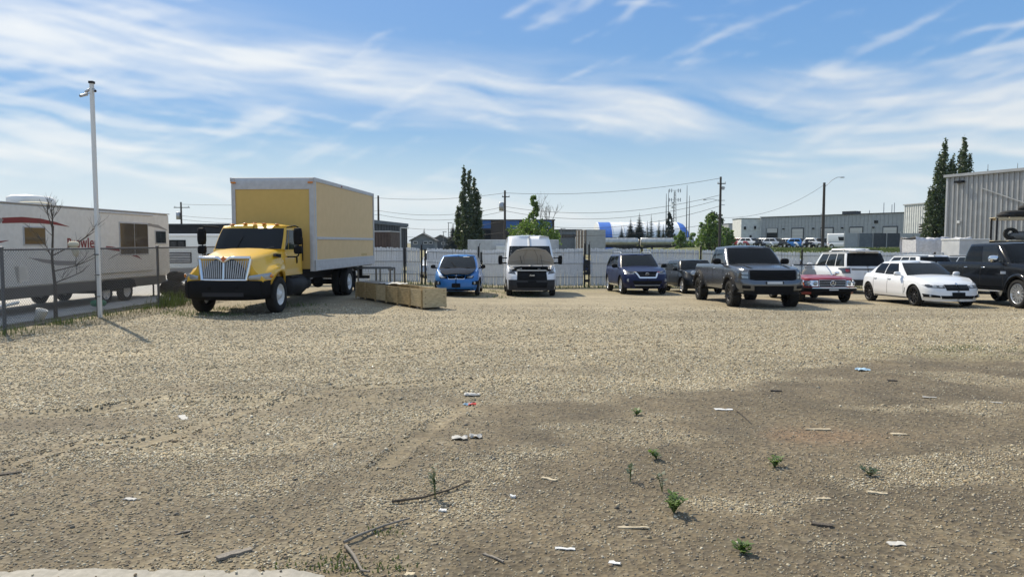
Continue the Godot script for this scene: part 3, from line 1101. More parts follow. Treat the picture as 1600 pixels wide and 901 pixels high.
func small_blue():
	var o = place("blue_hatchback", "bright blue small electric hatchback with black bonnet between crate and white van", "car", -2.09, 28.7)
	var c = {a = 2.0, b = 0.89, n = 7.0, m = 2.7, top = [[-2.0, 0.98], [-1.7, 1.04], [1.15, 1.04], [1.5, 0.96], [1.82, 0.84], [2.0, 0.76]], crown = [[-2, 0.02], [1.0, 0.04], [2.0, 0.05]], sill = 0.24, fb = 0.20, rb = 0.28, wz = [1.30, -1.27], R = 0.385, ry = 0.345,
		of = [[0, 0.07], [0.2, 0.0], [0.6, 0.015], [0.8, 0.06], [1, 0.17]], os = [[0, 0.06], [0.2, 0.0], [0.6, 0.0], [0.85, 0.04], [1, 0.10]], orr = [[0, 0.08], [0.3, 0], [1, 0.1]]}
	car_shell(c, "body", "paint_blue", o)
	var g = {yb = 0.99, yt = 1.52, zf0 = 1.36, zf1 = 0.50, zr0 = -1.88, zr1 = -1.50, wb = 0.80, wt = 0.63, n = 14.0, m = 4.0, crown = 0.055, bulge = 0.035}
	greenhouse(g, "cabin", "paint_blue", o)
	win_front(g, "windshield", 0.88, 0.10, 0.93, "glass", o, 0.004, 0.88)
	var ds = S()
	box(ds, Vector3(0.30, 1.47, 0.625), Vector3(0.24, 0.05, 0.004), Basis(Vector3.RIGHT, -0.98))
	for s in [1.0, -1.0]:
		win_side(g, "side_window", s, 0.15, 0.50, 0.14, 0.50, 0.12, 0.88, "glass", o)
		win_side(g, "side_window", s, 0.53, 0.90, 0.53, 0.86, 0.18, 0.88, "glass_tint", o)
		mirror(o, c, s, 0.95, 1.10, 0.86, "black_gloss", Vector3(0.19, 0.15, 0.11))
	obj("sticker", ds, "paper", o)
	on_top(c, "bonnet", [[-0.86, 1.92], [0.86, 1.92], [0.90, 1.14], [-0.90, 1.14]], 0.008, "black_gloss", o, 12, 10)
	on_top(c, "cowl", [[-0.9, 1.28], [0.9, 1.28], [0.9, 1.10], [-0.9, 1.10]], 0.014, "black_plastic", o)
	kidneys(c, o, 0.655, 0.745, 0.04, 0.285)
	for s in [1.0, -1.0]:
		var h = on_front(c, "headlight_mask", [[s * 0.32, 0.66], [s * 0.60, 0.67], [s * 0.74, 0.83], [s * 0.36, 0.75]], 0.008, "black_gloss", o)
		on_front(c, "headlight", [[s * 0.40, 0.69], [s * 0.58, 0.69], [s * 0.64, 0.77], [s * 0.43, 0.74]], 0.014, "lamp_glass", h)
		on_front(c, "bumper_vent", [[s * 0.58, 0.44], [s * 0.80, 0.42], [s * 0.82, 0.58], [s * 0.60, 0.56]], 0.005, "black_plastic", o)
		var f = S()
		disc(f, front_pt(c, s * 0.67, 0.50) + Vector3(0, 0, 0.0), 0.055, 0.02)
		obj("fog_light", f, "lamp_glass", o)
	roundel(o, front_pt(c, 0, 0.79) + Vector3(0, 0.01, 0.0), 0.042, Vector3(0, 0.6, 1))
	on_front(c, "licence_plate", [[-0.16, 0.34], [0.16, 0.34], [0.16, 0.49], [-0.16, 0.49]], 0.02, "black_plastic", o)
	on_front(c, "lower_intake", [[-0.66, 0.21], [0.66, 0.21], [0.62, 0.28], [-0.62, 0.28]], 0.006, "black_plastic", o)
	wipers(g, o, [[0.05, -0.62, 0.16], [0.10, 0.62, 0.14], [0.02, -0.36, 0.55]])
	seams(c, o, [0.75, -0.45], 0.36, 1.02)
	wheels(c, o, "five", "rim_silver", 0.17, 0.255)

func white_van():
	var o = place("white_van", "white cargo van parked nose out with its bonnet propped open", "van", 0.68, 30.2, 0.035)
	var c = {a = 2.75, b = 1.0, n = 10.0, m = 3.2, top = [[-2.75, 1.20], [1.55, 1.24], [1.95, 1.20], [2.30, 1.10], [2.6, 0.98], [2.75, 0.92]], crown = [[-3, 0.0], [3, 0.02]], sill = 0.30, fb = 0.24, rb = 0.36, wz = [1.75, -1.55], R = 0.42, ry = 0.35,
		of = [[0, 0.03], [0.2, 0.0], [0.5, 0.03], [0.8, 0.10], [1, 0.22]], os = [[0, 0.05], [0.2, 0.0], [0.8, 0.0], [1, 0.05]], orr = [[0, 0.03], [1, 0.03]],
		dip = func(z, f): return -0.22 if z > 1.72 and z < 2.42 and absf(f) < 0.80 else 0.0, cols = [1.0, 0.95, 0.88, 0.79, 0.785, 0.4, 0.0, -0.4, -0.785, -0.79, -0.88, -0.95, -1.0]}
	car_shell(c, "body", "paint_white", o)
	var g = {yb = 1.18, yt = 2.40, zf0 = 1.78, zf1 = 0.62, zr0 = -2.74, zr1 = -2.70, wb = 0.985, wt = 0.84, n = 18.0, m = 5.0, crown = 0.07, bulge = 0.03}
	greenhouse(g, "cargo_body", "paint_white", o)
	win_front(g, "windshield", 0.90, 0.06, 0.66, "glass", o, 0.004, 0.89)
	# roof ribs
	for x in [-0.5, -0.25, 0.0, 0.25, 0.5]:
		var rs = S()
		tube(rs, [Vector3(x, roof_y(g, x, 0.3) + 0.004, 0.3), Vector3(x, roof_y(g, x, -1.0) + 0.006, -1.0), Vector3(x, roof_y(g, x, -2.4) + 0.004, -2.4)], 0.018, 0.018, 6)
		obj("roof_rib", rs, "paint_white", o)
	for s in [1.0, -1.0]:
		win_side(g, "side_window", s, 0.14, 0.30, 0.20, 0.31, 0.05, 0.55, "glass_tint", o)
		# big towing mirrors on two arms
		var st = S()
		rbox(st, Vector3(s * 1.20, 1.42, 1.50), Vector3(0.17, 0.36, 0.11), 5.0)
		obj("side_mirror", st, "black_plastic", o)
		var ar = S()
		tube(ar, [Vector3(s * 0.93, 1.50, 1.42), Vector3(s * 1.18, 1.50, 1.48)], 0.022)
		obj("mirror_arm", ar, "black_plastic", o)
		ar = S()
		tube(ar, [Vector3(s * 0.95, 1.30, 1.44), Vector3(s * 1.18, 1.30, 1.48)], 0.026)
		obj("mirror_arm", ar, "black_plastic", o)
		var h = on_front(c, "headlight", [[s * 0.62, 0.87], [s * 0.90, 0.90], [s * 0.955, 1.10], [s * 0.70, 1.03]], 0.01, "lamp_dark", o)
		var l = S()
		ring(l, front_pt(c, s * 0.80, 0.97) + Vector3(0, 0, 0.02), 0.06, 0.014)
		disc(l, front_pt(c, s * 0.80, 0.97) + Vector3(0, 0, 0.005), 0.045, 0.02)
		obj("lamp_ring", l, "lamp_glass", h)
	# black lower bumper and grille
	on_front(c, "lower_bumper", [[-0.97, 0.25], [0.97, 0.25], [0.97, 0.66], [-0.97, 0.66]], 0.012, "grey_plastic", o, 20, 6)
	on_front(c, "bumper_intake", [[-0.55, 0.36], [0.55, 0.36], [0.60, 0.56], [-0.60, 0.56]], 0.020, "black_plastic", o, 12, 4)
	on_front(c, "licence_plate", [[-0.16, 0.50], [0.16, 0.50], [0.16, 0.62], [-0.16, 0.62]], 0.035, "black_plastic", o)
	var gl = on_front(c, "grille", [[-0.58, 0.64], [0.58, 0.64], [0.56, 1.00], [-0.56, 1.00]], 0.018, "black_plastic", o, 12, 6)
	var gb = S()
	for i in 5:
		var y = 0.70 + 0.065 * i
		var hw = lerpf(0.50, 0.56, 1.0 - absf(i - 2) / 2.0)
		tube(gb, [front_pt(c, -hw, y) + Vector3(0, 0, 0.024), front_pt(c, 0, y) + Vector3(0, 0, 0.026), front_pt(c, hw, y) + Vector3(0, 0, 0.024)], 0.014, 0.014, 5)
	obj("grille_bars", gb, "black_gloss", gl)
	var em = S()
	rbox(em, front_pt(c, 0, 0.83) + Vector3(0, 0, 0.045), Vector3(0.22, 0.085, 0.03), 2.0)
	obj("emblem", em, "steel_dark", o)
	text("emblem_script", "Ford", o, "chrome", 0.055, 0.006, Transform3D(Basis.IDENTITY, front_pt(c, 0, 0.83) + Vector3(0, 0, 0.062)), true)
	# engine bay
	bpart("engine_bay", o, "under", Vector3(0, 1.03, 2.06), Vector3(1.50, 0.06, 0.62))
	var eb = S()
	rbox(eb, Vector3(-0.05, 1.07, 2.02), Vector3(0.62, 0.20, 0.40), 4.0)
	rbox(eb, Vector3(0.52, 1.08, 2.05), Vector3(0.30, 0.18, 0.34), 5.0)
	tube(eb, [Vector3(-0.66, 1.09, 2.1), Vector3(-0.40, 1.14, 2.18), Vector3(0.0, 1.13, 2.26), Vector3(0.4, 1.12, 2.2)], 0.035)
	obj("engine", eb, "black_plastic", o)
	on_front(c, "lock_panel", [[-0.62, 1.00], [0.62, 1.00], [0.55, 1.035], [-0.55, 1.035]], 0.02, "white_plastic", o, 12, 2)
	# raised bonnet, hinged at the cowl, leaning back over the windscreen
	var hs = S()
	var tilt = 0.98
	var hf = func(u, v):
		var x = lerpf(-1, 1, u)
		var hw = lerpf(0.92, 0.60, pow(v, 2.2))
		var yy = v * 0.80 - 0.10 * pow(absf(x), 2.5) * ss(0.3, 1.0, v)
		return Vector3(x * hw, 1.22 + yy * sin(tilt), 1.84 + yy * cos(tilt) * 0.35 + 0.06 * (1 - x * x))
	patch(hs, hf, 0.012, Vector3(0, 1.2, -3), 20, 12, 0.03)
	var hood = obj("bonnet", hs, "hood_under", o)
	var hr = S()
	for x in [0.34, 0.66]:
		tube(hr, [hf.call(x, 0.08) + Vector3(0, 0, 0.02), hf.call(x, 0.5) + Vector3(0, 0, 0.02), hf.call(lerpf(x, 0.5, 0.3), 0.92) + Vector3(0, 0, 0.02)], 0.03, 0.02, 6)
	var arc = []
	for i in 13: arc.append(hf.call(lerpf(0.05, 0.95, i / 12.0), 0.18) + Vector3(0, 0.10 * sin(PI * i / 12.0), 0.02))
	tube(hr, arc, 0.022, 0.022, 6)
	arc = []
	for i in 15: arc.append(hf.call(lerpf(0.03, 0.97, i / 14.0), 0.95) + Vector3(0, 0, 0.015))
	tube(hr, arc, 0.02, 0.02, 6)
	obj("bonnet_rib", hr, "hood_under", hood)
	var pr = S()
	tube(pr, [Vector3(0.45, 1.08, 2.28), Vector3(0.38, 1.62, 2.0)], 0.008, 0.008, 5)
	obj("prop_rod", pr, "steel_dark", o)
	var ws = S()
	tube(ws, [hf.call(0.30, 0.1) + Vector3(0, 0, 0.05), hf.call(0.24, 0.55) + Vector3(0, 0, 0.05)], 0.009, 0.009, 5)
	obj("bonnet_strut", ws, "black_plastic", o)
	wheels(c, o, "camper", "rim_silver", 0.22, 0.20)

func navy_suv():
	var o = place("navy_suv", "dark blue mid-size suv with chrome framed grille and silver roof rails", "suv", 5.38, 31.4, 0.05)
	var c = {a = 2.48, b = 0.975, n = 8.0, m = 2.8, top = [[-2.48, 1.05], [-2.0, 1.12], [0.95, 1.13], [1.3, 1.10], [1.9, 1.03], [2.3, 0.93], [2.48, 0.86]], crown = [[-2.5, 0.02], [1.0, 0.05], [2.5, 0.05]], sill = 0.32, fb = 0.26, rb = 0.35, wz = [1.52, -1.38], R = 0.435, ry = 0.375,
		of = [[0, 0.10], [0.25, 0.02], [0.5, 0.0], [0.8, 0.06], [1, 0.18]], os = [[0, 0.06], [0.2, 0.0], [0.7, 0.0], [0.88, 0.03], [1, 0.10]], orr = [[0, 0.06], [0.3, 0], [1, 0.08]]}
	car_shell(c, "body", "paint_navy", o)
	var g = {yb = 1.08, yt = 1.66, zf0 = 1.18, zf1 = 0.42, zr0 = -2.40, zr1 = -2.02, wb = 0.875, wt = 0.70, n = 14.0, m = 4.0, crown = 0.05, bulge = 0.03}
	greenhouse(g, "cabin", "paint_navy", o)
	win_front(g, "windshield", 0.89, 0.08, 0.93, "glass", o)
	for s in [1.0, -1.0]:
		win_side(g, "side_window", s, 0.13, 0.40, 0.13, 0.40, 0.14, 0.88, "glass", o)
		win_side(g, "side_window", s, 0.43, 0.68, 0.43, 0.68, 0.14, 0.88, "glass_tint", o)
		win_side(g, "side_window", s, 0.71, 0.92, 0.71, 0.89, 0.14, 0.88, "glass_tint", o)
		mirror(o, c, s, 0.92, 1.17, 0.93, "black_plastic", Vector3(0.24, 0.17, 0.13))
		var rr = S()
		tube(rr, [Vector3(s * 0.64, 1.70, 0.25), Vector3(s * 0.65, 1.755, 0.1), Vector3(s * 0.65, 1.76, -1.4), Vector3(s * 0.64, 1.70, -1.7)], 0.018)
		obj("roof_rail", rr, "rim_silver", o)
		var h = on_front(c, "headlight", [[s * 0.52, 0.85], [s * 0.84, 0.86], [s * 0.90, 0.99], [s * 0.50, 0.94]], 0.008, "lamp_glass", o)
		on_front(c, "headlight_lens", [[s * 0.56, 0.88], [s * 0.70, 0.88], [s * 0.71, 0.94], [s * 0.57, 0.92]], 0.014, "lamp_dark", h)
		var f = S()
		disc(f, front_pt(c, s * 0.76, 0.60), 0.05, 0.012)
		ring(f, front_pt(c, s * 0.76, 0.60) + Vector3(0, 0, 0.01), 0.055, 0.01)
		obj("fog_light", f, "lamp_glass", o)
		on_side(c, "sill_trim", [[-0.9, 0.34], [1.0, 0.34], [1.0, 0.40], [-0.9, 0.40]], 0.012, s, "chrome", o)
		# V-shaped chrome grille frame
		on_front(c, "grille_frame", [[s * 0.30, 0.70], [s * 0.36, 0.70], [s * 0.52, 0.95], [s * 0.43, 0.95]], 0.03, "chrome", o, 4, 8)
	on_front(c, "grille", [[-0.32, 0.72], [0.32, 0.72], [0.45, 0.95], [-0.45, 0.95]], 0.012, "black_gloss", o)
	on_front(c, "grille_frame", [[-0.34, 0.67], [0.34, 0.67], [0.36, 0.725], [-0.36, 0.725]], 0.03, "chrome", o)
	var em = S()
	ring(em, front_pt(c, 0, 0.83) + Vector3(0, 0, 0.025), 0.065, 0.012)
	box(em, front_pt(c, 0, 0.83) + Vector3(0, 0, 0.032), Vector3(0.18, 0.03, 0.012))
	obj("emblem", em, "chrome", o)
	on_front(c, "lower_intake", [[-0.55, 0.44], [0.55, 0.44], [0.60, 0.58], [-0.60, 0.58]], 0.006, "black_plastic", o)
	on_front(c, "skid_trim", [[-0.50, 0.385], [0.50, 0.385], [0.52, 0.42], [-0.52, 0.42]], 0.03, "rim_silver", o)
	on_front(c, "lower_valance", [[-0.85, 0.27], [0.85, 0.27], [0.88, 0.37], [-0.88, 0.37]], 0.008, "black_plastic", o)
	wipers(g, o, [[-0.05, -0.70, 0.10], [0.45, -0.1, 0.08]])
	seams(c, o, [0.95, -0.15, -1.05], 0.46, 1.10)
	handles(c, o, [0.05, -0.92], 0.98, "paint_navy")
	wheels(c, o, "five", "rim_silver", 0.23, 0.26)

func black_hatch():
	var o = place("black_hatchback", "glossy black compact hatchback half hidden behind the grey pickup", "car", 7.95, 31.6, 0.06)
	var c = {a = 2.0, b = 0.88, n = 8.0, m = 2.7, top = [[-2.0, 0.92], [-1.6, 0.98], [0.75, 1.0], [1.2, 0.97], [1.7, 0.88], [2.0, 0.76]], crown = [[-2, 0.02], [2, 0.05]], sill = 0.26, fb = 0.22, rb = 0.3, wz = [1.25, -1.25], R = 0.385, ry = 0.33,
		of = [[0, 0.06], [0.2, 0.0], [0.6, 0.02], [1, 0.16]], os = [[0, 0.05], [0.2, 0.0], [0.6, 0.0], [1, 0.12]], orr = [[0, 0.06], [0.3, 0], [1, 0.08]]}
	car_shell(c, "body", "paint_black", o)
	var g = {yb = 0.95, yt = 1.40, zf0 = 0.85, zf1 = 0.40, zr0 = -1.85, zr1 = -1.50, wb = 0.78, wt = 0.63, n = 14.0, m = 4.0, crown = 0.05, bulge = 0.03}
	greenhouse(g, "cabin", "paint_black", o)
	win_front(g, "windshield", 0.90, 0.08, 0.92, "glass", o)
	for s in [1.0, -1.0]:
		win_side(g, "side_window", s, 0.10, 0.45, 0.10, 0.45, 0.10, 0.88, "glass", o)
		win_side(g, "side_window", s, 0.48, 0.90, 0.48, 0.86, 0.10, 0.88, "glass", o)
		mirror(o, c, s, 0.62, 1.02, 0.83, "black_gloss", Vector3(0.20, 0.14, 0.12))
		on_side(c, "sill_trim", [[-0.8, 0.27], [0.82, 0.27], [0.82, 0.31], [-0.8, 0.31]], 0.012, s, "chrome", o)
		var l = S()
		disc(l, top_pt(c, 1.66, s * 0.72) + Vector3(0, -0.05, 0.10), 0.11, 0.05, 20, Vector3(s * 0.25, 0.45, 1))
		obj("headlight", l, "lamp_glass", o)
	on_front(c, "grille", [[-0.45, 0.52], [0.45, 0.52], [0.50, 0.70], [-0.50, 0.70]], 0.01, "black_plastic", o)
	on_front(c, "grille_frame", [[-0.48, 0.70], [0.48, 0.70], [0.50, 0.73], [-0.50, 0.73]], 0.018, "chrome", o)
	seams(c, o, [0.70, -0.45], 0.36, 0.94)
	handles(c, o, [-0.25], 0.86, "chrome")
	wheels(c, o, "five", "rim_silver", 0.20, 0.23)

func bed_dip(z0, z1, depth):
	return func(z, f): return -depth if z > z0 and z < z1 and absf(f) < 0.90 else 0.0

func flare(c, o, m, bolts := true):
	for z in c.wz:
		for s in [1.0, -1.0]:
			var st = S()
			smooth(st)
			var rows = []
			for i in 19:
				var a = lerpf(-0.12, PI + 0.12, i / 18.0)
				var row = []
				for k in ([[0.0, -0.03], [0.0, 0.075], [0.06, 0.085], [0.16, 0.055], [0.20, -0.02]] if bolts else [[0.0, -0.03], [0.0, 0.05], [0.04, 0.05], [0.09, 0.03], [0.11, -0.02]]):
					var rr: float = c.R - 0.012 + k[0]
					var zz: float = z + cos(a) * rr
					var yy: float = maxf(c.ry + sin(a) * rr, c.sill - 0.04)
					row.append(Vector3(s * (plan_x(c, z) + k[1]), yy, zz))
				rows.append(row)
			grid(st, rows)
			var f = obj("fender_flare", st, m, o)
			if bolts:
				var b = S()
				for i in 6:
					var a = lerpf(0.45, PI - 0.45, i / 5.0)
					disc(b, Vector3(s * (plan_x(c, z) + 0.07), c.ry + sin(a) * (c.R + 0.11), z + cos(a) * (c.R + 0.11)), 0.018, 0.012, 8, Vector3(s, 0.3, 0))
				obj("flare_bolts", b, "rim_silver", f)

func grey_pickup():
	var o = place("grey_pickup", "silver grey extended cab pickup with black grille and fender flares", "pickup truck", 7.72, 23.95)
	var c = {a = 2.92, b = 0.985, n = 14.0, m = 3.2, top = [[-2.92, 1.29], [-0.45, 1.31], [0.95, 1.30], [1.25, 1.28], [2.2, 1.23], [2.72, 1.17], [2.92, 1.10]], crown = [[-2.92, 0.0], [0.9, 0.0], [1.2, 0.05], [2.9, 0.04]], sill = 0.52, fb = 0.44, rb = 0.5, wz = [1.86, -1.83], R = 0.50, ry = 0.405,
		of = [[0, 0.02], [0.35, 0.0], [0.5, 0.03], [0.9, 0.05], [1, 0.09]], os = [[0, 0.05], [0.15, 0.01], [0.5, 0.0], [0.88, 0.02], [1, 0.075]], orr = [[0, 0.02], [1, 0.02]],
		dip = bed_dip(-2.82, -0.82, 0.48), cols = [1.0, 0.97, 0.905, 0.895, 0.7, 0.4, 0.0, -0.4, -0.7, -0.895, -0.905, -0.97, -1.0]}
	car_shell(c, "body", "paint_grey", o)
	var g = {yb = 1.26, yt = 1.86, zf0 = 1.30, zf1 = 0.55, zr0 = -0.78, zr1 = -0.66, wb = 0.90, wt = 0.735, n = 16.0, m = 4.5, crown = 0.055, bulge = 0.03}
	greenhouse(g, "cab", "paint_grey", o)
	win_front(g, "windshield", 0.91, 0.07, 0.93, "glass_tint", o)
	win_rear(g, "rear_window", 0.85, 0.12, 0.86, "glass_tint", o)
	for s in [1.0, -1.0]:
		win_side(g, "side_window", s, 0.18, 0.60, 0.16, 0.60, 0.08, 0.88, "glass", o)
		win_side(g, "side_window", s, 0.65, 0.93, 0.65, 0.93, 0.08, 0.88, "glass_tint", o)
		mirror(o, c, s, 0.82, 1.39, 0.95, "black_plastic", Vector3(0.27, 0.19, 0.13))
		var h = on_front(c, "headlight", [[s * 0.68, 0.86], [s * 0.93, 0.88], [s * 0.95, 1.12], [s * 0.68, 1.10]], 0.012, "lamp_dark", o)
		on_front(c, "headlight_lens", [[s * 0.72, 1.0], [s * 0.86, 1.0], [s * 0.87, 1.08], [s * 0.72, 1.08]], 0.02, "lamp_glass", h)
		on_front(c, "headlight_lens", [[s * 0.72, 0.885], [s * 0.86, 0.90], [s * 0.87, 0.97], [s * 0.72, 0.96]], 0.02, "lamp_glass", h)
		on_front(c, "bumper_end", [[s * 0.56, 0.54], [s * 0.955, 0.56], [s * 0.965, 0.86], [s * 0.58, 0.83]], 0.055, "paint_grey", o, 8, 6)
		on_front(c, "fog_light", [[s * 0.66, 0.60], [s * 0.84, 0.61], [s * 0.84, 0.69], [s * 0.66, 0.68]], 0.068, "black_plastic", o)
		on_top(c, "bonnet_crease", [[s * 0.62, 2.6], [s * 0.70, 2.6], [s * 0.70, 1.35], [s * 0.60, 1.35]], 0.02, "paint_grey", o)
	on_front(c, "grille", [[-0.68, 0.80], [0.68, 0.80], [0.68, 1.13], [-0.68, 1.13]], 0.02, "black_plastic", o, 12, 6)
	var gb = S()
	for i in 4:
		var y = 0.86 + 0.065 * i
		var a = []
		for k in 7: a.append(front_pt(c, lerpf(-0.66, 0.66, k / 6.0), y) + Vector3(0, 0, 0.028))
		tube(gb, a, 0.009, 0.009, 5)
	obj("grille_bars", gb, "black_plastic", o)
	on_front(c, "bumper", [[-0.60, 0.68], [0.60, 0.68], [0.60, 0.815], [-0.60, 0.815]], 0.06, "paint_grey", o, 12, 4)
	on_front(c, "lower_bumper", [[-0.58, 0.48], [0.58, 0.48], [0.58, 0.67], [-0.58, 0.67]], 0.045, "black_plastic", o, 12, 4)
	on_front(c, "air_dam", [[-0.92, 0.42], [0.92, 0.42], [0.93, 0.53], [-0.93, 0.53]], 0.02, "black_plastic", o, 14, 3)
	on_front(c, "light_bar", [[-0.22, 0.72], [0.22, 0.72], [0.22, 0.77], [-0.22, 0.77]], 0.085, "plate", o)
	for s in [1.0, -1.0]:
		on_front(c, "light_bracket", [[s * 0.225, 0.715], [s * 0.26, 0.715], [s * 0.26, 0.775], [s * 0.225, 0.775]], 0.08, "black_plastic", o, 2, 2)
	flare(c, o, "black_plastic")
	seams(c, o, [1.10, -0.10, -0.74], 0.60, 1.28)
	handles(c, o, [0.06], 1.16, "chrome")
	wipers(g, o, [[-0.1, -0.72, 0.10], [0.5, -0.05, 0.08]])
	bpart("antenna", o, "black_plastic", Vector3(0.80, 1.52, 1.35), Vector3(0.008, 0.5, 0.008))
	wheels(c, o, "mud", "rim_dark", 0.30, 0.25, -0.05)

func red_roadster():
	var o = place("red_roadster", "dark red classic open roadster with star on its black grille", "convertible", 10.62, 25.9)
	var c = {a = 2.25, b = 0.895, n = 12.0, m = 3.6, top = [[-2.25, 0.80], [-1.0, 0.86], [0.75, 0.88], [1.2, 0.87], [2.1, 0.82], [2.25, 0.78]], crown = [[-2.25, 0.02], [2.25, 0.05]], sill = 0.26, fb = 0.30, rb = 0.3, wz = [1.42, -1.05], R = 0.36, ry = 0.325,
		of = [[0, 0.06], [0.3, 0.0], [1, 0.03]], os = [[0, 0.05], [0.25, 0.0], [0.6, 0.0], [1, 0.07]], orr = [[0, 0.06], [0.3, 0], [1, 0.06]],
		dip = func(z, f): return -0.38 if z > -1.15 and z < 0.42 and absf(f) < 0.84 else 0.0, cols = [1.0, 0.95, 0.85, 0.83, 0.6, 0.3, 0.0, -0.3, -0.6, -0.83, -0.85, -0.95, -1.0]}
	car_shell(c, "body", "paint_red", o)
	bpart("cockpit_trim", o, "seat_dark", Vector3(0, 0.54, -0.36), Vector3(1.34, 0.05, 1.5))
	bpart("dashboard", o, "seat_dark", Vector3(0, 0.84, 0.50), Vector3(1.36, 0.14, 0.26), Basis.IDENTITY, 0.03)
	var g = {yb = 0.87, yt = 1.26, zf0 = 0.80, zf1 = 0.42, zr0 = -2.0, zr1 = -1.8, wb = 0.74, wt = 0.63, n = 16.0, m = 4.5, crown = 0.0, bulge = 0.02}
	win_front(g, "windshield", 0.90, 0.02, 0.98, "clear_glass", o, 0.0)
	var fr = S()
	var a1 = []
	for i in 15: a1.append(g_front(g, lerpf(-0.92, 0.92, i / 14.0), 1.0))
	tube(fr, a1, 0.022, 0.022, 6)
	obj("windshield_header", fr, "black_plastic", o)
	for s in [1.0, -1.0]:
		var fp = S()
		tube(fp, [g_front(g, s * 0.92, 0.0), g_front(g, s * 0.92, 0.5), g_front(g, s * 0.92, 1.0)], 0.022, 0.02, 6)
		obj("windshield_pillar", fp, "chrome", o)
		# seats with headrests
		var se = S()
		rbox(se, Vector3(s * 0.37, 0.80, -0.52), Vector3(0.52, 0.62, 0.18), 4.0, Basis(Vector3.RIGHT, -0.2))
		rbox(se, Vector3(s * 0.37, 0.66, -0.22), Vector3(0.52, 0.16, 0.5), 4.0)
		var seat = obj("seat", se, "seat_tan", o)
		var hr = S()
		rbox(hr, Vector3(s * 0.37, 1.15, -0.60), Vector3(0.30, 0.17, 0.10), 3.0)
		obj("headrest", hr, "seat_tan", seat)
		mirror(o, c, s, 0.55, 0.96, 0.82, "chrome", Vector3(0.16, 0.11, 0.08))
		var h = on_front(c, "headlight", [[s * 0.47, 0.56], [s * 0.82, 0.56], [s * 0.83, 0.75], [s * 0.47, 0.75]], 0.02, "chrome", o)
		for x in [0.555, 0.72]:
			var l = S()
			disc(l, front_pt(c, s * x, 0.655) + Vector3(0, 0, 0.012), 0.075, 0.025)
			obj("headlight_lens", l, "lamp_glass", h)
		on_front(c, "turn_signal", [[s * 0.835, 0.56], [s * 0.875, 0.56], [s * 0.872, 0.75], [s * 0.84, 0.75]], 0.02, "amber", o, 3, 4)
	var gr = on_front(c, "grille", [[-0.44, 0.555], [0.44, 0.555], [0.44, 0.755], [-0.44, 0.755]], 0.012, "black_plastic", o)
	var gb = S()
	for y in [0.60, 0.655, 0.71]:
		tube(gb, [front_pt(c, -0.43, y) + Vector3(0, 0, 0.018), front_pt(c, 0, y) + Vector3(0, 0, 0.018), front_pt(c, 0.43, y) + Vector3(0, 0, 0.018)], 0.007, 0.007, 5)
	for p in [[-0.44, 0.765, 0.44, 0.765], [-0.44, 0.55, 0.44, 0.55], [-0.445, 0.55, -0.445, 0.765], [0.445, 0.55, 0.445, 0.765]]:
		tube(gb, [front_pt(c, p[0], p[1]) + Vector3(0, 0, 0.018), front_pt(c, p[2], p[3]) + Vector3(0, 0, 0.018)], 0.011, 0.011, 5)
	obj("grille_bars", gb, "chrome", gr)
	var em = S()
	var ec = front_pt(c, 0, 0.655) + Vector3(0, 0, 0.035)
	ring(em, ec, 0.085, 0.011, 24)
	for k in 3:
		var an = PI * 0.5 + TAU * k / 3.0
		bar(em, ec, ec + Vector3(cos(an), sin(an), 0) * 0.085, 0.02, 0.014)
	obj("emblem", em, "chrome", o)
	on_front(c, "bumper", [[-0.885, 0.40], [0.885, 0.40], [0.885, 0.505], [-0.885, 0.505]], 0.085, "black_plastic", o, 18, 4)
	on_front(c, "bumper_strip", [[-0.875, 0.488], [0.875, 0.488], [0.875, 0.512], [-0.875, 0.512]], 0.10, "chrome", o, 18, 2)
	on_front(c, "licence_plate", [[-0.15, 0.42], [0.15, 0.42], [0.15, 0.46], [-0.15, 0.46]], 0.095, "plate", o)
	on_front(c, "valance", [[-0.86, 0.29], [0.86, 0.29], [0.86, 0.41], [-0.86, 0.41]], 0.012, "black_plastic", o)
	seams(c, o, [0.62, -0.62], 0.36, 0.86)
	handles(c, o, [-0.45], 0.76, "chrome")
	wheels(c, o, "classic", "rim_silver", 0.20, 0.215)

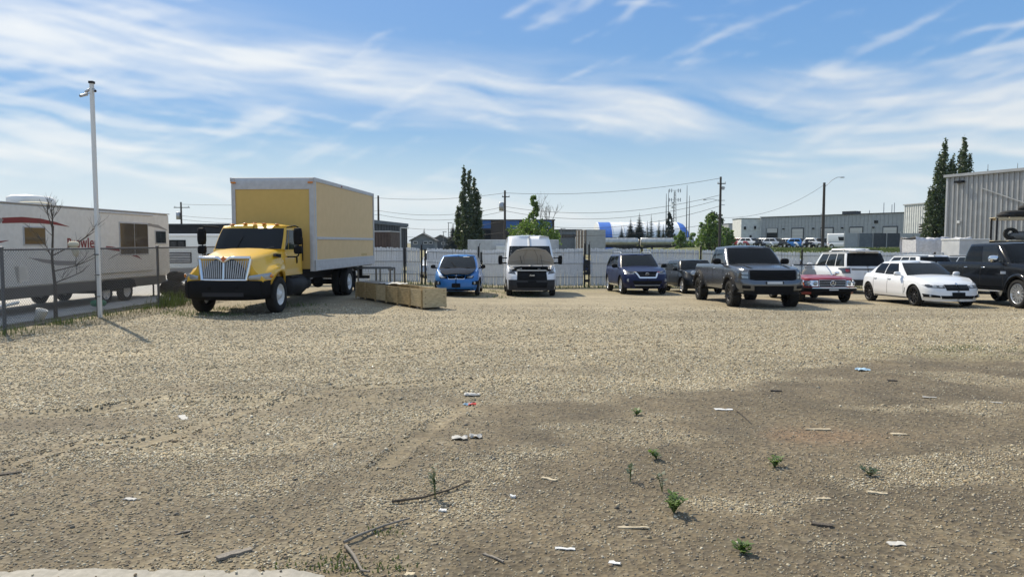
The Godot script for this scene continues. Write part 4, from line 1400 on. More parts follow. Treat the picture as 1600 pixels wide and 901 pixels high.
func white_sedan():
	var o = place("white_sedan", "white sports sedan with black wheels between red roadster and black pickup", "car", 13.42, 23.75)
	var c = {a = 2.32, b = 0.905, n = 7.5, m = 2.7, top = [[-2.32, 0.88], [-2.1, 0.97], [-1.4, 1.00], [0.6, 0.93], [1.0, 0.93], [1.6, 0.87], [2.1, 0.76], [2.32, 0.66]], crown = [[-2.3, 0.03], [0.5, 0.05], [2.3, 0.05]], sill = 0.22, fb = 0.19, rb = 0.28, wz = [1.42, -1.39], R = 0.37, ry = 0.325,
		of = [[0, 0.05], [0.2, 0.0], [0.55, 0.02], [0.8, 0.06], [1, 0.16]], os = [[0, 0.05], [0.2, 0.0], [0.6, 0.0], [0.85, 0.03], [1, 0.11]], orr = [[0, 0.06], [0.3, 0], [1, 0.08]]}
	car_shell(c, "body", "paint_white", o)
	var g = {yb = 0.90, yt = 1.375, zf0 = 0.95, zf1 = 0.15, zr0 = -1.85, zr1 = -1.00, wb = 0.805, wt = 0.60, n = 12.0, m = 3.8, crown = 0.05, bulge = 0.035}
	greenhouse(g, "cabin", "paint_white", o)
	win_front(g, "windshield", 0.90, 0.07, 0.92, "glass", o)
	win_rear(g, "rear_window", 0.86, 0.15, 0.90, "glass_tint", o)
	for s in [1.0, -1.0]:
		win_side(g, "side_window", s, 0.17, 0.50, 0.10, 0.48, 0.12, 0.88, "glass_tint", o)
		win_side(g, "side_window", s, 0.52, 0.76, 0.51, 0.88, 0.12, 0.88, "glass_tint", o)
		mirror(o, c, s, 0.62, 0.99, 0.84, "paint_white", Vector3(0.21, 0.14, 0.12))
		var h = on_front(c, "headlight", [[s * 0.36, 0.575], [s * 0.76, 0.60], [s * 0.84, 0.70], [s * 0.36, 0.655]], 0.008, "lamp_dark", o)
		on_front(c, "headlight_lens", [[s * 0.42, 0.595], [s * 0.50, 0.595], [s * 0.50, 0.65], [s * 0.42, 0.65]], 0.014, "lamp_glass", h, 3, 3)
		on_front(c, "headlight_lens", [[s * 0.57, 0.60], [s * 0.66, 0.605], [s * 0.66, 0.665], [s * 0.57, 0.655]], 0.014, "lamp_glass", h, 3, 3)
		on_front(c, "bumper_intake", [[s * 0.50, 0.30], [s * 0.82, 0.31], [s * 0.84, 0.41], [s * 0.52, 0.36]], 0.008, "black_plastic", o)
		var f = S()
		disc(f, front_pt(c, s * 0.72, 0.345) + Vector3(0, 0, 0.002), 0.04, 0.02)
		obj("fog_light", f, "lamp_glass", o)
		on_side(c, "sill_trim", [[-0.95, 0.235], [1.0, 0.235], [1.0, 0.27], [-0.95, 0.27]], 0.012, s, "grey_plastic", o)
		on_side(c, "fender_vent", [[0.93, 0.40], [0.955, 0.40], [0.985, 0.56], [0.96, 0.56]], 0.006, s, "black_plastic", o, 2, 3)
	kidneys(c, o, 0.535, 0.665, 0.03, 0.32, "black_gloss")
	roundel(o, front_pt(c, 0, 0.70) + Vector3(0, 0.012, 0.0), 0.04, Vector3(0, 0.7, 1))
	on_front(c, "lower_intake", [[-0.46, 0.27], [0.46, 0.27], [0.50, 0.36], [-0.50, 0.36]], 0.008, "black_plastic", o)
	on_front(c, "licence_plate", [[-0.19, 0.32], [0.19, 0.32], [0.19, 0.46], [-0.19, 0.46]], 0.022, "black_plastic", o)
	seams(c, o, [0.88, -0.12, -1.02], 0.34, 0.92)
	handles(c, o, [-0.02, -0.92], 0.82, "paint_white")
	wipers(g, o, [[-0.1, -0.72, 0.08], [0.45, -0.1, 0.07]])
	wheels(c, o, "mesh", "rim_dark", 0.23, 0.245, 0.01)

func black_pickup():
	var o = place("black_pickup", "glossy black crew cab pickup with silver wheels beside white sedan", "pickup truck", 16.05, 23.0, -0.02)
	var c = {a = 2.95, b = 1.0, n = 14.0, m = 3.2, top = [[-2.95, 1.36], [-0.9, 1.38], [1.0, 1.36], [1.35, 1.33], [2.3, 1.27], [2.95, 1.12]], crown = [[-2.9, 0.0], [1.0, 0.0], [1.3, 0.06], [2.9, 0.05]], sill = 0.50, fb = 0.42, rb = 0.52, wz = [1.80, -1.80], R = 0.52, ry = 0.43,
		of = [[0, 0.02], [0.3, 0.0], [1, 0.08]], os = [[0, 0.05], [0.15, 0.01], [0.5, 0.0], [0.88, 0.02], [1, 0.07]], orr = [[0, 0.02], [1, 0.02]],
		dip = bed_dip(-2.85, -1.22, 0.5), cols = [1.0, 0.97, 0.905, 0.895, 0.7, 0.4, 0.0, -0.4, -0.7, -0.895, -0.905, -0.97, -1.0]}
	car_shell(c, "body", "paint_char", o)
	var g = {yb = 1.32, yt = 1.95, zf0 = 1.40, zf1 = 0.62, zr0 = -1.18, zr1 = -0.98, wb = 0.915, wt = 0.75, n = 16.0, m = 4.5, crown = 0.06, bulge = 0.03}
	greenhouse(g, "cab", "paint_char", o)
	win_front(g, "windshield", 0.91, 0.07, 0.93, "glass_tint", o)
	win_rear(g, "rear_window", 0.85, 0.12, 0.86, "glass_tint", o)
	for s in [1.0, -1.0]:
		win_side(g, "side_window", s, 0.16, 0.52, 0.14, 0.50, 0.08, 0.88, "glass", o)
		win_side(g, "side_window", s, 0.55, 0.90, 0.53, 0.90, 0.08, 0.88, "glass_tint", o)
		mirror(o, c, s, 0.90, 1.47, 0.98, "chrome", Vector3(0.30, 0.22, 0.15))
		var h = on_front(c, "headlight", [[s * 0.62, 0.90], [s * 0.92, 0.92], [s * 0.94, 1.10], [s * 0.62, 1.08]], 0.012, "lamp_glass", o)
		on_side(c, "side_step", [[-1.1, 0.47], [1.1, 0.47], [1.1, 0.53], [-1.1, 0.53]], 0.10, s, "rim_silver", o)
		on_side(c, "badge", [[1.02, 1.01], [1.26, 1.01], [1.26, 1.09], [1.02, 1.09]], 0.008, s, "rim_silver", o, 2, 2)
	on_front(c, "grille", [[-0.58, 0.72], [0.58, 0.72], [0.58, 1.10], [-0.58, 1.10]], 0.02, "chrome", o)
	on_front(c, "bumper", [[-0.96, 0.50], [0.96, 0.50], [0.97, 0.70], [-0.97, 0.70]], 0.07, "chrome", o, 16, 4)
	flare(c, o, "paint_char", false)
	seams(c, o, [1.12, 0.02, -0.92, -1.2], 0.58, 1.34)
	handles(c, o, [0.16, -0.74], 1.20, "chrome")
	wheels(c, o, "many", "rim_silver", 0.30, 0.30, -0.03)

func rear_suvs():
	# white off-road wagon, tail towards us
	var o = place("white_suv", "white suv seen from behind over the red roadster with black rear window", "suv", 14.9, 32.3, PI)
	var c = {a = 2.42, b = 0.98, n = 12.0, m = 3.4, top = [[-2.42, 1.12], [1.0, 1.14], [1.5, 1.12], [2.42, 0.98]], crown = [[-2, 0.0], [2, 0.05]], sill = 0.36, fb = 0.32, rb = 0.36, wz = [1.45, -1.40], R = 0.44, ry = 0.38,
		of = [[0, 0.06], [0.3, 0.0], [1, 0.1]], os = [[0, 0.05], [0.2, 0.0], [0.7, 0.0], [1, 0.08]], orr = [[0, 0.06], [0.3, 0], [1, 0.05]]}
	car_shell(c, "body", "paint_white", o)
	var g = {yb = 1.09, yt = 1.77, zf0 = 1.15, zf1 = 0.50, zr0 = -2.36, zr1 = -2.05, wb = 0.90, wt = 0.75, n = 16.0, m = 4.5, crown = 0.04, bulge = 0.02}
	greenhouse(g, "cabin", "paint_white", o)
	win_rear(g, "rear_window", 0.92, 0.10, 0.90, "glass_tint", o)
	win_front(g, "windshield", 0.9, 0.07, 0.93, "glass", o)
	for s in [1.0, -1.0]:
		win_side(g, "side_window", s, 0.14, 0.40, 0.14, 0.40, 0.10, 0.88, "glass", o)
		win_side(g, "side_window", s, 0.42, 0.68, 0.42, 0.68, 0.10, 0.88, "glass", o)
		win_side(g, "side_window", s, 0.70, 0.93, 0.70, 0.92, 0.10, 0.88, "glass", o)
		mirror(o, c, s, 0.95, 1.20, 0.93, "paint_white", Vector3(0.24, 0.18, 0.13))
		var t = on_rear(c, "tail_light", [[s * 0.70, 0.86], [s * 0.93, 0.86], [s * 0.93, 1.08], [s * 0.70, 1.08]], 0.012, "lamp_dark", o)
		on_rear(c, "tail_lens", [[s * 0.73, 0.92], [s * 0.84, 0.92], [s * 0.84, 1.03], [s * 0.73, 1.03]], 0.02, "tail_red", t, 3, 3)
		var rr = S()
		tube(rr, [Vector3(s * 0.66, 1.80, 0.3), Vector3(s * 0.67, 1.84, 0.1), Vector3(s * 0.67, 1.84, -1.7), Vector3(s * 0.66, 1.80, -1.9)], 0.02)
		obj("roof_rail", rr, "black_plastic", o)
	var sp = S()
	rbox(sp, Vector3(0, 1.78, -2.12), Vector3(1.40, 0.05, 0.30), 4.0)
	obj("roof_spoiler", sp, "paint_white", o)
	on_rear(c, "tailgate_trim", [[-0.66, 1.00], [0.66, 1.00], [0.66, 1.05], [-0.66, 1.05]], 0.015, "grey_plastic", o)
	on_rear(c, "bumper", [[-0.93, 0.38], [0.93, 0.38], [0.94, 0.60], [-0.94, 0.60]], 0.05, "grey_plastic", o, 14, 4)
	on_rear(c, "licence_plate", [[-0.16, 0.76], [0.16, 0.76], [0.16, 0.90], [-0.16, 0.90]], 0.015, "plate", o)
	wheels(c, o, "five", "rim_silver", 0.24, 0.26)
	# two more tails further along: white wagon and silver crossover
	for k in 2:
		var oo = place(["white_wagon", "silver_crossover"][k], ["white wagon roof and side windows showing above the white sedan", "silver crossover tail with dark rear window beside the black pickup bed"][k], "car", [18.2, 20.25][k], [32.6, 31.8][k], PI)
		var cc = {a = 2.25, b = 0.92, n = 9.0, m = 3.0, top = [[-2.25, 1.02], [1.0, 1.04], [2.25, 0.82]], crown = [[-2, 0.0], [2, 0.05]], sill = 0.30, fb = 0.28, rb = 0.3, wz = [1.35, -1.32], R = 0.40, ry = 0.34,
			of = [[0, 0.06], [0.3, 0.0], [1, 0.1]], os = [[0, 0.05], [0.2, 0.0], [0.7, 0.0], [1, 0.09]], orr = [[0, 0.06], [0.3, 0], [1, 0.06]]}
		var pm: String = ["paint_white", "paint_silver"][k]
		car_shell(cc, "body", pm, oo)
		var gg = {yb = 0.99, yt = 1.62, zf0 = 1.15, zf1 = 0.42, zr0 = -2.18, zr1 = -1.78, wb = 0.83, wt = 0.66, n = 12.0, m = 4.0, crown = 0.05, bulge = 0.03}
		greenhouse(gg, "cabin", pm, oo)
		win_rear(gg, "rear_window", 0.88, 0.14, 0.90, "glass_tint", oo)
		win_front(gg, "windshield", 0.9, 0.07, 0.92, "glass", oo)
		for s in [1.0, -1.0]:
			win_side(gg, "side_window", s, 0.14, 0.42, 0.14, 0.42, 0.12, 0.86, "glass", oo)
			win_side(gg, "side_window", s, 0.45, 0.68, 0.45, 0.68, 0.12, 0.86, "glass", oo)
			win_side(gg, "side_window", s, 0.71, 0.92, 0.71, 0.88, 0.12, 0.86, "glass", oo)
			on_rear(cc, "tail_light", [[s * 0.62, 0.78], [s * 0.88, 0.78], [s * 0.88, 0.92], [s * 0.62, 0.90]], 0.012, "tail_red", oo)
			mirror(oo, cc, s, 0.85, 1.10, 0.87, pm)
		wheels(cc, oo, "five", "rim_silver", 0.21, 0.22)
# ---------------------------------------------------------------- fences
func lf_x(d) -> float:   # line of the left fence
	return -10.86 + 0.045 * (d - 15.3)

# woven wire between two points, joined: far too many to tell apart
func chain_wires(a: Vector3, b: Vector3, h: float, pitch: float, r: float):
	var st = S()
	var dir = b - a
	var l = Vector2(dir.x, dir.z).length()
	dir = dir / l
	var n = int(ceil((l + h) / pitch))
	var side = Vector3(-dir.z, 0, dir.x).normalized()
	for s in [0, 1]:
		for i in n:
			var t0 = i * pitch - h
			var y0 = 0.0; var y1 = h
			var u0: float = t0; var u1: float = t0 + h
			if u0 < 0.0: y0 = -u0; u0 = 0.0
			if u1 > l: y1 = h - (u1 - l); u1 = l
			if u1 - u0 < 0.03: continue
			var p: Vector3; var q: Vector3
			if s == 0:
				p = a + dir * u0 + Vector3.UP * y0; q = a + dir * u1 + Vector3.UP * y1
			else:
				p = a + dir * u0 + Vector3.UP * (h - y0); q = a + dir * u1 + Vector3.UP * (h - y1)
			tube(st, [p + side * 0.004 * (s * 2 - 1), q + side * 0.004 * (s * 2 - 1)], r, r, 3, false)
	return st

func left_fence_area():
	var o = thing("chain_link_fence", "bare grey chain-link fence with dark posts in front of the camper", "fence")
	var ds = [9.2, 12.2, 15.25, 18.5, 21.4, 24.4, 27.4, 30.4, 33.4]
	for i in ds.size():
		var d: float = ds[i]
		var x = lf_x(d)
		var st = S()
		tube(st, [Vector3(x, -0.1, -d), Vector3(x, 1.80, -d)], 0.036 if i != 3 else 0.05, -1, 10)
		rbox(st, Vector3(x, 1.81, -d), Vector3(0.09, 0.06, 0.09), 2.5)
		obj("post", st, "galv_dark", o)
		if i + 1 < ds.size():
			var e: float = ds[i + 1]
			var r = S()
			tube(r, [Vector3(x, 1.77, -d), Vector3(lf_x(e), 1.77, -e)], 0.021, -1, 8)
			obj("top_rail", r, "galv_dark", o)
			var bw = S()
			tube(bw, [Vector3(x + 0.02, 0.09, -d), Vector3(lf_x(e) + 0.02, 0.09, -e)], 0.004, -1, 4)
			obj("tension_wire", bw, "wire", o)
			var m = obj("chain_link_mesh", chain_wires(Vector3(x + 0.03, 0.06, -d), Vector3(lf_x(e) + 0.03, 0.06, -e), 1.74, 0.076, 0.0042), "wire", o)
			m.set_meta("kind", "stuff")
	# tall pole with cameras, strapped to the stout fence post
	var px = lf_x(18.5) - 0.02
	o = thing("camera_pole", "tall square white steel pole carrying security cameras at its top", "pole", Vector3(px + 0.13, 0.0, -18.36))
	bpart("shaft", o, "white_plastic", Vector3(0, 2.92, 0), Vector3(0.088, 6.04, 0.088), Basis.IDENTITY, 0.012)
	bpart("pole_cap", o, "steel_dark", Vector3(0, 5.95, 0), Vector3(0.112, 0.06, 0.112))
	for y in [0.55, 1.10, 1.62]:
		var st = S()
		tube(st, [Vector3(-0.06, y, 0.07), Vector3(0.06, y, 0.07)], 0.012)
		tube(st, [Vector3(-0.06, y, 0.07), Vector3(-0.05, y, -0.17)], 0.012)
		obj("strap", st, "galv_dark", o)
	for k in [[-0.16, 5.62, 0.08, -0.9], [0.11, 5.74, 0.08, 0.7], [-0.10, 5.76, -0.02, -1.9]]:
		var st = S()
		var b = Basis(Vector3.UP, k[3]) * Basis(Vector3.RIGHT, 0.35)
		lathe(st, [[-0.09, 0.0], [-0.09, 0.033], [0.07, 0.037], [0.10, 0.035], [0.10, 0.0]], 12, Transform3D(b * Basis(Vector3.UP, -PI / 2), Vector3(k[0], k[1], k[2])))
		var cm = obj("security_camera", st, "galv", o)
		var l = S()
		disc(l, Vector3(k[0], k[1], k[2]) + b * Vector3(0, 0, 0.099), 0.026, 0.006, 12, b * Vector3(0, 0, 1))
		obj("lens", l, "black_gloss", cm)
		var ar = S()
		tube(ar, [Vector3(0, k[1] + 0.06, 0), Vector3(k[0] * 0.6, k[1] + 0.05, k[2] * 0.6), Vector3(k[0], k[1] + 0.03, k[2])], 0.014)
		obj("bracket", ar, "galv", cm)
	# notice on the mesh
	o = thing("fence_notice", "white paper notice wired askew to the chain-link fence", "notice", Vector3(lf_x(15.75) + 0.05, 1.24, -15.75), Basis(Vector3.UP, 1.15) * Basis(Vector3.BACK, 0.16))
	bpart("sheet", o, "paper", Vector3.ZERO, Vector3(0.26, 0.36, 0.004))
	var tl = S()
	for i in 7: box(tl, Vector3(rg.randf_range(-0.02, 0.02), 0.12 - i * 0.04, 0.003), Vector3(0.16 + rg.randf() * 0.05, 0.008, 0.002))
	var pr = obj("print_lines", tl, "camper_grey", o)
	pr.set_meta("kind", "stuff")
	camper()
	dead_sapling()
	# pale pipe lying behind the fence, and a fallen white tub
	var st = S()
	tube(st, [Vector3(-12.9, 0.10, -14.9), Vector3(-11.75, 0.50, -17.0)], 0.035, 0.035, 8)
	tag(obj("plastic_pipe", st, "white_plastic"), "long white plastic pipe lying slantwise behind the chain-link fence", "pipe")
	st = S()
	lathe(st, [[0.0, 0.0], [0.0, 0.10], [0.24, 0.125], [0.26, 0.13], [0.25, 0.11], [0.02, 0.09]], 14, Transform3D(Basis(Vector3(0.3, 0.9, 0).normalized(), Vector3(-0.9, 0.3, 0).normalized(), Vector3(0, 0, 1)), Vector3(-11.25, 0.09, -16.95)))
	tag(obj("plastic_pail", st, "white_plastic"), "small white plastic pail among weeds behind the chain-link fence", "pail")
	st = S()
	rbox(st, Vector3(-12.0, 0.17, -20.7), Vector3(0.42, 0.2, 0.3), 3.0)
	tag(obj("green_jug", st, mat("jug_green", lin(0.03, 0.22, 0.12), 0.4)), "green plastic jug lying by the camper wheels", "jug")

func camper():
	var yaw = -0.05
	# local x out of the wall towards us, local z = -depth along it
	var b = Basis(Vector3.UP, yaw)
	var org = Vector3(-12.70, 0.08, -22.6)
	var o = thing("travel_trailer", "cream travel trailer with red and grey swooshes behind the chain-link fence", "camper", org, b)
	var z0 = 22.6 - 26.25; var z1 = 22.6 - 14.6   # far and near ends
	var zc = (z0 + z1) * 0.5; var L = z1 - z0
	cbox_part("wall", o, "camper", Vector3(-1.2, 1.76, zc), Vector3(2.4, 2.20, L), 0.05)
	cbox_part("roof_edge", o, "alu_old", Vector3(-1.2, 2.875, zc), Vector3(2.44, 0.035, L + 0.03), 0.01)
	cbox_part("skirt", o, "camper_skirt", Vector3(-1.2, 0.52, zc + 0.1), Vector3(2.36, 0.30, L - 0.35), 0.03)
	# slide-out room
	cbox_part("slide_out", o, "camper", Vector3(0.0, 1.83, 22.6 - 23.55), Vector3(0.12, 1.90, 2.9), 0.02)
	cbox_part("slide_rail", o, "alu_old", Vector3(0.02, 2.78, 22.6 - 23.55), Vector3(0.14, 0.035, 3.0), 0.008)
	var wn = [[18.95, 19.72, 1.80, 2.24, 0.0, "glass_brown"], [23.1, 24.68, 1.46, 2.48, 0.06, "glass_brown"], [25.3, 25.95, 1.82, 2.25, 0.0, "win_dark"], [15.6, 16.9, 1.6, 2.3, 0.0, "win_dark"]]
	for w in wn:
		var c = Vector3(w[4] + 0.004, (w[2] + w[3]) * 0.5, 22.6 - (w[0] + w[1]) * 0.5)
		var f = cbox_part("window", o, "alu_old", c, Vector3(0.03, w[3] - w[2] + 0.07, w[1] - w[0] + 0.07), 0.006)
		if w[1] - w[0] > 1.2 or w[5] == "win_dark":
			for s in [-1, 1]:
				bpart("pane", f, w[5], c + Vector3(0.016, 0, s * (w[1] - w[0]) * 0.255), Vector3(0.008, w[3] - w[2] - 0.02, (w[1] - w[0]) * 0.49))
		else:
			bpart("pane", f, w[5], c + Vector3(0.016, 0, 0), Vector3(0.008, w[3] - w[2], w[1] - w[0]))
	# swooshes, as flat vinyl strips given by [depth, centre height, thickness]
	var sw = [["camper_red", [[18.2, 2.40, 0.14], [18.9, 2.44, 0.155], [19.6, 2.43, 0.13], [20.2, 2.38, 0.08], [20.75, 2.30, 0.01]]],
		["camper_grey", [[17.2, 2.15, 0.05], [17.7, 2.28, 0.25], [18.05, 2.38, 0.24], [18.25, 2.42, 0.02]]],
		["camper_red", [[17.4, 1.75, 0.05], [17.9, 1.83, 0.07], [18.4, 1.90, 0.01]]],
		["camper_red", [[21.25, 1.66, 0.01], [21.9, 1.69, 0.08], [22.07, 1.69, 0.09]]],
		["camper_grey", [[19.1, 1.44, 0.01], [19.6, 1.35, 0.09], [20.2, 1.27, 0.13], [20.8, 1.25, 0.12], [21.1, 1.26, 0.10]]]]
	var sw2 = [["camper_red", [[22.35, 1.69, 0.10], [22.7, 1.66, 0.115], [23.05, 1.61, 0.09]]], ["camper_red", [[23.42, 1.50, 0.02], [23.7, 1.46, 0.085], [24.05, 1.38, 0.07], [24.3, 1.28, 0.01]]], ["camper_grey", [[22.4, 1.30, 0.01], [22.7, 1.40, 0.04], [23.05, 1.50, 0.03]]], ["camper_grey", [[24.72, 2.46, 0.10], [24.98, 2.45, 0.10]]]]
	for k in 2:
		for w in [sw, sw2][k]:
			var st = S()
			flat(st)
			var pts: Array = w[1]
			for i in pts.size() - 1:
				var p = pts[i]; var q = pts[i + 1]
				var xx = 0.003 + k * 0.0605
				quad(st, Vector3(xx, p[1] - p[2] * 0.5, 22.6 - p[0]), Vector3(xx, q[1] - q[2] * 0.5, 22.6 - q[0]), Vector3(xx, q[1] + q[2] * 0.5, 22.6 - q[0]), Vector3(xx, p[1] + p[2] * 0.5, 22.6 - p[0]))
			obj("vinyl_stripe", st, w[0], o)
	var st3 = S()
	flat(st3)
	for p in [[25.03, 25.5, 2.40, 2.49, 2.36, 2.47], [25.5, 26.1, 2.36, 2.47, 2.28, 2.30]]:
		quad(st3, Vector3(0.003, p[2], 22.6 - p[0]), Vector3(0.003, p[4], 22.6 - p[1]), Vector3(0.003, p[5], 22.6 - p[1]), Vector3(0.003, p[3], 22.6 - p[0]))
	obj("vinyl_stripe", st3, "camper_grey", o)
	text("lettering", "Prowler", o, "camper_red", 0.27, 0.006, Transform3D(Basis(Vector3.UP, PI / 2), Vector3(0.004, 1.83, 22.6 - 21.32)))
	# roof gear
	var ac = S()
	rbox(ac, Vector3(-1.2, 3.05, 22.6 - 20.9), Vector3(0.75, 0.33, 1.35), 5.0)
	obj("air_conditioner", ac, "white_plastic", o)
	var vn = S()
	rbox(vn, Vector3(-0.8, 2.94, 22.6 - 20.5), Vector3(0.6, 0.14, 0.9), 3.0)
	obj("roof_vent", vn, "foam", o)
	vn = S()
	rbox(vn, Vector3(-1.0, 2.92, 22.6 - 23.4), Vector3(0.5, 0.07, 0.5), 3.0)
	obj("roof_vent", vn, "white_plastic", o)
	vn = S()
	tube(vn, [Vector3(-0.7, 2.85, 22.6 - 22.9), Vector3(-0.7, 3.15, 22.6 - 22.9)], 0.008, 0.004, 4)
	obj("antenna", vn, "white_plastic", o)
	# hatches, lamp, downspout
	for h in [[21.15, 1.25, 0.34, 0.28], [24.9, 1.12, 0.3, 0.3]]:
		var hb = cbox_part("hatch", o, "alu_old", Vector3(0.005, h[1], 22.6 - h[0]), Vector3(0.02, h[3], h[2]), 0.004)
		bpart("hatch_door", hb, "camper", Vector3(0.012, h[1], 22.6 - h[0]), Vector3(0.012, h[3] - 0.04, h[2] - 0.04))
	var lm = S()
	rbox(lm, Vector3(0.03, 2.52, 22.6 - 22.3), Vector3(0.06, 0.09, 0.07), 2.5)
	obj("porch_light", lm, "black_plastic", o)
	for k in [[22.5, 0.0], [23.62, 0.0]]:
		wheel(o, Vector3(-0.16, 0.26, 22.6 - k[0]), 1.0, 0.34, 0.20, 0.20, "camper", "rim_white")
		wheel(o, Vector3(-2.24, 0.26, 22.6 - k[0]), -1.0, 0.34, 0.20, 0.20, "camper", "rim_white")
	var ax = S()
	for k in [22.5, 23.62]: tube(ax, [Vector3(-0.2, 0.28, 22.6 - k), Vector3(-2.2, 0.28, 22.6 - k)], 0.04)
	obj("axle", ax, "steel_dark", o)
	var wa = S()
	prism(wa, [Vector2(22.6 - 24.02, 0.36), Vector2(22.6 - 22.1, 0.36), Vector2(22.6 - 22.2, 0.60), Vector2(22.6 - 22.4, 0.66), Vector2(22.6 - 23.75, 0.66), Vector2(22.6 - 23.92, 0.60)], -0.3, 0.012)
	obj("wheel_arch", wa, "under", o)
	for z in [22.6 - 16.2, 22.6 - 25.6]:
		var jk = S()
		tube(jk, [Vector3(-0.3, 0.5, z), Vector3(-0.3, -0.05, z)], 0.03)
		box(jk, Vector3(-0.3, -0.06, z), Vector3(0.2, 0.03, 0.2))
		obj("stabiliser", jk, "steel_dark", o)

func cbox_part(nm, parent, m, c, s, ch):
	return bpart(nm, parent, m, c, s, Basis.IDENTITY, ch)

func branch(st, p: Vector3, dir: Vector3, l: float, r: float, lev: int, rr: RandomNumberGenerator):
	var pts = [p]
	var d = dir
	var q = p
	for i in 4:
		d = (d + Vector3(rr.randf_range(-0.16, 0.16), rr.randf_range(-0.02, 0.14), rr.randf_range(-0.16, 0.16))).normalized()
		q = q + d * l * 0.25
		pts.append(q)
	tube(st, pts, r, r * 0.45, 6 if r > 0.015 else 4, false)
	if lev <= 0: return
	for i in (4 if lev > 1 else 3):
		var t = rr.randi_range(1, 3)
		var a = rr.randf() * TAU
		var nd = (d + Vector3(cos(a), rr.randf_range(0.1, 0.7), sin(a)) * 0.9).normalized()
		branch(st, pts[t], nd, l * rr.randf_range(0.42, 0.66), r * 0.5, lev - 1, rr)

func dead_sapling():
	var rr = RandomNumberGenerator.new()
	rr.seed = 31
	var o = thing("dead_sapling", "leafless dead sapling with thin upright twigs behind the chain-link fence", "tree", Vector3(-11.62, 0, -18.15))
	var st = S()
	tube(st, [Vector3(0, 0, 0), Vector3(0.02, 0.8, 0), Vector3(-0.02, 1.5, 0.02), Vector3(0.03, 2.35, 0)], 0.05, 0.02, 9)
	obj("trunk", st, "bark", o)
	for k in [[1.2, 0.9, 0.3, 1.0], [1.5, -0.8, 0.9, 0.9], [1.6, 1.3, 0.7, 1.1], [1.9, -0.4, 1.4, 0.9], [2.1, 0.3, 1.6, 0.8], [0.9, 1.2, 0.4, 0.8], [2.3, -0.2, 2.0, 0.6]]:
		var bs = S()
		branch(bs, Vector3(0, k[0], 0), Vector3(k[1], k[2], rr.randf_range(-0.6, 0.6)).normalized(), k[3], 0.016, 2, rr)
		obj("limb", bs, "bark", o)
	var bg = S()
	rbox(bg, Vector3(-11.0, 1.88, -18.0), Vector3(0.26, 0.16, 0.18), 2.6)
	rbox(bg, Vector3(-10.97, 1.73, -18.0), Vector3(0.16, 0.34, 0.13), 2.2, Basis(Vector3.BACK, 0.2))
	tag(obj("foam_scrap", bg, "foam"), "torn pale foam scrap caught on dead twigs above the fence rail", "scrap")

# ---------------------------------------------------------------- slatted fence along the back
func bf_d(x) -> float:
	return 33.3 + 0.33 * (clampf(x, -11.0, 3.3) + 6.4)

func slat_run(nm, label, posts, lean):
	var o = thing(nm, label, "fence", Vector3.ZERO, Basis.IDENTITY, "white slatted fence along the back")
	for i in posts.size():
		var x: float = posts[i][0]
		var d = bf_d(x)
		var y = base_h(x, -d)
		var h: float = posts[i][1]
		var st = S()
		tube(st, [Vector3(x, y - 0.1, -d + 0.05), Vector3(x, y + h + posts[i][2], -d + 0.05)], 0.045, -1, 10)
		if posts[i][2] > 0.1:
			tube(st, [Vector3(x, y + h + posts[i][2] - 0.05, -d + 0.05), Vector3(x + 0.06, y + h + posts[i][2] + 0.16, -d - 0.1)], 0.018, -1, 6)
		obj("post", st, "steel_dark", o)
		if i + 1 >= posts.size(): continue
		var x2: float = posts[i + 1][0]
		var d2 = bf_d(x2)
		var y2 = base_h(x2, -d2)
		var h2: float = posts[i + 1][1]
		var A = Vector3(x, y, -d); var B = Vector3(x2, y2, -d2)
		var along = (B - A); var L = Vector2(along.x, along.z).length()
		var n = int(L / 0.076)
		var s2 = S()
		for k in n:
			var t = (k + 0.5) / n
			if t * L < 0.10 or (1 - t) * L < 0.10: continue
			var hh = lerpf(h, h2, t) + rg.randf_range(-0.035, 0.02)
			var c = A.lerp(B, t) + Vector3(0, 0.10 + hh * 0.5, 0)
			box(s2, c, Vector3(0.069, hh, 0.006), Basis(Vector3.UP, -atan2(along.z, along.x)) * Basis(Vector3.BACK, rg.randf_range(-0.012, 0.012)))
		var so = obj("slats", s2, "slat", o)
		so.set_meta("kind", "stuff")
		var m = obj("chain_link_mesh", chain_wires(A + Vector3(0, 0.08, 0.012), B + Vector3(0, 0.08, 0.012), minf(h, h2), 0.085, 0.0022), "wire", o)
		m.set_meta("kind", "stuff")
		for f in [0.26, 0.62, 0.92]:
			var r = S()
			tube(r, [A + Vector3(0, h * f + 0.06, 0.03), B + Vector3(0, h2 * f + 0.06, 0.03)], 0.011, -1, 5)
			obj("tension_wire", r, "wire", o)
	return o

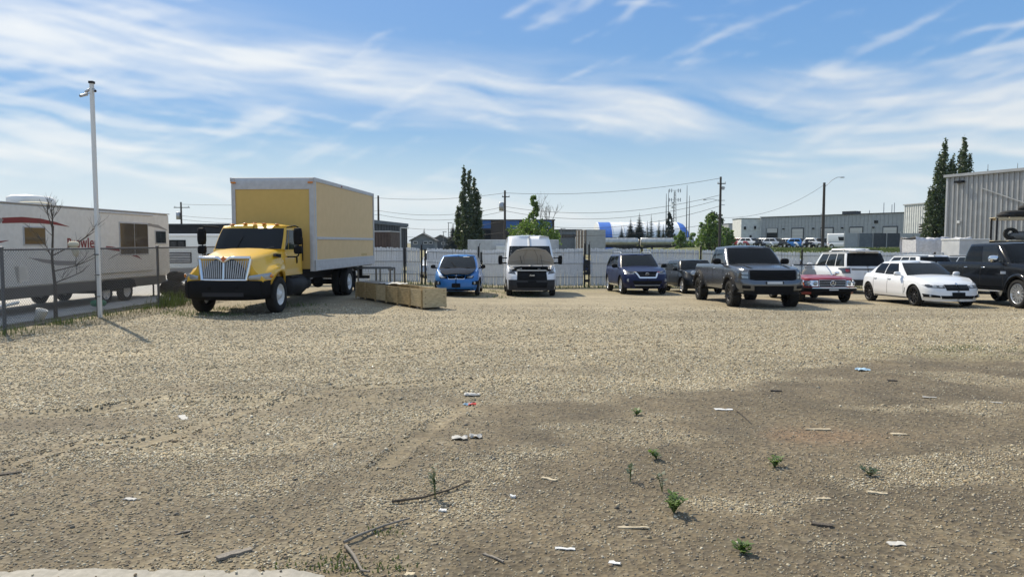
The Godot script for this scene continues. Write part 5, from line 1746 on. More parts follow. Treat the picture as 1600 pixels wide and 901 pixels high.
func back_fence():
	slat_run("slatted_fence", "white slatted chain-link fence running from truck tail to the gate post", [[-9.9, 1.62, 0.0], [-7.6, 1.62, 0.0], [-5.05, 1.62, 0.04], [-4.28, 1.62, 0.25]], 0.0)
	slat_run("slatted_gate", "white slatted gate leaf behind the blue hatchback", [[-4.12, 1.62, 0.05], [-1.62, 1.68, 0.28]], 0.0)
	slat_run("slatted_fence", "white slatted chain-link fence stretch on both sides of the white van", [[-1.50, 1.70, 0.0], [1.1, 1.84, 0.1], [3.70, 1.90, 0.34]], 0.0)
	var f = slat_run("slatted_fence", "white slatted chain-link fence stretch behind the navy suv and the pickups", [[3.92, 1.90, 0.30], [6.6, 1.88, 0.1], [9.6, 1.82, 0.28], [12.4, 1.74, 0.1], [14.75, 1.70, 0.22], [18.0, 1.70, 0.1], [21.5, 1.70, 0.1], [25.0, 1.70, 0.1]], 0.0)
	# latch boxes and chain between the two gate posts
	for y in [0.35, 0.75, 1.28]:
		bpart("latch_plate", f, "steel_dark", Vector3(3.81, base_h(3.8, -36.5) + y, -36.42), Vector3(0.32, 0.26 if y > 1.0 else 0.14, 0.05), Basis.IDENTITY, 0.01)
	# steel trestle standing by the crate
	var o = thing("steel_trestle", "bare steel trestle frame standing behind the wooden crate", "trestle", Vector3(-5.5, 0.0, -28.2), Basis(Vector3.UP, 0.15))
	for x in [-0.55, 0.30, 0.86]:
		bpart("leg", o, "dry_wood", Vector3(x, 0.44, 0.0), Vector3(0.065, 0.9, 0.065))
		bpart("leg", o, "dry_wood", Vector3(x - 0.18, 0.44, -0.55), Vector3(0.07, 0.9, 0.07))
	bpart("top_bar", o, "galv_dark", Vector3(0.12, 0.925, 0.0), Vector3(1.55, 0.07, 0.08))
	bpart("top_bar", o, "galv_dark", Vector3(-0.05, 0.925, -0.55), Vector3(1.55, 0.07, 0.08))
	for x in [-0.6, 0.78]:
		bpart("cross_bar", o, "galv_dark", Vector3(x - 0.08, 0.855, -0.275), Vector3(0.06, 0.06, 0.5), Basis(Vector3.UP, 0.3))

# ---------------------------------------------------------------- wooden crate
func cargo_crate():
	var ex = Vector3(-2.87, 0, -4.22).normalized()
	var ez = Vector3(0.827, 0, -0.562)
	var b = Basis(ex, Vector3.UP, -ez)    # local x to far end, z towards us
	var o = thing("wooden_crate", "long low plywood shipping crate lying on the gravel beside the truck", "crate", Vector3(-2.55, 0.0, -20.55), b)
	var L = 5.05; var W = 0.72; var H = 0.50; var y0 = 0.07
	for s in [0.0, -W]:
		for i in 6:
			var x = L * (i + 0.5) / 6.0
			cbox_part("side_panel", o, "plywood_pale" if (i + int(s * 10)) % 3 == 0 else "plywood", Vector3(x, y0 + H * 0.5 + rg.randf_range(-0.006, 0.006), s), Vector3(L / 6.0 - 0.012, H, 0.02), 0.003)
		for i in 7:
			cbox_part("batten", o, "plywood", Vector3(clampf(L * i / 6.0, 0.06, L - 0.04), y0 + H * 0.5 - 0.02, s + (0.028 if s == 0.0 else -0.028)), Vector3(0.055, H + 0.05, 0.032), 0.003)
	cbox_part("end_panel", o, "plywood_pale", Vector3(-0.012, y0 + H * 0.5 + 0.01, -W * 0.5), Vector3(0.024, H + 0.03, W + 0.05), 0.003)
	cbox_part("end_panel", o, "plywood", Vector3(L, y0 + H * 0.5, -W * 0.5), Vector3(0.02, H, W), 0.003)
	cbox_part("floor_panel", o, "plywood", Vector3(L * 0.5, y0 + 0.02, -W * 0.5), Vector3(L - 0.03, 0.03, W - 0.03), 0.003)
	cbox_part("end_rail", o, "plywood_pale", Vector3(-0.028, y0 + 0.03, -W * 0.5), Vector3(0.03, 0.09, W + 0.05), 0.003)
	for x in [0.4, 1.7, 3.3, 4.7]:
		bpart("skid", o, "dry_wood", Vector3(x, 0.03, -W * 0.5), Vector3(0.09, 0.075, W))
	for y in [0.16, 0.35, 0.52]:
		for zz in [-0.06, -W + 0.06]:
			var n = S()
			disc(n, Vector3(-0.024, y, zz), 0.016, 0.004, 8, Vector3(-1, 0, 0))
			obj("nail_plate", n, "rust", o)
	cbox_part("lid_board", o, "dry_wood", Vector3(4.1, y0 + H + 0.02, -0.34), Vector3(1.7, 0.02, 0.66), 0.003)
	var st = S()
	var rr = RandomNumberGenerator.new()
	rr.seed = 5
	var rows = []
	for i in 9:
		var row = []
		for j in 7:
			row.append(Vector3(2.3 + i * 0.13 + rr.randf_range(-0.02, 0.02), y0 + H + 0.03 + rr.randf_range(0.0, 0.045), -0.05 - j * 0.10))
		rows.append(row)
	smooth(st)
	grid(st, rows)
	var sh = obj("cloth_sheet", st, "paper", self)
	sh.transform = o.transform
	tag(sh, "crumpled white sheet lying on top of the wooden crate", "sheet")

# ---------------------------------------------------------------- box truck
func box_truck():
	var o = thing("box_truck", "yellow box truck with tall tan cargo box and chrome barred grille", "truck", Vector3(-7.52, 0.0, -19.75), Basis(Vector3.UP, -0.055))
	# cargo box
	var zf = -2.45; var zr = -9.75; var hw = 1.31; var y0 = 1.06; var y1 = 3.92
	var zc = (zf + zr) * 0.5; var L = zf - zr
	cbox_part("cargo_floor", o, "steel_dark", Vector3(0, y0 + 0.02, zc), Vector3(2 * hw - 0.1, 0.12, L - 0.06), 0.01)
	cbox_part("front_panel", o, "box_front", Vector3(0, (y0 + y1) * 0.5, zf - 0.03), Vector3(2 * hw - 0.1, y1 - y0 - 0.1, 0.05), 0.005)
	cbox_part("roof_panel", o, "white_plastic", Vector3(0, y1 - 0.02, zc), Vector3(2 * hw - 0.06, 0.05, L - 0.04), 0.015)
	cbox_part("rear_door", o, "trailer_wall", Vector3(0, (y0 + y1) * 0.5, zr + 0.03), Vector3(2 * hw - 0.1, y1 - y0 - 0.1, 0.05), 0.005)
	for s in [1.0, -1.0]:
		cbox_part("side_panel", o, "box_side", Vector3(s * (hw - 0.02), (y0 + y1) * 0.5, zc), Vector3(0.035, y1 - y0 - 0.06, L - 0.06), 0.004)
		# corner posts, rounded
		var st = S()
		smooth(st)
		var rows = []
		for i in 8:
			var a = PI * 0.5 * i / 7.0
			var row = []
			for y in [y0 - 0.02, 2.0, 3.0, y1 - 0.02]:
				row.append(Vector3(s * (hw - 0.10 + 0.115 * sin(a)), y, zf - 0.10 + 0.115 * cos(a)))
			rows.append(row)
		rows.append([Vector3(s * (hw + 0.015), y0 - 0.02, zf - 0.16), Vector3(s * (hw + 0.015), 2.0, zf - 0.16), Vector3(s * (hw + 0.015), 3.0, zf - 0.16), Vector3(s * (hw + 0.015), y1 - 0.02, zf - 0.16)])
		rows.push_front([Vector3(s * (hw - 0.15), y0 - 0.02, zf + 0.015), Vector3(s * (hw - 0.15), 2.0, zf + 0.015), Vector3(s * (hw - 0.15), 3.0, zf + 0.015), Vector3(s * (hw - 0.15), y1 - 0.02, zf + 0.015)])
		grid(st, rows)
		obj("corner_post", st, "alu_old", o)
		cbox_part("top_rail", o, "alu_old", Vector3(s * hw, y1 - 0.06, zc), Vector3(0.04, 0.13, L), 0.012)
		cbox_part("rub_strip", o, "alu_old", Vector3(s * (hw + 0.008), 2.06, zc - 0.06), Vector3(0.03, 0.085, L - 0.22), 0.01)
		cbox_part("bottom_rail", o, "alu_old", Vector3(s * (hw + 0.01), y0 + 0.16, zc), Vector3(0.04, 0.34, L), 0.01)
		var rv = S()
		for i in 60:
			for y in [y0 + 0.28, y0 + 0.05]:
				rbox(rv, Vector3(s * (hw + 0.031), y, lerpf(zf - 0.1, zr + 0.1, i / 59.0)), Vector3(0.008, 0.018, 0.018), 2.0, Basis.IDENTITY, 5, 3)
		var rvo = obj("rivets", rv, "alu", o)
		rvo.set_meta("kind", "stuff")
		cbox_part("rear_post", o, "alu_old", Vector3(s * (hw + 0.012), (y0 + y1) * 0.5, zr + 0.03), Vector3(0.05, y1 - y0, 0.10), 0.01)
		var ml = S()
		rbox(ml, Vector3(s * (hw - 0.10), y1 - 0.155, zf + 0.035), Vector3(0.17, 0.055, 0.05), 4.0)
		obj("marker_light", ml, "amber", o)
		ml = S()
		rbox(ml, Vector3(s * (hw + 0.03), y1 - 0.07, zc + 0.8), Vector3(0.03, 0.05, 0.10), 4.0)
		obj("marker_light", ml, "tail_red", o)
	# front top cap, rolled edge
	var tc = S()
	smooth(tc)
	var rws = []
	for k in [[y1 - 0.36, 0.012], [y1 - 0.12, 0.016], [y1 - 0.05, -0.005], [y1 + 0.0, -0.05], [y1 + 0.012, -0.14]]:
		rws.append([Vector3(-hw + 0.14, k[0], zf + k[1]), Vector3(0, k[0], zf + k[1]), Vector3(hw - 0.14, k[0], zf + k[1])])
	grid(tc, rws)
	obj("front_cap", tc, "alu_old", o)
	# ghosts of removed lettering on the flank
	var gh = S()
	for w in [[1.34, -3.05, 12, 0.10], [1.46, -7.9, 8, 0.12], [1.34, -8.2, 5, 0.12]]:
		for i in w[2]:
			box(gh, Vector3(hw - 0.001, w[0] + rg.randf_range(-0.01, 0.02), w[1] - i * 0.105), Vector3(0.003, w[3] * rg.randf_range(0.5, 1.0), 0.07))
	var gho = obj("faded_lettering", gh, "ghost", o)
	gho.set_meta("kind", "stuff")
	# chassis
	for s in [1.0, -1.0]:
		bpart("frame_rail", o, "steel_dark", Vector3(s * 0.43, 0.86, -4.4), Vector3(0.09, 0.27, 10.4))
	bpart("cross_member", o, "steel_dark", Vector3(0, 0.80, -1.6), Vector3(0.8, 0.2, 1.6))
	var ax = S()
	tube(ax, [Vector3(-0.95, 0.5, 0), Vector3(0.95, 0.5, 0)], 0.07)
	obj("axle", ax, "steel_dark", o)
	ax = S()
	tube(ax, [Vector3(-0.95, 0.5, -6.62), Vector3(0.95, 0.5, -6.62)], 0.10)
	rbox(ax, Vector3(0, 0.5, -6.62), Vector3(0.45, 0.45, 0.45), 2.0)
	obj("axle", ax, "steel_dark", o)
	for s in [1.0, -1.0]:
		wheel(o, Vector3(s * 1.02, 0.50, 0), s, 0.50, 0.28, 0.29, "truck", "rim_white")
		wheel(o, Vector3(s * 1.07, 0.50, -6.62), s, 0.50, 0.26, 0.29, "truck", "rim_white")
		wheel(o, Vector3(s * 0.77, 0.50, -6.62), s, 0.50, 0.26, 0.29, "truck", "rim_white")
		bpart("mud_flap", o, "rubber", Vector3(s * 0.92, 0.55, -7.35), Vector3(0.6, 0.62, 0.02))
		bpart("bumper_post", o, "steel_dark", Vector3(s * 0.75, 0.80, zr - 0.05), Vector3(0.12, 0.62, 0.12))
	bpart("rear_bumper", o, "steel_dark", Vector3(0, 0.52, zr - 0.08), Vector3(2.2, 0.12, 0.12))
	cbox_part("lift_gate", o, "galv_dark", Vector3(0, 1.28, zr - 0.26), Vector3(2.4, 0.10, 0.45), 0.02)
	var ft = S()
	lathe(ft, [[0.0, 0.0], [0.0, 0.27], [0.03, 0.30], [1.25, 0.30], [1.28, 0.27], [1.28, 0.0]], 20, Transform3D(Basis(Vector3(0, 0, -1), Vector3(0, 1, 0), Vector3(1, 0, 0)), Vector3(0.85, 0.68, -0.95)))
	obj("fuel_tank", ft, "steel_dark", o)
	for s in [1.0, -1.0]:
		cbox_part("cab_step", o, "alu_old", Vector3(s * 0.99, 0.62, -1.35), Vector3(0.26, 0.04, 0.7), 0.008)
		cbox_part("cab_step", o, "steel_dark", Vector3(s * 0.99, 0.94, -1.35), Vector3(0.22, 0.04, 0.7), 0.008)
	rbox_part("air_tank", o, "steel_dark", Vector3(0.5, 0.62, -3.3), Vector3(0.5, 0.4, 1.3), 4.0)
	# cab
	var lo = {yb = 0.98, yt = 1.74, zf0 = -0.42, zf1 = -0.50, zr0 = -2.22, zr1 = -2.22, wb = 1.03, wt = 1.02, n = 24.0, m = 8.0, crown = 0.0, bulge = 0.0}
	greenhouse(lo, "cab_body", "paint_yellow", o)
	var g = {yb = 1.70, yt = 2.40, zf0 = -0.50, zf1 = -1.00, zr0 = -2.22, zr1 = -2.20, wb = 1.02, wt = 0.94, n = 16.0, m = 5.0, crown = 0.10, bulge = 0.02}
	greenhouse(g, "cab_roof", "paint_yellow", o)
	win_front(g, "windshield", 0.94, 0.06, 0.90, "glass", o, 0.006, 0.94)
	for s in [1.0, -1.0]:
		win_side(g, "side_window", s, 0.28, 0.70, 0.20, 0.70, 0.02, 0.84, "glass", o, 0.008)
		win_side(g, "side_window", s, 0.12, 0.25, 0.10, 0.17, 0.02, 0.84, "glass", o, 0.008)
		# door skin
		var st = S()
		patch(st, func(u, v): return g_side(lo, lerpf(0.12, 0.72, u), lerpf(0.06, 0.98, v), s), 0.012, Vector3(0, 1.3, -1.3), 6, 6, 0.02)
		var door = obj("door", st, "paint_yellow", o)
		rbox_part("door_handle", door, "black_plastic", Vector3(s * 1.045, 1.42, -1.58), Vector3(0.05, 0.22, 0.07), 4.0)
		cbox_part("grab_rail", o, "black_plastic", Vector3(s * 1.05, 1.72, -2.08), Vector3(0.03, 0.7, 0.03), 0.005)
		# mirrors
		var mh = rbox_part("side_mirror", o, "black_plastic", Vector3(s * 1.40, 2.10, -0.72), Vector3(0.24, 0.48, 0.13), 6.0)
		rbox_part("convex_mirror", mh, "black_plastic", Vector3(s * 1.40, 1.72, -0.72), Vector3(0.24, 0.24, 0.13), 5.0)
		var ar = S()
		tube(ar, [Vector3(s * 1.0, 2.36, -0.95), Vector3(s * 1.30, 2.40, -0.78), Vector3(s * 1.40, 2.36, -0.75), Vector3(s * 1.40, 1.56, -0.75), Vector3(s * 1.32, 1.52, -0.78), Vector3(s * 1.02, 1.52, -0.85)], 0.02)
		obj("mirror_frame", ar, "black_plastic", mh)
		for k in 2:
			rbox_part("marker_light", o, "amber", Vector3(s * (0.28 + 0.38 * k), 2.47 - 0.02 * k, -1.08), Vector3(0.13, 0.045, 0.10), 3.0)
	rbox_part("marker_light", o, "amber", Vector3(0, 2.485, -1.08), Vector3(0.13, 0.045, 0.10), 3.0)
	wipers(g, o, [[-0.30, -0.20, 0.55], [0.35, 0.75, 0.12]])
	# bonnet with swept wings
	var st2 = S()
	smooth(st2)
	var rows2 = []
	var secs = []
	for i in 30:
		var z = lerpf(-0.62, 0.84, i / 29.0)
		var t = (z + 0.62) / 1.46
		var yc = lerpf(1.76, 1.53, pow(t, 1.15)); var wh = lerpf(0.97, 0.70, t)
		var yf = lp([[-0.62, 1.36], [-0.3, 1.30], [0.0, 1.27], [0.3, 1.22], [0.6, 1.14], [0.84, 1.05]], z)
		var wf = lp([[-0.62, 1.06], [-0.4, 1.14], [0.0, 1.19], [0.4, 1.17], [0.84, 1.04]], z)
		var yb = 0.80
		if absf(z) < 0.63: yb = 0.50 + sqrt(0.63 * 0.63 - z * z)
		yb = clampf(yb, 0.80, 1.13)
		var sec = [Vector3(0, yc + 0.02, z), Vector3(wh * 0.45, yc + 0.01, z), Vector3(wh * 0.8, yc - 0.015, z), Vector3(wh * 0.93, yc - 0.05, z), Vector3(wh, yc - 0.12, z), Vector3(lerpf(wh, wf, 0.3), lerpf(yc - 0.12, yf, 0.55), z), Vector3(lerpf(wh, wf, 0.62), yf + 0.045, z), Vector3(wf - 0.06, yf + 0.01, z), Vector3(wf - 0.01, maxf(yf - 0.06, yb + 0.02), z), Vector3(wf, lerpf(yb, yf, 0.4), z), Vector3(wf - 0.005, yb, z), Vector3(wf - 0.06, yb + 0.005, z)]
		var row = []
		for k in range(sec.size() - 1, 0, -1): row.append(Vector3(-sec[k].x, sec[k].y, z))
		row.append_array(sec)
		rows2.append(row)
	grid(st2, rows2)
	# nose
	var nose = []
	for p in rows2[-1]: nose.append(Vector3(p.x * 0.985, lerpf(p.y, 1.1, 0.04), 0.885))
	grid(st2, [rows2[-1], nose])
	var poly = PackedVector2Array()
	for p in nose: poly.append(Vector2(p.x, p.y))
	flat(st2)
	var ix = Geometry2D.triangulate_polygon(poly)
	for i in range(0, ix.size(), 3):
		tri(st2, nose[ix[i]], nose[ix[i + 1]], nose[ix[i + 2]])
	obj("bonnet", st2, "paint_yellow", o)
	bpart("engine_bay", o, "under", Vector3(0, 1.02, 0.05), Vector3(1.3, 0.6, 1.5))
	for s in [1.0, -1.0]:
		var vt = S()
		prism(vt, [Vector2(-0.50, 1.50), Vector2(-0.12, 1.55), Vector2(-0.18, 1.62), Vector2(-0.52, 1.60)], s * 0.90, s * 0.985)
		obj("bonnet_vent", vt, "black_plastic", o)
		# headlamp
		var hl = S()
		smooth(hl)
		var r3 = []
		for j in 4:
			var row = []
			for i in 9:
				var u = i / 8.0
				row.append(Vector3(s * lerpf(0.68, 1.17, u), lerpf(0.95, lerpf(1.05, 1.13, u), j / 3.0), 1.0 - 0.30 * u * u - 0.02 * absf(j - 1.5)))
			r3.append(row)
		grid(hl, r3)
		var h = obj("headlight", hl, "lamp_glass", o)
		rbox_part("turn_signal", h, "amber", Vector3(s * 1.17, 1.04, 0.66), Vector3(0.06, 0.10, 0.16), 3.0)
	# grille: chrome surround, dark inside, upright bars
	var gx = 0.66; var gt = 1.49; var gb2 = 0.96
	var gf = func(u, v): return Vector3(lerpf(-1, 1, u) * lerpf(0.60, 0.69, v), lerpf(gb2, gt, v), 0.90 + 0.05 * (1.0 - pow(absf(u * 2 - 1), 2.0)) - 0.06 * v)
	var gi = S()
	patch(gi, func(u, v): return gf.call(u, v), 0.0, Vector3(0, 1.2, -2), 12, 4, 0.02)
	var gr = obj("grille", gi, "under", o)
	var k2 = 0
	for i in 22:
		var u = (i + 0.75) / 22.5
		if absf(u - 0.5) < 0.018: continue
		var bs = S()
		bar(bs, gf.call(u, 0.05) + Vector3(0, 0, 0.03), gf.call(u, 0.93 - 0.10 * maxf(0.0, 1.0 - absf(u - 0.5) / 0.12)) + Vector3(0, 0, 0.03), 0.017, 0.03)
		obj("grille_bar", bs, "galv", gr)
	var sr = S()
	var pts = []
	for i in 9: pts.append(gf.call(i / 8.0, 0.0) + Vector3(0, -0.025, 0.02))
	tube(sr, pts, 0.042, 0.042, 8)
	for u in [0.0, 1.0]:
		tube(sr, [gf.call(u, -0.04) + Vector3(0, 0, 0.02), gf.call(u, 0.5) + Vector3(0, 0, 0.02), gf.call(u, 1.02) + Vector3(0, 0, 0.02)], 0.055, 0.05, 8)
	pts = []
	for i in 17:
		var u = i / 16.0
		pts.append(gf.call(u, 1.0) + Vector3(0, 0.03 - 0.10 * maxf(0.0, 1.0 - absf(u - 0.5) / 0.13), 0.025))
	tube(sr, pts, 0.05, 0.05, 8)
	bar(sr, gf.call(0.5, 0.0) + Vector3(0, 0, 0.03), gf.call(0.5, 0.9) + Vector3(0, 0, 0.03), 0.04, 0.035)
	obj("grille_surround", sr, "chrome", o)
	var em = S()
	box(em, Vector3(0, 1.49, 0.955), Vector3(0.11, 0.11, 0.02), Basis(Vector3.BACK, PI / 4))
	obj("emblem", em, mat("emblem_orange", lin(0.6, 0.16, 0.05), 0.4), o)
	# bumper
	var bp = S()
	smooth(bp)
	var rb = []
	for j in [[0.40, -0.10], [0.42, 0.0], [0.62, 0.025], [0.88, 0.02], [0.915, 0.0], [0.925, -0.12]]:
		var row = []
		for i in 17:
			var u = lerpf(-1, 1, i / 16.0)
			row.append(Vector3(u * 1.17, j[0] + 0.05 * pow(absf(u), 4.0) * (1.0 if j[0] < 0.6 else 0.0), 1.02 + j[1] - 0.30 * pow(absf(u), 5.0)))
		rb.append(row)
	grid(bp, rb)
	var bo = obj("bumper", bp, "black_plastic", o)
	bpart("bumper_step", bo, "grey_plastic", Vector3(0, 0.56, 1.035), Vector3(1.1, 0.10, 0.03))
	for s in [1.0, -1.0]:
		var th = S()
		disc(th, Vector3(s * 0.36, 0.74, 1.04), 0.05, 0.012, 12)
		obj("tow_hole", th, "under", bo)
	bpart("bumper_backing", o, "under", Vector3(0, 0.68, 0.82), Vector3(2.0, 0.4, 0.2))

func rbox_part(nm, parent, m, c, s, e):
	var st = S()
	rbox(st, c, s, e)
	return obj(nm, st, m, parent)
# ---------------------------------------------------------------- vegetation
func leaves(st, c: Vector3, n: int, r: Vector3, size: float, rr: RandomNumberGenerator):
	flat(st)
	for i in n:
		var p = c + Vector3(rr.randfn(0, 0.45) * r.x, rr.randfn(0, 0.45) * r.y, rr.randfn(0, 0.45) * r.z)
		var b = Basis.from_euler(Vector3(rr.randf() * TAU, rr.randf() * TAU, rr.randf() * TAU))
		var s = size * rr.randf_range(0.6, 1.25)
		quad(st, p + b * Vector3(-s, 0, 0), p + b * Vector3(0, 0.12 * s, -s * 0.55), p + b * Vector3(s, 0, 0), p + b * Vector3(0, 0.12 * s, s * 0.55))

# prof: [height fraction, radius]
func tree(nm, label, cat, pos: Vector3, h: float, prof, clumps: int, per: int, lsize: float, lm: String, sd: int, trunk_r := 0.16, lean := 0.0, group = ""):
	var rr = RandomNumberGenerator.new()
	rr.seed = sd
	var o = thing(nm, label, cat, pos, Basis(Vector3.BACK, lean), group)
	var st = S()
	tube(st, [Vector3(0, -0.3, 0), Vector3(0.04, h * 0.3, 0.02), Vector3(-0.05, h * 0.6, 0.0), Vector3(0.02, h * 0.93, 0)], trunk_r, 0.02, 8)
	obj("trunk", st, "bark", o)
	var lv = S()
	var lb = S()
	for i in clumps:
		var t = rr.randf_range(prof[0][0], prof[-1][0])
		var R = lp(prof, t)
		for tries in 6:
			if rr.randf() < 0.12 + R / 2.2: break
			t = rr.randf_range(prof[0][0], prof[-1][0])
			R = lp(prof, t)
		var a = rr.randf() * TAU
		var q = R * pow(rr.randf(), 0.45)
		var c = Vector3(cos(a) * q, t * h, sin(a) * q)
		leaves(lv, c, per, Vector3(0.3, 0.42, 0.3) * (0.35 + 0.35 * R), lsize, rr)
		if i % 5 == 0:
			tube(lb, [Vector3(0, maxf(0.1, t * h - R * 0.7), 0), c * Vector3(0.5, 1, 0.5) - Vector3(0, R * 0.2, 0), c], 0.035, 0.008, 4, false)
	obj("limbs", lb, "bark", o)
	obj("crown", lv, lm, o)
	return o

func spruce(nm, label, pos: Vector3, h: float, r: float, sd: int, lm := "leaf_spruce", group = "dark spruces in front of the striped hall"):
	var rr = RandomNumberGenerator.new()
	rr.seed = sd
	var o = thing(nm, label, "tree", pos, Basis.IDENTITY, group)
	var st = S()
	tube(st, [Vector3(0, -0.3, 0), Vector3(0, h, 0)], 0.16, 0.02, 6)
	obj("trunk", st, "bark", o)
	var lv = S()
	flat(lv)
	var n = 22
	r *= 1.35
	for i in n:
		var t = pow(float(i) / n, 0.9)
		var y = lerpf(0.08, 0.98, t) * h
		var R = r * (1.0 - t) * rr.randf_range(0.75, 1.12) + 0.06
		for k in 11:
			var a = TAU * k / 11.0 + rr.randf() * 0.6
			var d = Vector3(cos(a), 0, sin(a))
			var sd2 = Vector3(-sin(a), 0, cos(a))
			var R2 = R * rr.randf_range(0.7, 1.1)
			for q in 4:
				var f0 = q / 4.0; var f1 = (q + 1.25) / 4.0
				var w = R2 * 0.42 * (1.15 - f0)
				var p0 = Vector3(0, y - 0.22 * R2 * f0 + 0.03, 0) + d * R2 * f0
				var p1 = Vector3(0, y - 0.24 * R2 * f1, 0) + d * R2 * f1
				tri(lv, p0 + sd2 * w, p1, p0 - sd2 * w)
				tri(lv, p0 + Vector3.UP * w * 0.4, p1, p0 - Vector3.UP * w * 0.9)
	obj("crown", lv, lm, o)
	return o

func poplar(label, pos: Vector3, spires, per: int, lsize: float, sd: int):
	var rr = RandomNumberGenerator.new()
	rr.seed = sd
	var o = thing("poplar_tree", label, "tree", pos)
	var lv = S(); var lb = S(); var tk = S()
	tube(tk, [Vector3(0, -0.2, 0), Vector3(0.03, 1.6, 0), Vector3(-0.03, 3.5, 0)], 0.2, 0.12, 8)
	obj("trunk", tk, "bark", o)
	for s in spires:
		var zo = rr.randf_range(-0.7, 0.7)
		tube(lb, [Vector3(0, 1.0, 0), Vector3(s[0] * 0.7, s[1] * 0.35, zo * 0.7), Vector3(s[0], s[1] * 0.97, zo)], 0.07, 0.012, 5, false)
		var n = int(s[1] * 7.0)
		for i in n:
			var t = lerpf(0.14, 1.0, (i + rr.randf()) / n)
			var R = 1.3 * s[2] * lp([[0.1, 0.5], [0.35, 1.0], [0.6, 0.85], [0.85, 0.45], [1.0, 0.08]], t)
			var a = rr.randf() * TAU
			var q = R * sqrt(rr.randf())
			var c = Vector3(s[0] * minf(1.0, 0.5 + t) + cos(a) * q, s[1] * t, zo + sin(a) * q)
			leaves(lv, c, int(per * (0.35 + 0.65 * R / s[2])), Vector3(0.34, 0.62, 0.34) * (0.42 + 0.9 * R), lsize, rr)
	obj("limbs", lb, "bark", o)
	obj("crown", lv, "leaf_pop", o)
	return o

func PX(px, d) -> float: return (px - 800.0) / 1120.0 * d
func PY(py, d) -> float: return 1.92 + (379.0 - py) / 1120.0 * d

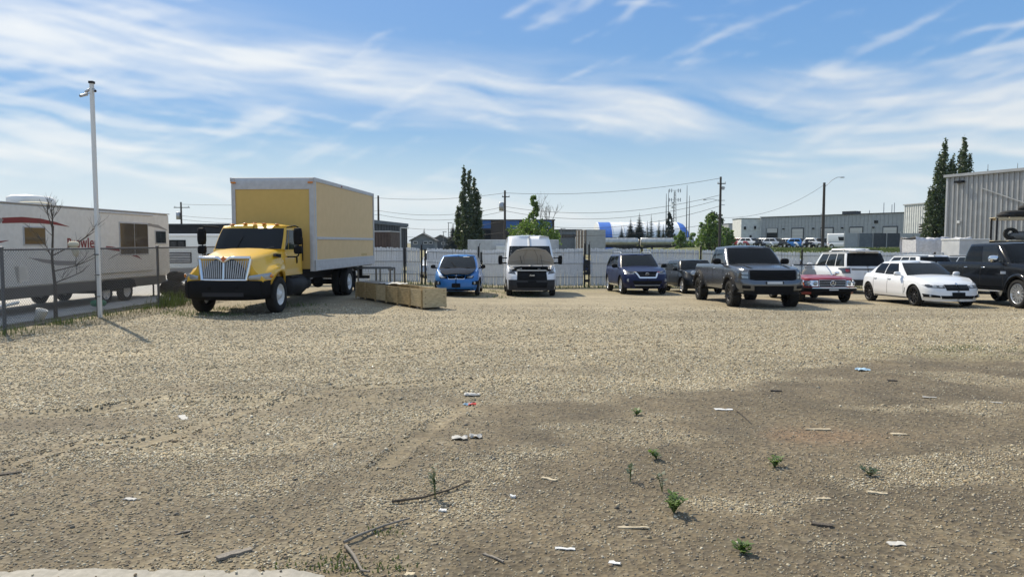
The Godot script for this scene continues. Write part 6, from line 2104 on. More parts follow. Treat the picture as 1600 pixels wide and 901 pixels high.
# ---------------------------------------------------------------- beyond the fences, left
func far_left():
	var o = thing("black_building", "long low black flat-roofed building behind the camper lot", "building", Vector3(PX(300, 72), 0, -74))
	bpart("wall", o, "wall_black", Vector3(0, 1.8, 0), Vector3(9.0, 3.7, 8.0))
	bpart("roof_edge", o, "wall_dark", Vector3(0, 3.68, 0), Vector3(9.2, 0.16, 8.2))
	# second small camper
	o = thing("small_camper", "small white camper with split window parked behind the truck cab", "camper", Vector3(PX(292, 37), 0, -38), Basis(Vector3.UP, 0.12))
	cbox_part("wall", o, "paint_cream", Vector3(0.4, 1.42, 0), Vector3(3.9, 1.65, 2.1), 0.06)
	cbox_part("roof", o, "white_plastic", Vector3(0.5, 2.30, 0), Vector3(3.8, 0.16, 2.15), 0.05)
	cbox_part("skirt", o, "camper_grey", Vector3(0.4, 0.48, 0), Vector3(3.7, 0.28, 2.0), 0.03)
	var f = cbox_part("window", o, "black_plastic", Vector3(-0.55, 1.86, 1.06), Vector3(0.82, 0.40, 0.03), 0.006)
	for s in [-1, 1]: bpart("pane", f, "win_dark", Vector3(-0.55 + s * 0.19, 1.86, 1.076), Vector3(0.30, 0.28, 0.012))
	var lv = cbox_part("louvre_panel", o, "grey_plastic", Vector3(-0.55, 1.15, 1.06), Vector3(1.35, 0.55, 0.03), 0.006)
	for i in 6: bpart("louvre", lv, "white_trim", Vector3(-0.55, 0.95 + i * 0.08, 1.082), Vector3(1.25, 0.03, 0.02), Basis(Vector3.RIGHT, 0.4))
	for s in [-1, 1]:
		wheel(o, Vector3(0.6, 0.33, s * 0.95), 1.0, 0.33, 0.2, 0.2, "camper", "rim_white").rotation.y = -PI / 2 * s
	# white lorry trailer wall showing beside the truck mirror
	o = thing("stacked_pallets", "dark pile of black bags and junk behind the chain-link fence", "junk", Vector3(PX(272, 25.5), 0, -25.3))
	for k in [[0, 0.3, 0, 0.8, 0.6, 0.7], [0.5, 0.25, 0.3, 0.6, 0.5, 0.6], [0.1, 0.72, -0.1, 0.6, 0.4, 0.5]]:
		rbox_part("bag", o, "black_plastic", Vector3(k[0], k[1], k[2]), Vector3(k[3], k[4], k[5]), 2.6)
	# charcoal hall behind the slatted fence
	var B = Basis(Vector3.UP, -0.09)
	o = thing("charcoal_hall", "long charcoal flat-roofed hall with pale roof edge beyond the truck tail", "building", Vector3(-15.6, -0.2, -62), B)
	bpart("wall", o, "wall_dark", Vector3(0, 1.85, 0), Vector3(10.0, 3.7, 14.0))
	bpart("roof_edge", o, "wall_slate", Vector3(0, 3.78, 0), Vector3(10.2, 0.30, 14.2))
	bpart("downspout", o, "white_trim", Vector3(5.08, 1.8, -4.0), Vector3(0.12, 3.5, 0.12))
	bpart("gutter_arm", o, "white_trim", Vector3(5.1, 3.5, -5.5), Vector3(0.1, 0.1, 3.0))
	bpart("vent_pipe", o, "wall_dark", Vector3(2.6, 4.2, 2.0), Vector3(0.22, 0.6, 0.22))
	for i in 16:
		bpart("wall_seam", o, "wall_black", Vector3(5.012, 1.85, -6.6 + i * 0.88), Vector3(0.03, 3.6, 0.06))
	# brown container
	o = thing("brown_container", "brown ribbed steel container standing before the charcoal hall", "container", Vector3(-9.35, -0.1, -49), Basis(Vector3.UP, -0.05))
	bpart("wall", o, "wall_brown", Vector3(0, 1.38, 0), Vector3(2.8, 2.75, 3.0))
	for i in 14: bpart("rib", o, "wall_brown", Vector3(-1.3 + i * 0.2, 1.4, 1.53), Vector3(0.09, 2.5, 0.06))
	bpart("roof_edge", o, "trailer_wall", Vector3(0, 2.77, 0), Vector3(2.86, 0.06, 3.06))
	# houses
	var hs = [[663.0, 190.0, 6.2, 2.7, 1.5, "wall_slate", "small grey gabled house with three white framed windows"], [690.0, 215.0, 7.0, 2.4, 1.7, "wall_dark", "dark grey house roof behind the small gabled house"], [704.0, 240.0, 6.5, 2.2, 1.6, "metal_grey", "farther grey house roof beside the tall poplar"]]
	for h in hs:
		house(h[6], Vector3(PX(h[0], h[1]), 0, -h[1]), h[2], h[3], h[4], h[5])
	spruce("spruce_tree", "lone small spruce peeping over the grey house roof", Vector3(PX(663, 215), 0, -215), 6.4, 1.5, 3, "leaf_spruce", "")
	spruce("spruce_tree", "small dark spruce between the house roofs and the poplar", Vector3(PX(708, 150), 0, -150), 6.2, 1.6, 4, "leaf_spruce", "")
	# poplar
	poplar("tall dark poplar standing before the blue trimmed building", Vector3(PX(732, 75), -0.3, -75), [[-0.4, 9.95, 0.36], [0.12, 9.6, 0.42], [0.62, 8.9, 0.46], [-0.75, 7.4, 0.42], [0.98, 7.7, 0.40], [-1.1, 5.8, 0.40], [0.2, 6.6, 0.75], [1.1, 5.4, 0.4]], 30, 0.14, 12)

func house(label, pos, w, wall, rise, m):
	var o = thing("house", label, "house", pos)
	bpart("wall", o, m, Vector3(0, wall * 0.5, 0), Vector3(w, wall, 7.0))
	for z in [3.5, -3.5]:
		var st = S()
		flat(st)
		tri(st, Vector3(-w / 2, wall, z), Vector3(w / 2, wall, z), Vector3(0, wall + rise, z))
		obj("gable", st, m, o)
	for s in [-1.0, 1.0]:
		var rf = S()
		var a = Vector3(0, wall + rise + 0.08, 0); var b = Vector3(s * (w / 2 + 0.45), wall - rise * 0.2, 0)
		bar_slab(rf, a, b, 7.8, 0.16)
		obj("roof", rf, "roof_dark", o)
	for k in [[-0.30, 0.62, 0.9], [0.12, 0.64, 0.9], [0.34, 0.64, 0.8]]:
		var fr = bpart("window", o, "white_trim", Vector3(k[0] * w, wall * 0.72, 3.53), Vector3(k[2] + 0.2, 0.68, 0.06))
		bpart("pane", fr, "win_dark", Vector3(k[0] * w, wall * 0.72, 3.57), Vector3(k[2], 0.48, 0.03))
	return o

func bar_slab(st, a: Vector3, b: Vector3, wz: float, th: float):
	var x = (b - a); var l = x.length(); x = x / l
	var z = Vector3(0, 0, 1)
	box(st, (a + b) * 0.5, Vector3(l, th, wz), Basis(x, z.cross(x), z))

# ---------------------------------------------------------------- beyond the fence, middle
func far_middle():
	# brick building with blue fascia panels
	var o = thing("blue_trim_building", "low brown brick building with bright blue fascia panels", "building", Vector3(-0.85, -0.3, -99))
	bpart("wall", o, "brick_dull", Vector3(0, 2.6, 0), Vector3(12.9, 5.2, 8.0))
	bpart("roof_edge", o, "wall_dark", Vector3(0, 5.22, 0), Vector3(13.1, 0.14, 8.2))
	for k in [[-5.3, 1.9], [-2.65, 1.4], [0.9, 1.8], [5.2, 1.9], [3.1, 1.2]]:
		bpart("fascia_panel", o, "trim_blue", Vector3(k[0], 4.60, 4.04), Vector3(k[1], 1.0, 0.10))
		var w = bpart("window", o, "wall_black", Vector3(k[0], 3.0, 4.03), Vector3(k[1], 1.9, 0.08))
		for i in 2: bpart("pane", w, "win_dark", Vector3(k[0] + (i - 0.5) * k[1] * 0.5, 3.0, 4.08), Vector3(k[1] * 0.44, 1.7, 0.04))
	bpart("signboard", o, "white_trim", Vector3(-4.3, 2.3, 4.15), Vector3(0.6, 0.5, 0.06))
	# pale box trailer behind the van
	o = thing("box_trailer", "long pale grey box trailer parked behind the white van", "trailer", Vector3(0.1, -0.45, -61))
	cbox_part("wall", o, "trailer_wall", Vector3(0, 1.75, 0), Vector3(7.6, 1.75, 2.4), 0.03)
	for i in 13: bpart("panel_seam", o, "alu_old", Vector3(-3.6 + i * 0.6, 1.75, 1.215), Vector3(0.04, 1.65, 0.03))
	cbox_part("chassis", o, "steel_dark", Vector3(0, 0.78, 0), Vector3(7.4, 0.18, 1.6), 0.02)
	cbox_part("side_box", o, "white_plastic", Vector3(-1.05, 1.9, 1.5), Vector3(0.75, 0.4, 0.5), 0.02)
	for x in [2.2, 3.0]:
		for s in [-1.0, 1.0]:
			wheel(o, Vector3(x, 0.48, s * 1.0), 1.0, 0.48, 0.25, 0.28, "truck", "rim_white").rotation.y = -PI / 2 * s
	# bright bushy tree with dead top
	var t = tree("leafy_tree", "bright green bushy tree with bare twigs behind the white van", "tree", Vector3(PX(833, 70), -0.5, -70), 7.0, [[0.22, 1.9], [0.38, 2.5], [0.50, 2.4], [0.60, 1.5], [0.66, 0.55], [0.90, 0.42], [0.98, 0.2]], 210, 30, 0.14, "leaf", 8, 0.14)
	var rr = RandomNumberGenerator.new()
	rr.seed = 9
	for i in 6:
		var bs = S()
		branch(bs, Vector3(1.0 + 0.2 * i - 0.3, 4.2, rr.randf_range(-0.4, 0.4)), Vector3(rr.randf_range(-0.1, 0.4), 1, 0).normalized(), rr.randf_range(1.6, 2.3), 0.03, 2, rr)
		obj("bare_twig", bs, "bark", t)
	# grey and brown blocks
	o = thing("grey_block", "distant grey industrial block left of the brown one", "building", Vector3(PX(888, 150), 0, -152))
	bpart("wall", o, "wall_slate", Vector3(0, 2.3, 0), Vector3(5.2, 4.4, 6))
	bpart("roof", o, "roof_dark", Vector3(0, 4.55, 0), Vector3(5.6, 0.3, 6.4))
	bpart("window_band", o, "win_dark", Vector3(0, 3.3, 3.03), Vector3(4.6, 0.7, 0.06))
	bpart("annex", o, "wall_white", Vector3(2.3, 1.6, 3.6), Vector3(2.0, 3.0, 3.0))
	o = thing("brown_block", "taupe windowless block with dark brick flank beside the striped hall", "building", Vector3(PX(923, 120), 0, -122), Basis(Vector3.UP, 0.25))
	bpart("wall", o, "metal_shed", Vector3(0.2, 2.05, 0), Vector3(3.4, 4.1, 5.0))
	bpart("flank", o, "brick_dull", Vector3(-1.56, 2.05, 0.1), Vector3(0.12, 4.0, 4.9))
	for i in 3: bpart("flank_rib", o, "wall_white", Vector3(-1.66, 2.0, -1.4 + i * 1.6), Vector3(0.12, 3.9, 0.15))
	# striped fabric hall
	o = thing("striped_hall", "white arched fabric hall with broad blue stripes", "hall", Vector3(PX(1013, 205), 0, -214))
	var segs = [[-14.0, -13.6, "fabric_white"], [-13.6, -10.0, "fabric_blue"], [-10.0, 3.2, "fabric_white"], [3.2, 9.5, "fabric_white"], [9.5, 13.4, "fabric_blue"]]
	for s in segs:
		var st = S()
		smooth(st)
		var rows = []
		for i in 15:
			var a = PI * i / 14.0
			var row = []
			for k in 5:
				var x = lerpf(s[0], s[1], k / 4.0)
				var sh: float = 1.0 - 0.55 * pow(maxf(0.0, (x - 9.5) / 4.2), 3.0)
				row.append(Vector3(x, sin(a) * 8.0 * sh, cos(a) * 9.0 * sh))
			rows.append(row)
		grid(st, rows)
		obj("fabric_panel", st, s[2], o)
	var ew = S()
	flat(ew)
	for i in 14: tri(ew, Vector3(-14.0, 0, 0), Vector3(-14.0, sin(PI * i / 14.0) * 8.0, cos(PI * i / 14.0) * 9.0), Vector3(-14.0, sin(PI * (i + 1) / 14.0) * 8.0, cos(PI * (i + 1) / 14.0) * 9.0))
	obj("end_wall", ew, "fabric_white", o)
	for x in [-10.0, -6.7, -3.4, -0.1, 3.2, 6.4, 9.5]:
		var st = S()
		var pts = []
		for i in 15: pts.append(Vector3(x, sin(PI * i / 14.0) * 8.05, cos(PI * i / 14.0) * 9.05))
		tube(st, pts, 0.10, 0.10, 4, false)
		obj("arch_rib", st, "white_trim", o)
	# tankers
	tanker("polished steel tank trailer with round dished end left of the spruces", Vector3(PX(958, 128), 0.0, -128), 9.2, true)
	tanker("polished steel tank trailer with small placard on its flank", Vector3(PX(1042, 128), 0.0, -128), 9.4, false)
	# conifers and shrubs
	for k in [[971, 352, 1.3, 150, "smallest dark spruce at the left of the spruce row"], [985, 340, 1.9, 150, "broad dark spruce in the middle of the spruce row"], [998.5, 332, 1.9, 150, "tallest dark spruce at the right of the spruce row"]]:
		spruce("spruce_tree", k[4], Vector3(PX(k[0], k[3]), -0.2, -k[3]), PY(k[1], k[3]) + 0.2, k[2], k[0])
	for k in [[1011, 345, 0.95, 148, "narrow cedar left of its taller twin"], [1017, 334, 1.1, 150, "tall narrow pointed cedar before the white hall"], [1029, 343, 1.25, 150, "single mid green cedar between the twin cedars and dark poplar"], [1036, 350, 1.1, 152, "low cedar against the dark narrow poplar"]]:
		spruce("cedar_tree", k[4], Vector3(PX(k[0], k[3]), -0.2, -k[3]), PY(k[1], k[3]) + 0.2, k[2], k[0] + 5, "leaf_pop", "cedars before the striped hall")
	tree("poplar_tree", "very dark narrow poplar before the white hall", "tree", Vector3(PX(1045, 148), -0.2, -148), 8.4, [[0.1, 0.7], [0.5, 0.75], [0.85, 0.5], [0.99, 0.1]], 90, 26, 0.22, "leaf_spruce", 14, 0.2)
	tree("poplar_tree", "short dark narrow poplar touching the very dark one", "tree", Vector3(PX(1050, 149), -0.2, -149), 6.2, [[0.1, 0.55], [0.5, 0.6], [0.99, 0.1]], 60, 24, 0.22, "leaf_spruce", 15, 0.2)
	tree("roadside_shrub", "low yellow green shrub under the right end of the striped hall", "shrub", Vector3(PX(1064, 120), -0.2, -120), 4.2, [[0.1, 1.2], [0.5, 1.5], [0.99, 0.4]], 70, 26, 0.2, "leaf", 16, 0.1)
	tree("roadside_shrub", "low shrub beside the second tank trailer end", "shrub", Vector3(PX(1083, 118), -0.2, -118), 3.6, [[0.1, 1.0], [0.5, 1.2], [0.99, 0.4]], 60, 26, 0.2, "leaf", 17, 0.1)
	tree("leafy_tree", "rounded green tree around the wooden pole with crossed wires", "tree", Vector3(PX(1110, 92), -0.3, -92), 5.9, [[0.1, 1.3], [0.4, 1.9], [0.7, 1.5], [0.85, 0.9], [0.99, 0.3]], 170, 30, 0.16, "leaf", 18, 0.15)
	tree("leafy_tree", "darker thin-topped tree behind the rounded green tree", "tree", Vector3(PX(1117, 100), -0.3, -100), 6.4, [[0.3, 0.9], [0.6, 1.3], [0.99, 0.7]], 80, 24, 0.16, "leaf_pop", 19, 0.12)
	tree("leafy_tree", "green tree between wooden pole and white end of the warehouse", "tree", Vector3(PX(1135, 96), -0.3, -96), 4.2, [[0.1, 1.0], [0.5, 1.3], [0.99, 0.5]], 90, 28, 0.16, "leaf", 20, 0.12)
	# cars showing over the slats
	far_car("silver_suv", "silver suv roof over the slatted gate left of the blue hatchback", Vector3(PX(685, 42), -0.1, -42), PI * 0.0, "paint_silver", 1.06)
	far_car("dark_pickup", "dark blue car parked far behind between van and tank trailer", Vector3(PX(893, 58), -0.55, -58), 0.3, "paint_navy", 1.15)
	far_car("dark_sedan", "dark car roof over the slats behind the black hatchback", Vector3(PX(1063, 43), -0.5, -43), 1.2, "paint_char", 1.0)
	far_car("pale_sedan", "pale silver car roof over the slats next to the dark roof", Vector3(PX(1038, 40.5), -0.5, -40.5), 1.45, "paint_silver", 0.98)
	far_car("white_sedan", "white car roof over the slats just behind the grey pickup bed", Vector3(PX(1086, 40.5), -0.5, -40.5), 1.5, "paint_white", 0.98)

func tanker(label, pos, L, dish):
	var o = thing("tank_trailer", label, "tank trailer", pos, Basis.IDENTITY, "two tank trailers in a line")
	var st = S()
	var h = L / 2
	var pr = [[-h, 0.0], [-h + 0.02, 0.35], [-h + 0.14, 0.62], [-h + 0.4, 0.78], [-h + 0.7, 0.81], [h - 0.7, 0.81], [h - 0.35, 0.76], [h - 0.1, 0.6], [h, 0.0]] if dish else [[-h, 0.0], [-h, 0.74], [-h + 0.08, 0.81], [h - 0.08, 0.81], [h, 0.74], [h, 0.0]]
	lathe(st, pr, 24, Transform3D(Basis.IDENTITY, Vector3(0, 2.02, 0)))
	obj("tank", st, "tanker", o)
	for i in 6:
		var b = S()
		lathe(b, [[-0.03, 0.82], [-0.03, 0.835], [0.03, 0.835], [0.03, 0.82]], 24, Transform3D(Basis.IDENTITY, Vector3(lerpf(-h + 0.9, h - 0.9, i / 5.0), 2.02, 0)))
		obj("tank_band", b, "alu_old", o)
	bpart("catwalk", o, "steel_dark", Vector3(0.4, 2.88, 0), Vector3(L - 1.6, 0.06, 0.4))
	bpart("chassis", o, "steel_dark", Vector3(0, 1.12, 0), Vector3(L - 0.8, 0.16, 1.4))
	if not dish: bpart("placard", o, "plate", Vector3(h - 2.0, 2.0, 0.83), Vector3(0.5, 0.42, 0.03))
	for x in [h - 2.2, h - 1.0]:
		for s in [-1.0, 1.0]:
			wheel(o, Vector3(x, 0.5, s * 0.95), 1.0, 0.5, 0.26, 0.29, "truck", "rim_white").rotation.y = -PI / 2 * s
	bpart("landing_leg", o, "steel_dark", Vector3(-h + 2.0, 0.55, 0), Vector3(0.15, 1.1, 1.2))

var far_protos = {}
func far_car(nm, label, pos, yaw, m, sc, group = "cars parked beyond the slatted fence", van := false):
	var key = "v" if van else "c"
	if not far_protos.has(key):
		var p = {}
		var c = {a = 2.3, b = 0.9, n = 8.0, m = 2.8, top = [[-2.3, 0.88], [-1.7, 1.0], [0.8, 0.98], [1.6, 0.9], [2.3, 0.70]], crown = [[-2, 0.03], [2, 0.05]], sill = 0.28, fb = 0.24, rb = 0.3, wz = [1.38, -1.35], R = 0.38, ry = 0.33,
			of = [[0, 0.05], [0.2, 0], [1, 0.15]], os = [[0, 0.05], [0.2, 0.0], [0.6, 0.0], [1, 0.1]], orr = [[0, 0.06], [0.3, 0], [1, 0.1]]}
		var g = {yb = 0.93, yt = 1.48, zf0 = 1.05, zf1 = 0.35, zr0 = -2.0, zr1 = -1.45, wb = 0.8, wt = 0.63, n = 12.0, m = 4.0, crown = 0.05, bulge = 0.03}
		if van:
			c.top = [[-2.3, 1.1], [1.6, 1.1], [2.3, 0.9]]
			g = {yb = 1.05, yt = 2.2, zf0 = 1.75, zf1 = 1.0, zr0 = -2.28, zr1 = -2.25, wb = 0.88, wt = 0.80, n = 18.0, m = 5.0, crown = 0.05, bulge = 0.02}
		var r = Node3D.new()
		car_shell(c, "body", "paint_white", r)
		greenhouse(g, "cabin", "paint_white", r)
		win_front(g, "windshield", 0.88, 0.08, 0.9 if not van else 0.62, "glass", r)
		win_rear(g, "rear_window", 0.84, 0.15 if not van else 0.3, 0.88, "glass_tint", r)
		for s in [1.0, -1.0]:
			win_side(g, "side_window", s, 0.15, 0.48, 0.13, 0.48, 0.12, 0.86 if not van else 0.6, "glass", r)
			if not van: win_side(g, "side_window", s, 0.51, 0.84, 0.51, 0.86, 0.12, 0.86, "glass", r)
			on_front(c, "headlight", [[s * 0.45, 0.58], [s * 0.78, 0.60], [s * 0.80, 0.70], [s * 0.45, 0.66]], 0.01, "lamp_glass", r)
			on_rear(c, "tail_light", [[s * 0.55, 0.68], [s * 0.82, 0.68], [s * 0.82, 0.80], [s * 0.55, 0.80]], 0.01, "tail_red", r)
		on_front(c, "grille", [[-0.4, 0.45], [0.4, 0.45], [0.4, 0.62], [-0.4, 0.62]], 0.01, "black_plastic", r)
		wheels(c, r, "five", "rim_silver", 0.2, 0.22)
		far_protos[key] = r
	var o = far_protos[key].duplicate()
	o.name = numbered(nm)
	add_child(o)
	o.transform = Transform3D(Basis(Vector3.UP, yaw).scaled(Vector3.ONE * sc), pos)
	tag(o, label, "car" if not van else "van", group)
	for ch in o.get_children():
		if ch.name in ["body", "cabin"]: ch.material_override = M[m]
	return o
# ---------------------------------------------------------------- right: bank, warehouse, sheds
func bank_y(x: float, d: float) -> float:
	var f = ss(12.0, 24.0, x - (d - 45.0) * 0.08)
	return -0.62 + f * lp([[44.0, 0.0], [52.0, 1.35], [66.0, 1.75], [80.0, 1.80], [100.0, 1.62], [170.0, 2.4], [260.0, 2.4]], d) + gn.get_noise_2d(x * 0.3, d * 0.3) * 0.10 * f

func far_right():
	var st = S()
	smooth(st)
	var rows = []
	for d in [44.0, 46.0, 48.0, 50.0, 52.0, 56.0, 60.0, 65.0, 70.0, 76.0, 82.0, 90.0, 100.0, 115.0, 135.0, 170.0, 260.0]:
		var row = []
		for i in 40:
			var x = lerpf(10.0, 130.0, i / 39.0)
			row.append(Vector3(x, bank_y(x, d), -d))
		rows.append(row)
	grid(st, rows)
	struct(obj("grass_bank", st, "grass_soil"))
	# rough grass on the bank
	var gt = S()
	var rr = RandomNumberGenerator.new()
	rr.seed = 66
	flat(gt)
	for i in 9000:
		var d = rr.randf_range(49.0, 88.0)
		var x = rr.randf_range(0.3, 0.62) * d
		var y = bank_y(x, d)
		var h = rr.randf_range(0.10, 0.34)
		var a = rr.randf() * TAU
		var w = Vector3(cos(a), 0, sin(a)) * 0.05
		tri(gt, Vector3(x, y - 0.02, -d) - w, Vector3(x, y - 0.02, -d) + w, Vector3(x + rr.randf_range(-0.1, 0.1), y + h, -d))
	var go = obj("bank_grass", gt, "blade")
	tag(go, "rough green grass growing on the bank before the warehouse", "grass")
	go.set_meta("kind", "stuff")
	# gravel drive on the bank
	st = S()
	smooth(st)
	rows = []
	for d in [72.0, 75.0, 78.0]:
		var row = []
		for i in 24:
			var x = lerpf(42.0, 62.0, i / 23.0)
			row.append(Vector3(x, bank_y(x, d) + 0.12, -d))
		rows.append(row)
	grid(st, rows)
	struct(obj("gravel_drive", st, "slab"))
	# warehouse
	var A = Vector3(52.0, 0, -150.0); var Bp = Vector3(69.3, 0, -126.0)
	var ax = (Bp - A).normalized()
	var L = (Bp - A).length()
	var nz = Vector3(-ax.z, 0, ax.x) * -1.0
	if nz.z < 0: nz = -nz
	var B = Basis(ax, Vector3.UP, nz) if ax.cross(Vector3.UP).dot(nz) > 0 else Basis(ax, Vector3.UP, nz)
	var o = thing("warehouse", "long grey metal warehouse with a row of white roller doors", "warehouse", A, B)
	bpart("wall", o, "metal_grey", Vector3(L / 2, 4.3, -12.0), Vector3(L, 5.8, 24.0))
	bpart("end_wall", o, "wall_white", Vector3(-0.08, 4.25, -12.0), Vector3(0.2, 5.7, 23.9))
	bpart("roof_edge", o, "wall_dark", Vector3(L / 2, 7.22, -12.0), Vector3(L + 0.5, 0.14, 24.4))
	bpart("roof_hatch", o, "roof_dark", Vector3(L * 0.60, 7.6, -3.0), Vector3(2.6, 0.6, 2.0))
	for i in 40: bpart("wall_rib", o, "metal_grey", Vector3((i + 0.5) * L / 40.0, 4.3, 0.03), Vector3(0.07, 5.7, 0.06))
	for k in [[0.045, true], [0.24, false], [0.45, false], [0.645, false], [0.855, false]]:
		var w = 2.35
		var x: float = k[0] * L + w / 2 + 0.2
		var dr = bpart("roller_door", o, "wall_dark", Vector3(x, 3.35, 0.05), Vector3(w + 0.3, 3.1, 0.12))
		if k[1]:
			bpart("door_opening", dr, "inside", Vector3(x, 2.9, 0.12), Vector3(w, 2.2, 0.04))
			bpart("door_panel", dr, "door_pale", Vector3(x, 4.4, 0.13), Vector3(w, 0.85, 0.06))
		else:
			for j in 4: bpart("door_panel", dr, "door_pale", Vector3(x, 2.2 + j * 0.71, 0.12), Vector3(w, 0.68, 0.06))
	for k in [0.18, 0.40, 0.60, 0.80]: bpart("wall_lamp", o, "black_plastic", Vector3(k * L, 4.7, 0.15), Vector3(0.3, 0.25, 0.3))
	bpart("wall_vent", o, "black_plastic", Vector3(0.815 * L, 5.7, 0.1), Vector3(0.6, 0.5, 0.2))
	for k in [[0.37, 0.5], [0.70, 0.7], [0.79, 2.0], [0.84, 1.6], [0.855, 1.9], [0.96, 0.6]]:
		bpart("roof_pipe", o, "galv", Vector3(k[0] * L, 7.3 + k[1] / 2, -4.0), Vector3(0.09, k[1], 0.09))
	for k in [[0.28, 5.0], [0.6, 5.0], [0.45, 3.6]]:
		bpart("wall_duct", o, "black_plastic", Vector3(-0.3, k[1], -24.0 * k[0]), Vector3(0.3, 0.7, 0.6))
	o = thing("white_wing", "white metal wing at the left end of the grey warehouse", "building", Vector3(50.2, 0, -150.6))
	bpart("wall", o, "wall_white", Vector3(0, 4.1, -3.0), Vector3(4.3, 5.7, 6.0))
	bpart("roof_edge", o, "wall_dark", Vector3(0, 7.0, -3.0), Vector3(4.5, 0.12, 6.2))
	for k in [[-1.4, 5.0], [0.7, 5.1], [-0.2, 3.2]]:
		bpart("wall_duct", o, "black_plastic", Vector3(k[0], k[1], 0.12), Vector3(0.35, 0.6, 0.3))
	# small grey annex left of it
	o = thing("grey_annex", "small grey block beside the white end of the warehouse", "building", Vector3(PX(1147, 170), 0, -172))
	bpart("wall", o, "metal_grey", Vector3(0, 3.2, 0), Vector3(3.2, 6.4, 5))
	bpart("roof_edge", o, "wall_dark", Vector3(0, 6.4, 0), Vector3(3.4, 0.15, 5.2))
	# white hall
	o = thing("white_hall", "plain white metal hall between warehouse and the tall poplars", "building", Vector3(PX(1448, 100), 0, -100), Basis(Vector3.UP, 0.1))
	bpart("wall", o, "wall_white", Vector3(5.0, 4.1, -2.6), Vector3(10.0, 6.5, 5.2))
	bpart("roof_edge", o, "metal_grey", Vector3(5.0, 7.42, -2.6), Vector3(10.3, 0.15, 5.5))
	for i in 11: bpart("wall_rib", o, "wall_white", Vector3(-0.03, 4.1, -0.2 - i * 0.48), Vector3(0.07, 6.4, 0.08))
	var lw = bpart("louvre_window", o, "wall_black", Vector3(-0.06, 3.8, -1.0), Vector3(0.1, 1.5, 1.5))
	for i in 4: bpart("louvre", lw, "white_trim", Vector3(-0.13, 3.2 + i * 0.38, -1.0), Vector3(0.06, 0.12, 1.4))
	# tall poplars
	poplar("tall broad grey green poplar at the corner of the corrugated shed", Vector3(PX(1468, 60), -0.3, -60), [[-0.1, 10.6, 0.36], [0.4, 10.3, 0.40], [0.2, 9.6, 0.5], [-0.45, 8.8, 0.42], [0.65, 9.0, 0.42], [-0.7, 6.6, 0.42], [0.75, 6.8, 0.45]], 28, 0.12, 41)
	poplar("short side poplar lower down beside the tall broad poplar", Vector3(PX(1454, 60.5), -0.3, -60.5), [[0.15, 5.6, 0.45], [-0.15, 4.6, 0.42]], 28, 0.12, 42)
	poplar("slender poplar rising behind the corrugated shed roof", Vector3(PX(1496, 61), -0.3, -61), [[-0.2, 11.0, 0.32], [0.3, 10.6, 0.38], [0.05, 9.9, 0.5], [-0.4, 9.4, 0.35], [0.5, 9.6, 0.35]], 28, 0.12, 43)
	for k in [[1538, 258, 44], [1584, 256, 45]]:
		spruce("spruce_tree", ["thin spruce tip over the shed roof nearer to the poplars", "thin spruce tip over the shed roof farther from the poplars"][0 if k[0] < 1560 else 1], Vector3(PX(k[0], 75), -0.3, -75), PY(k[1], 75) + 0.3, 0.9, k[2], "leaf_spruce", "spruce tips over the shed roof")
	# cars in front of the warehouse
	var cols = ["paint_red", "paint_white", "paint_char", "paint_white", "paint_silver", "paint_black", "paint_white", "paint_blue", "paint_char", "paint_silver", "paint_black", "paint_white"]
	var nm = ["red car at the end of the lot before the white warehouse wall", "white car next to the red one before the warehouse wall", "charcoal car under the open roller door", "white car beside the charcoal one under the open roller door", "silver car between the first two roller doors", "black car behind the silver one near the second roller door", "white car under the second roller door", "blue car before the second roller door", "charcoal car left of the lamp pole before the warehouse", "silver car just left of the lamp pole", "black car just right of the lamp pole", "white car right of the lamp pole by the fence"]
	var xs = [1160, 1172, 1186, 1198, 1210, 1224, 1236, 1249, 1262, 1274, 1292, 1304]
	for i in 12:
		var d = 124.0 - i * 1.3
		var x = PX(xs[i], d)
		far_car("lot_car", nm[i], Vector3(x, bank_y(x, d) - 0.02, -d), 0.5 + 0.25 * sin(i * 2.1), cols[i], 1.0, "cars parked in front of the warehouse")
	var vx = [1318, 1336, 1352]
	for i in 3:
		var d = 104.0
		var x = PX(vx[i], d)
		far_car("lot_van", ["white van parked under the fourth roller door", "white and blue van beside the fourth roller door", "white van parked by the dark screen fence"][i], Vector3(x, bank_y(x, d) - 0.02, -d), 0.6 + i * 0.5, ["paint_white", "paint_silver", "paint_white"][i], 1.0, "vans parked in front of the warehouse", true)
	# screen fence and skip in front of the warehouse
	o = thing("screen_fence", "grey mesh screened yard fence before the right end of the warehouse", "fence", Vector3(PX(1390, 92), bank_y(48, 92), -92), Basis(Vector3.UP, 0.35))
	for i in 7:
		bpart("post", o, "galv", Vector3(-7.5 + i * 2.3, 1.1, 0), Vector3(0.09, 2.3, 0.09))
		if i < 6: bpart("screen_panel", o, ["metal_grey", "wall_slate", "wall_dark", "wall_dark", "metal_shed", "metal_shed"][i], Vector3(-6.35 + i * 2.3, 1.15, -0.05), Vector3(2.2, 1.8, 0.02))
	far_car("white_sedan", "white sedan on the grass bank seen above the slats", Vector3(PX(1342, 47), bank_y(22.8, 47.0), -47), 0.5, "paint_white", 1.12)
	far_car("silver_sedan", "silver car roof above the slats by the white suv", Vector3(PX(1240, 44), -0.5, -44), 1.5, "paint_silver", 0.96)
	far_car("white_suv", "white car roof above the slats behind the grey pickup cab", Vector3(PX(1205, 46), -0.5, -46), 1.4, "paint_white", 1.08)

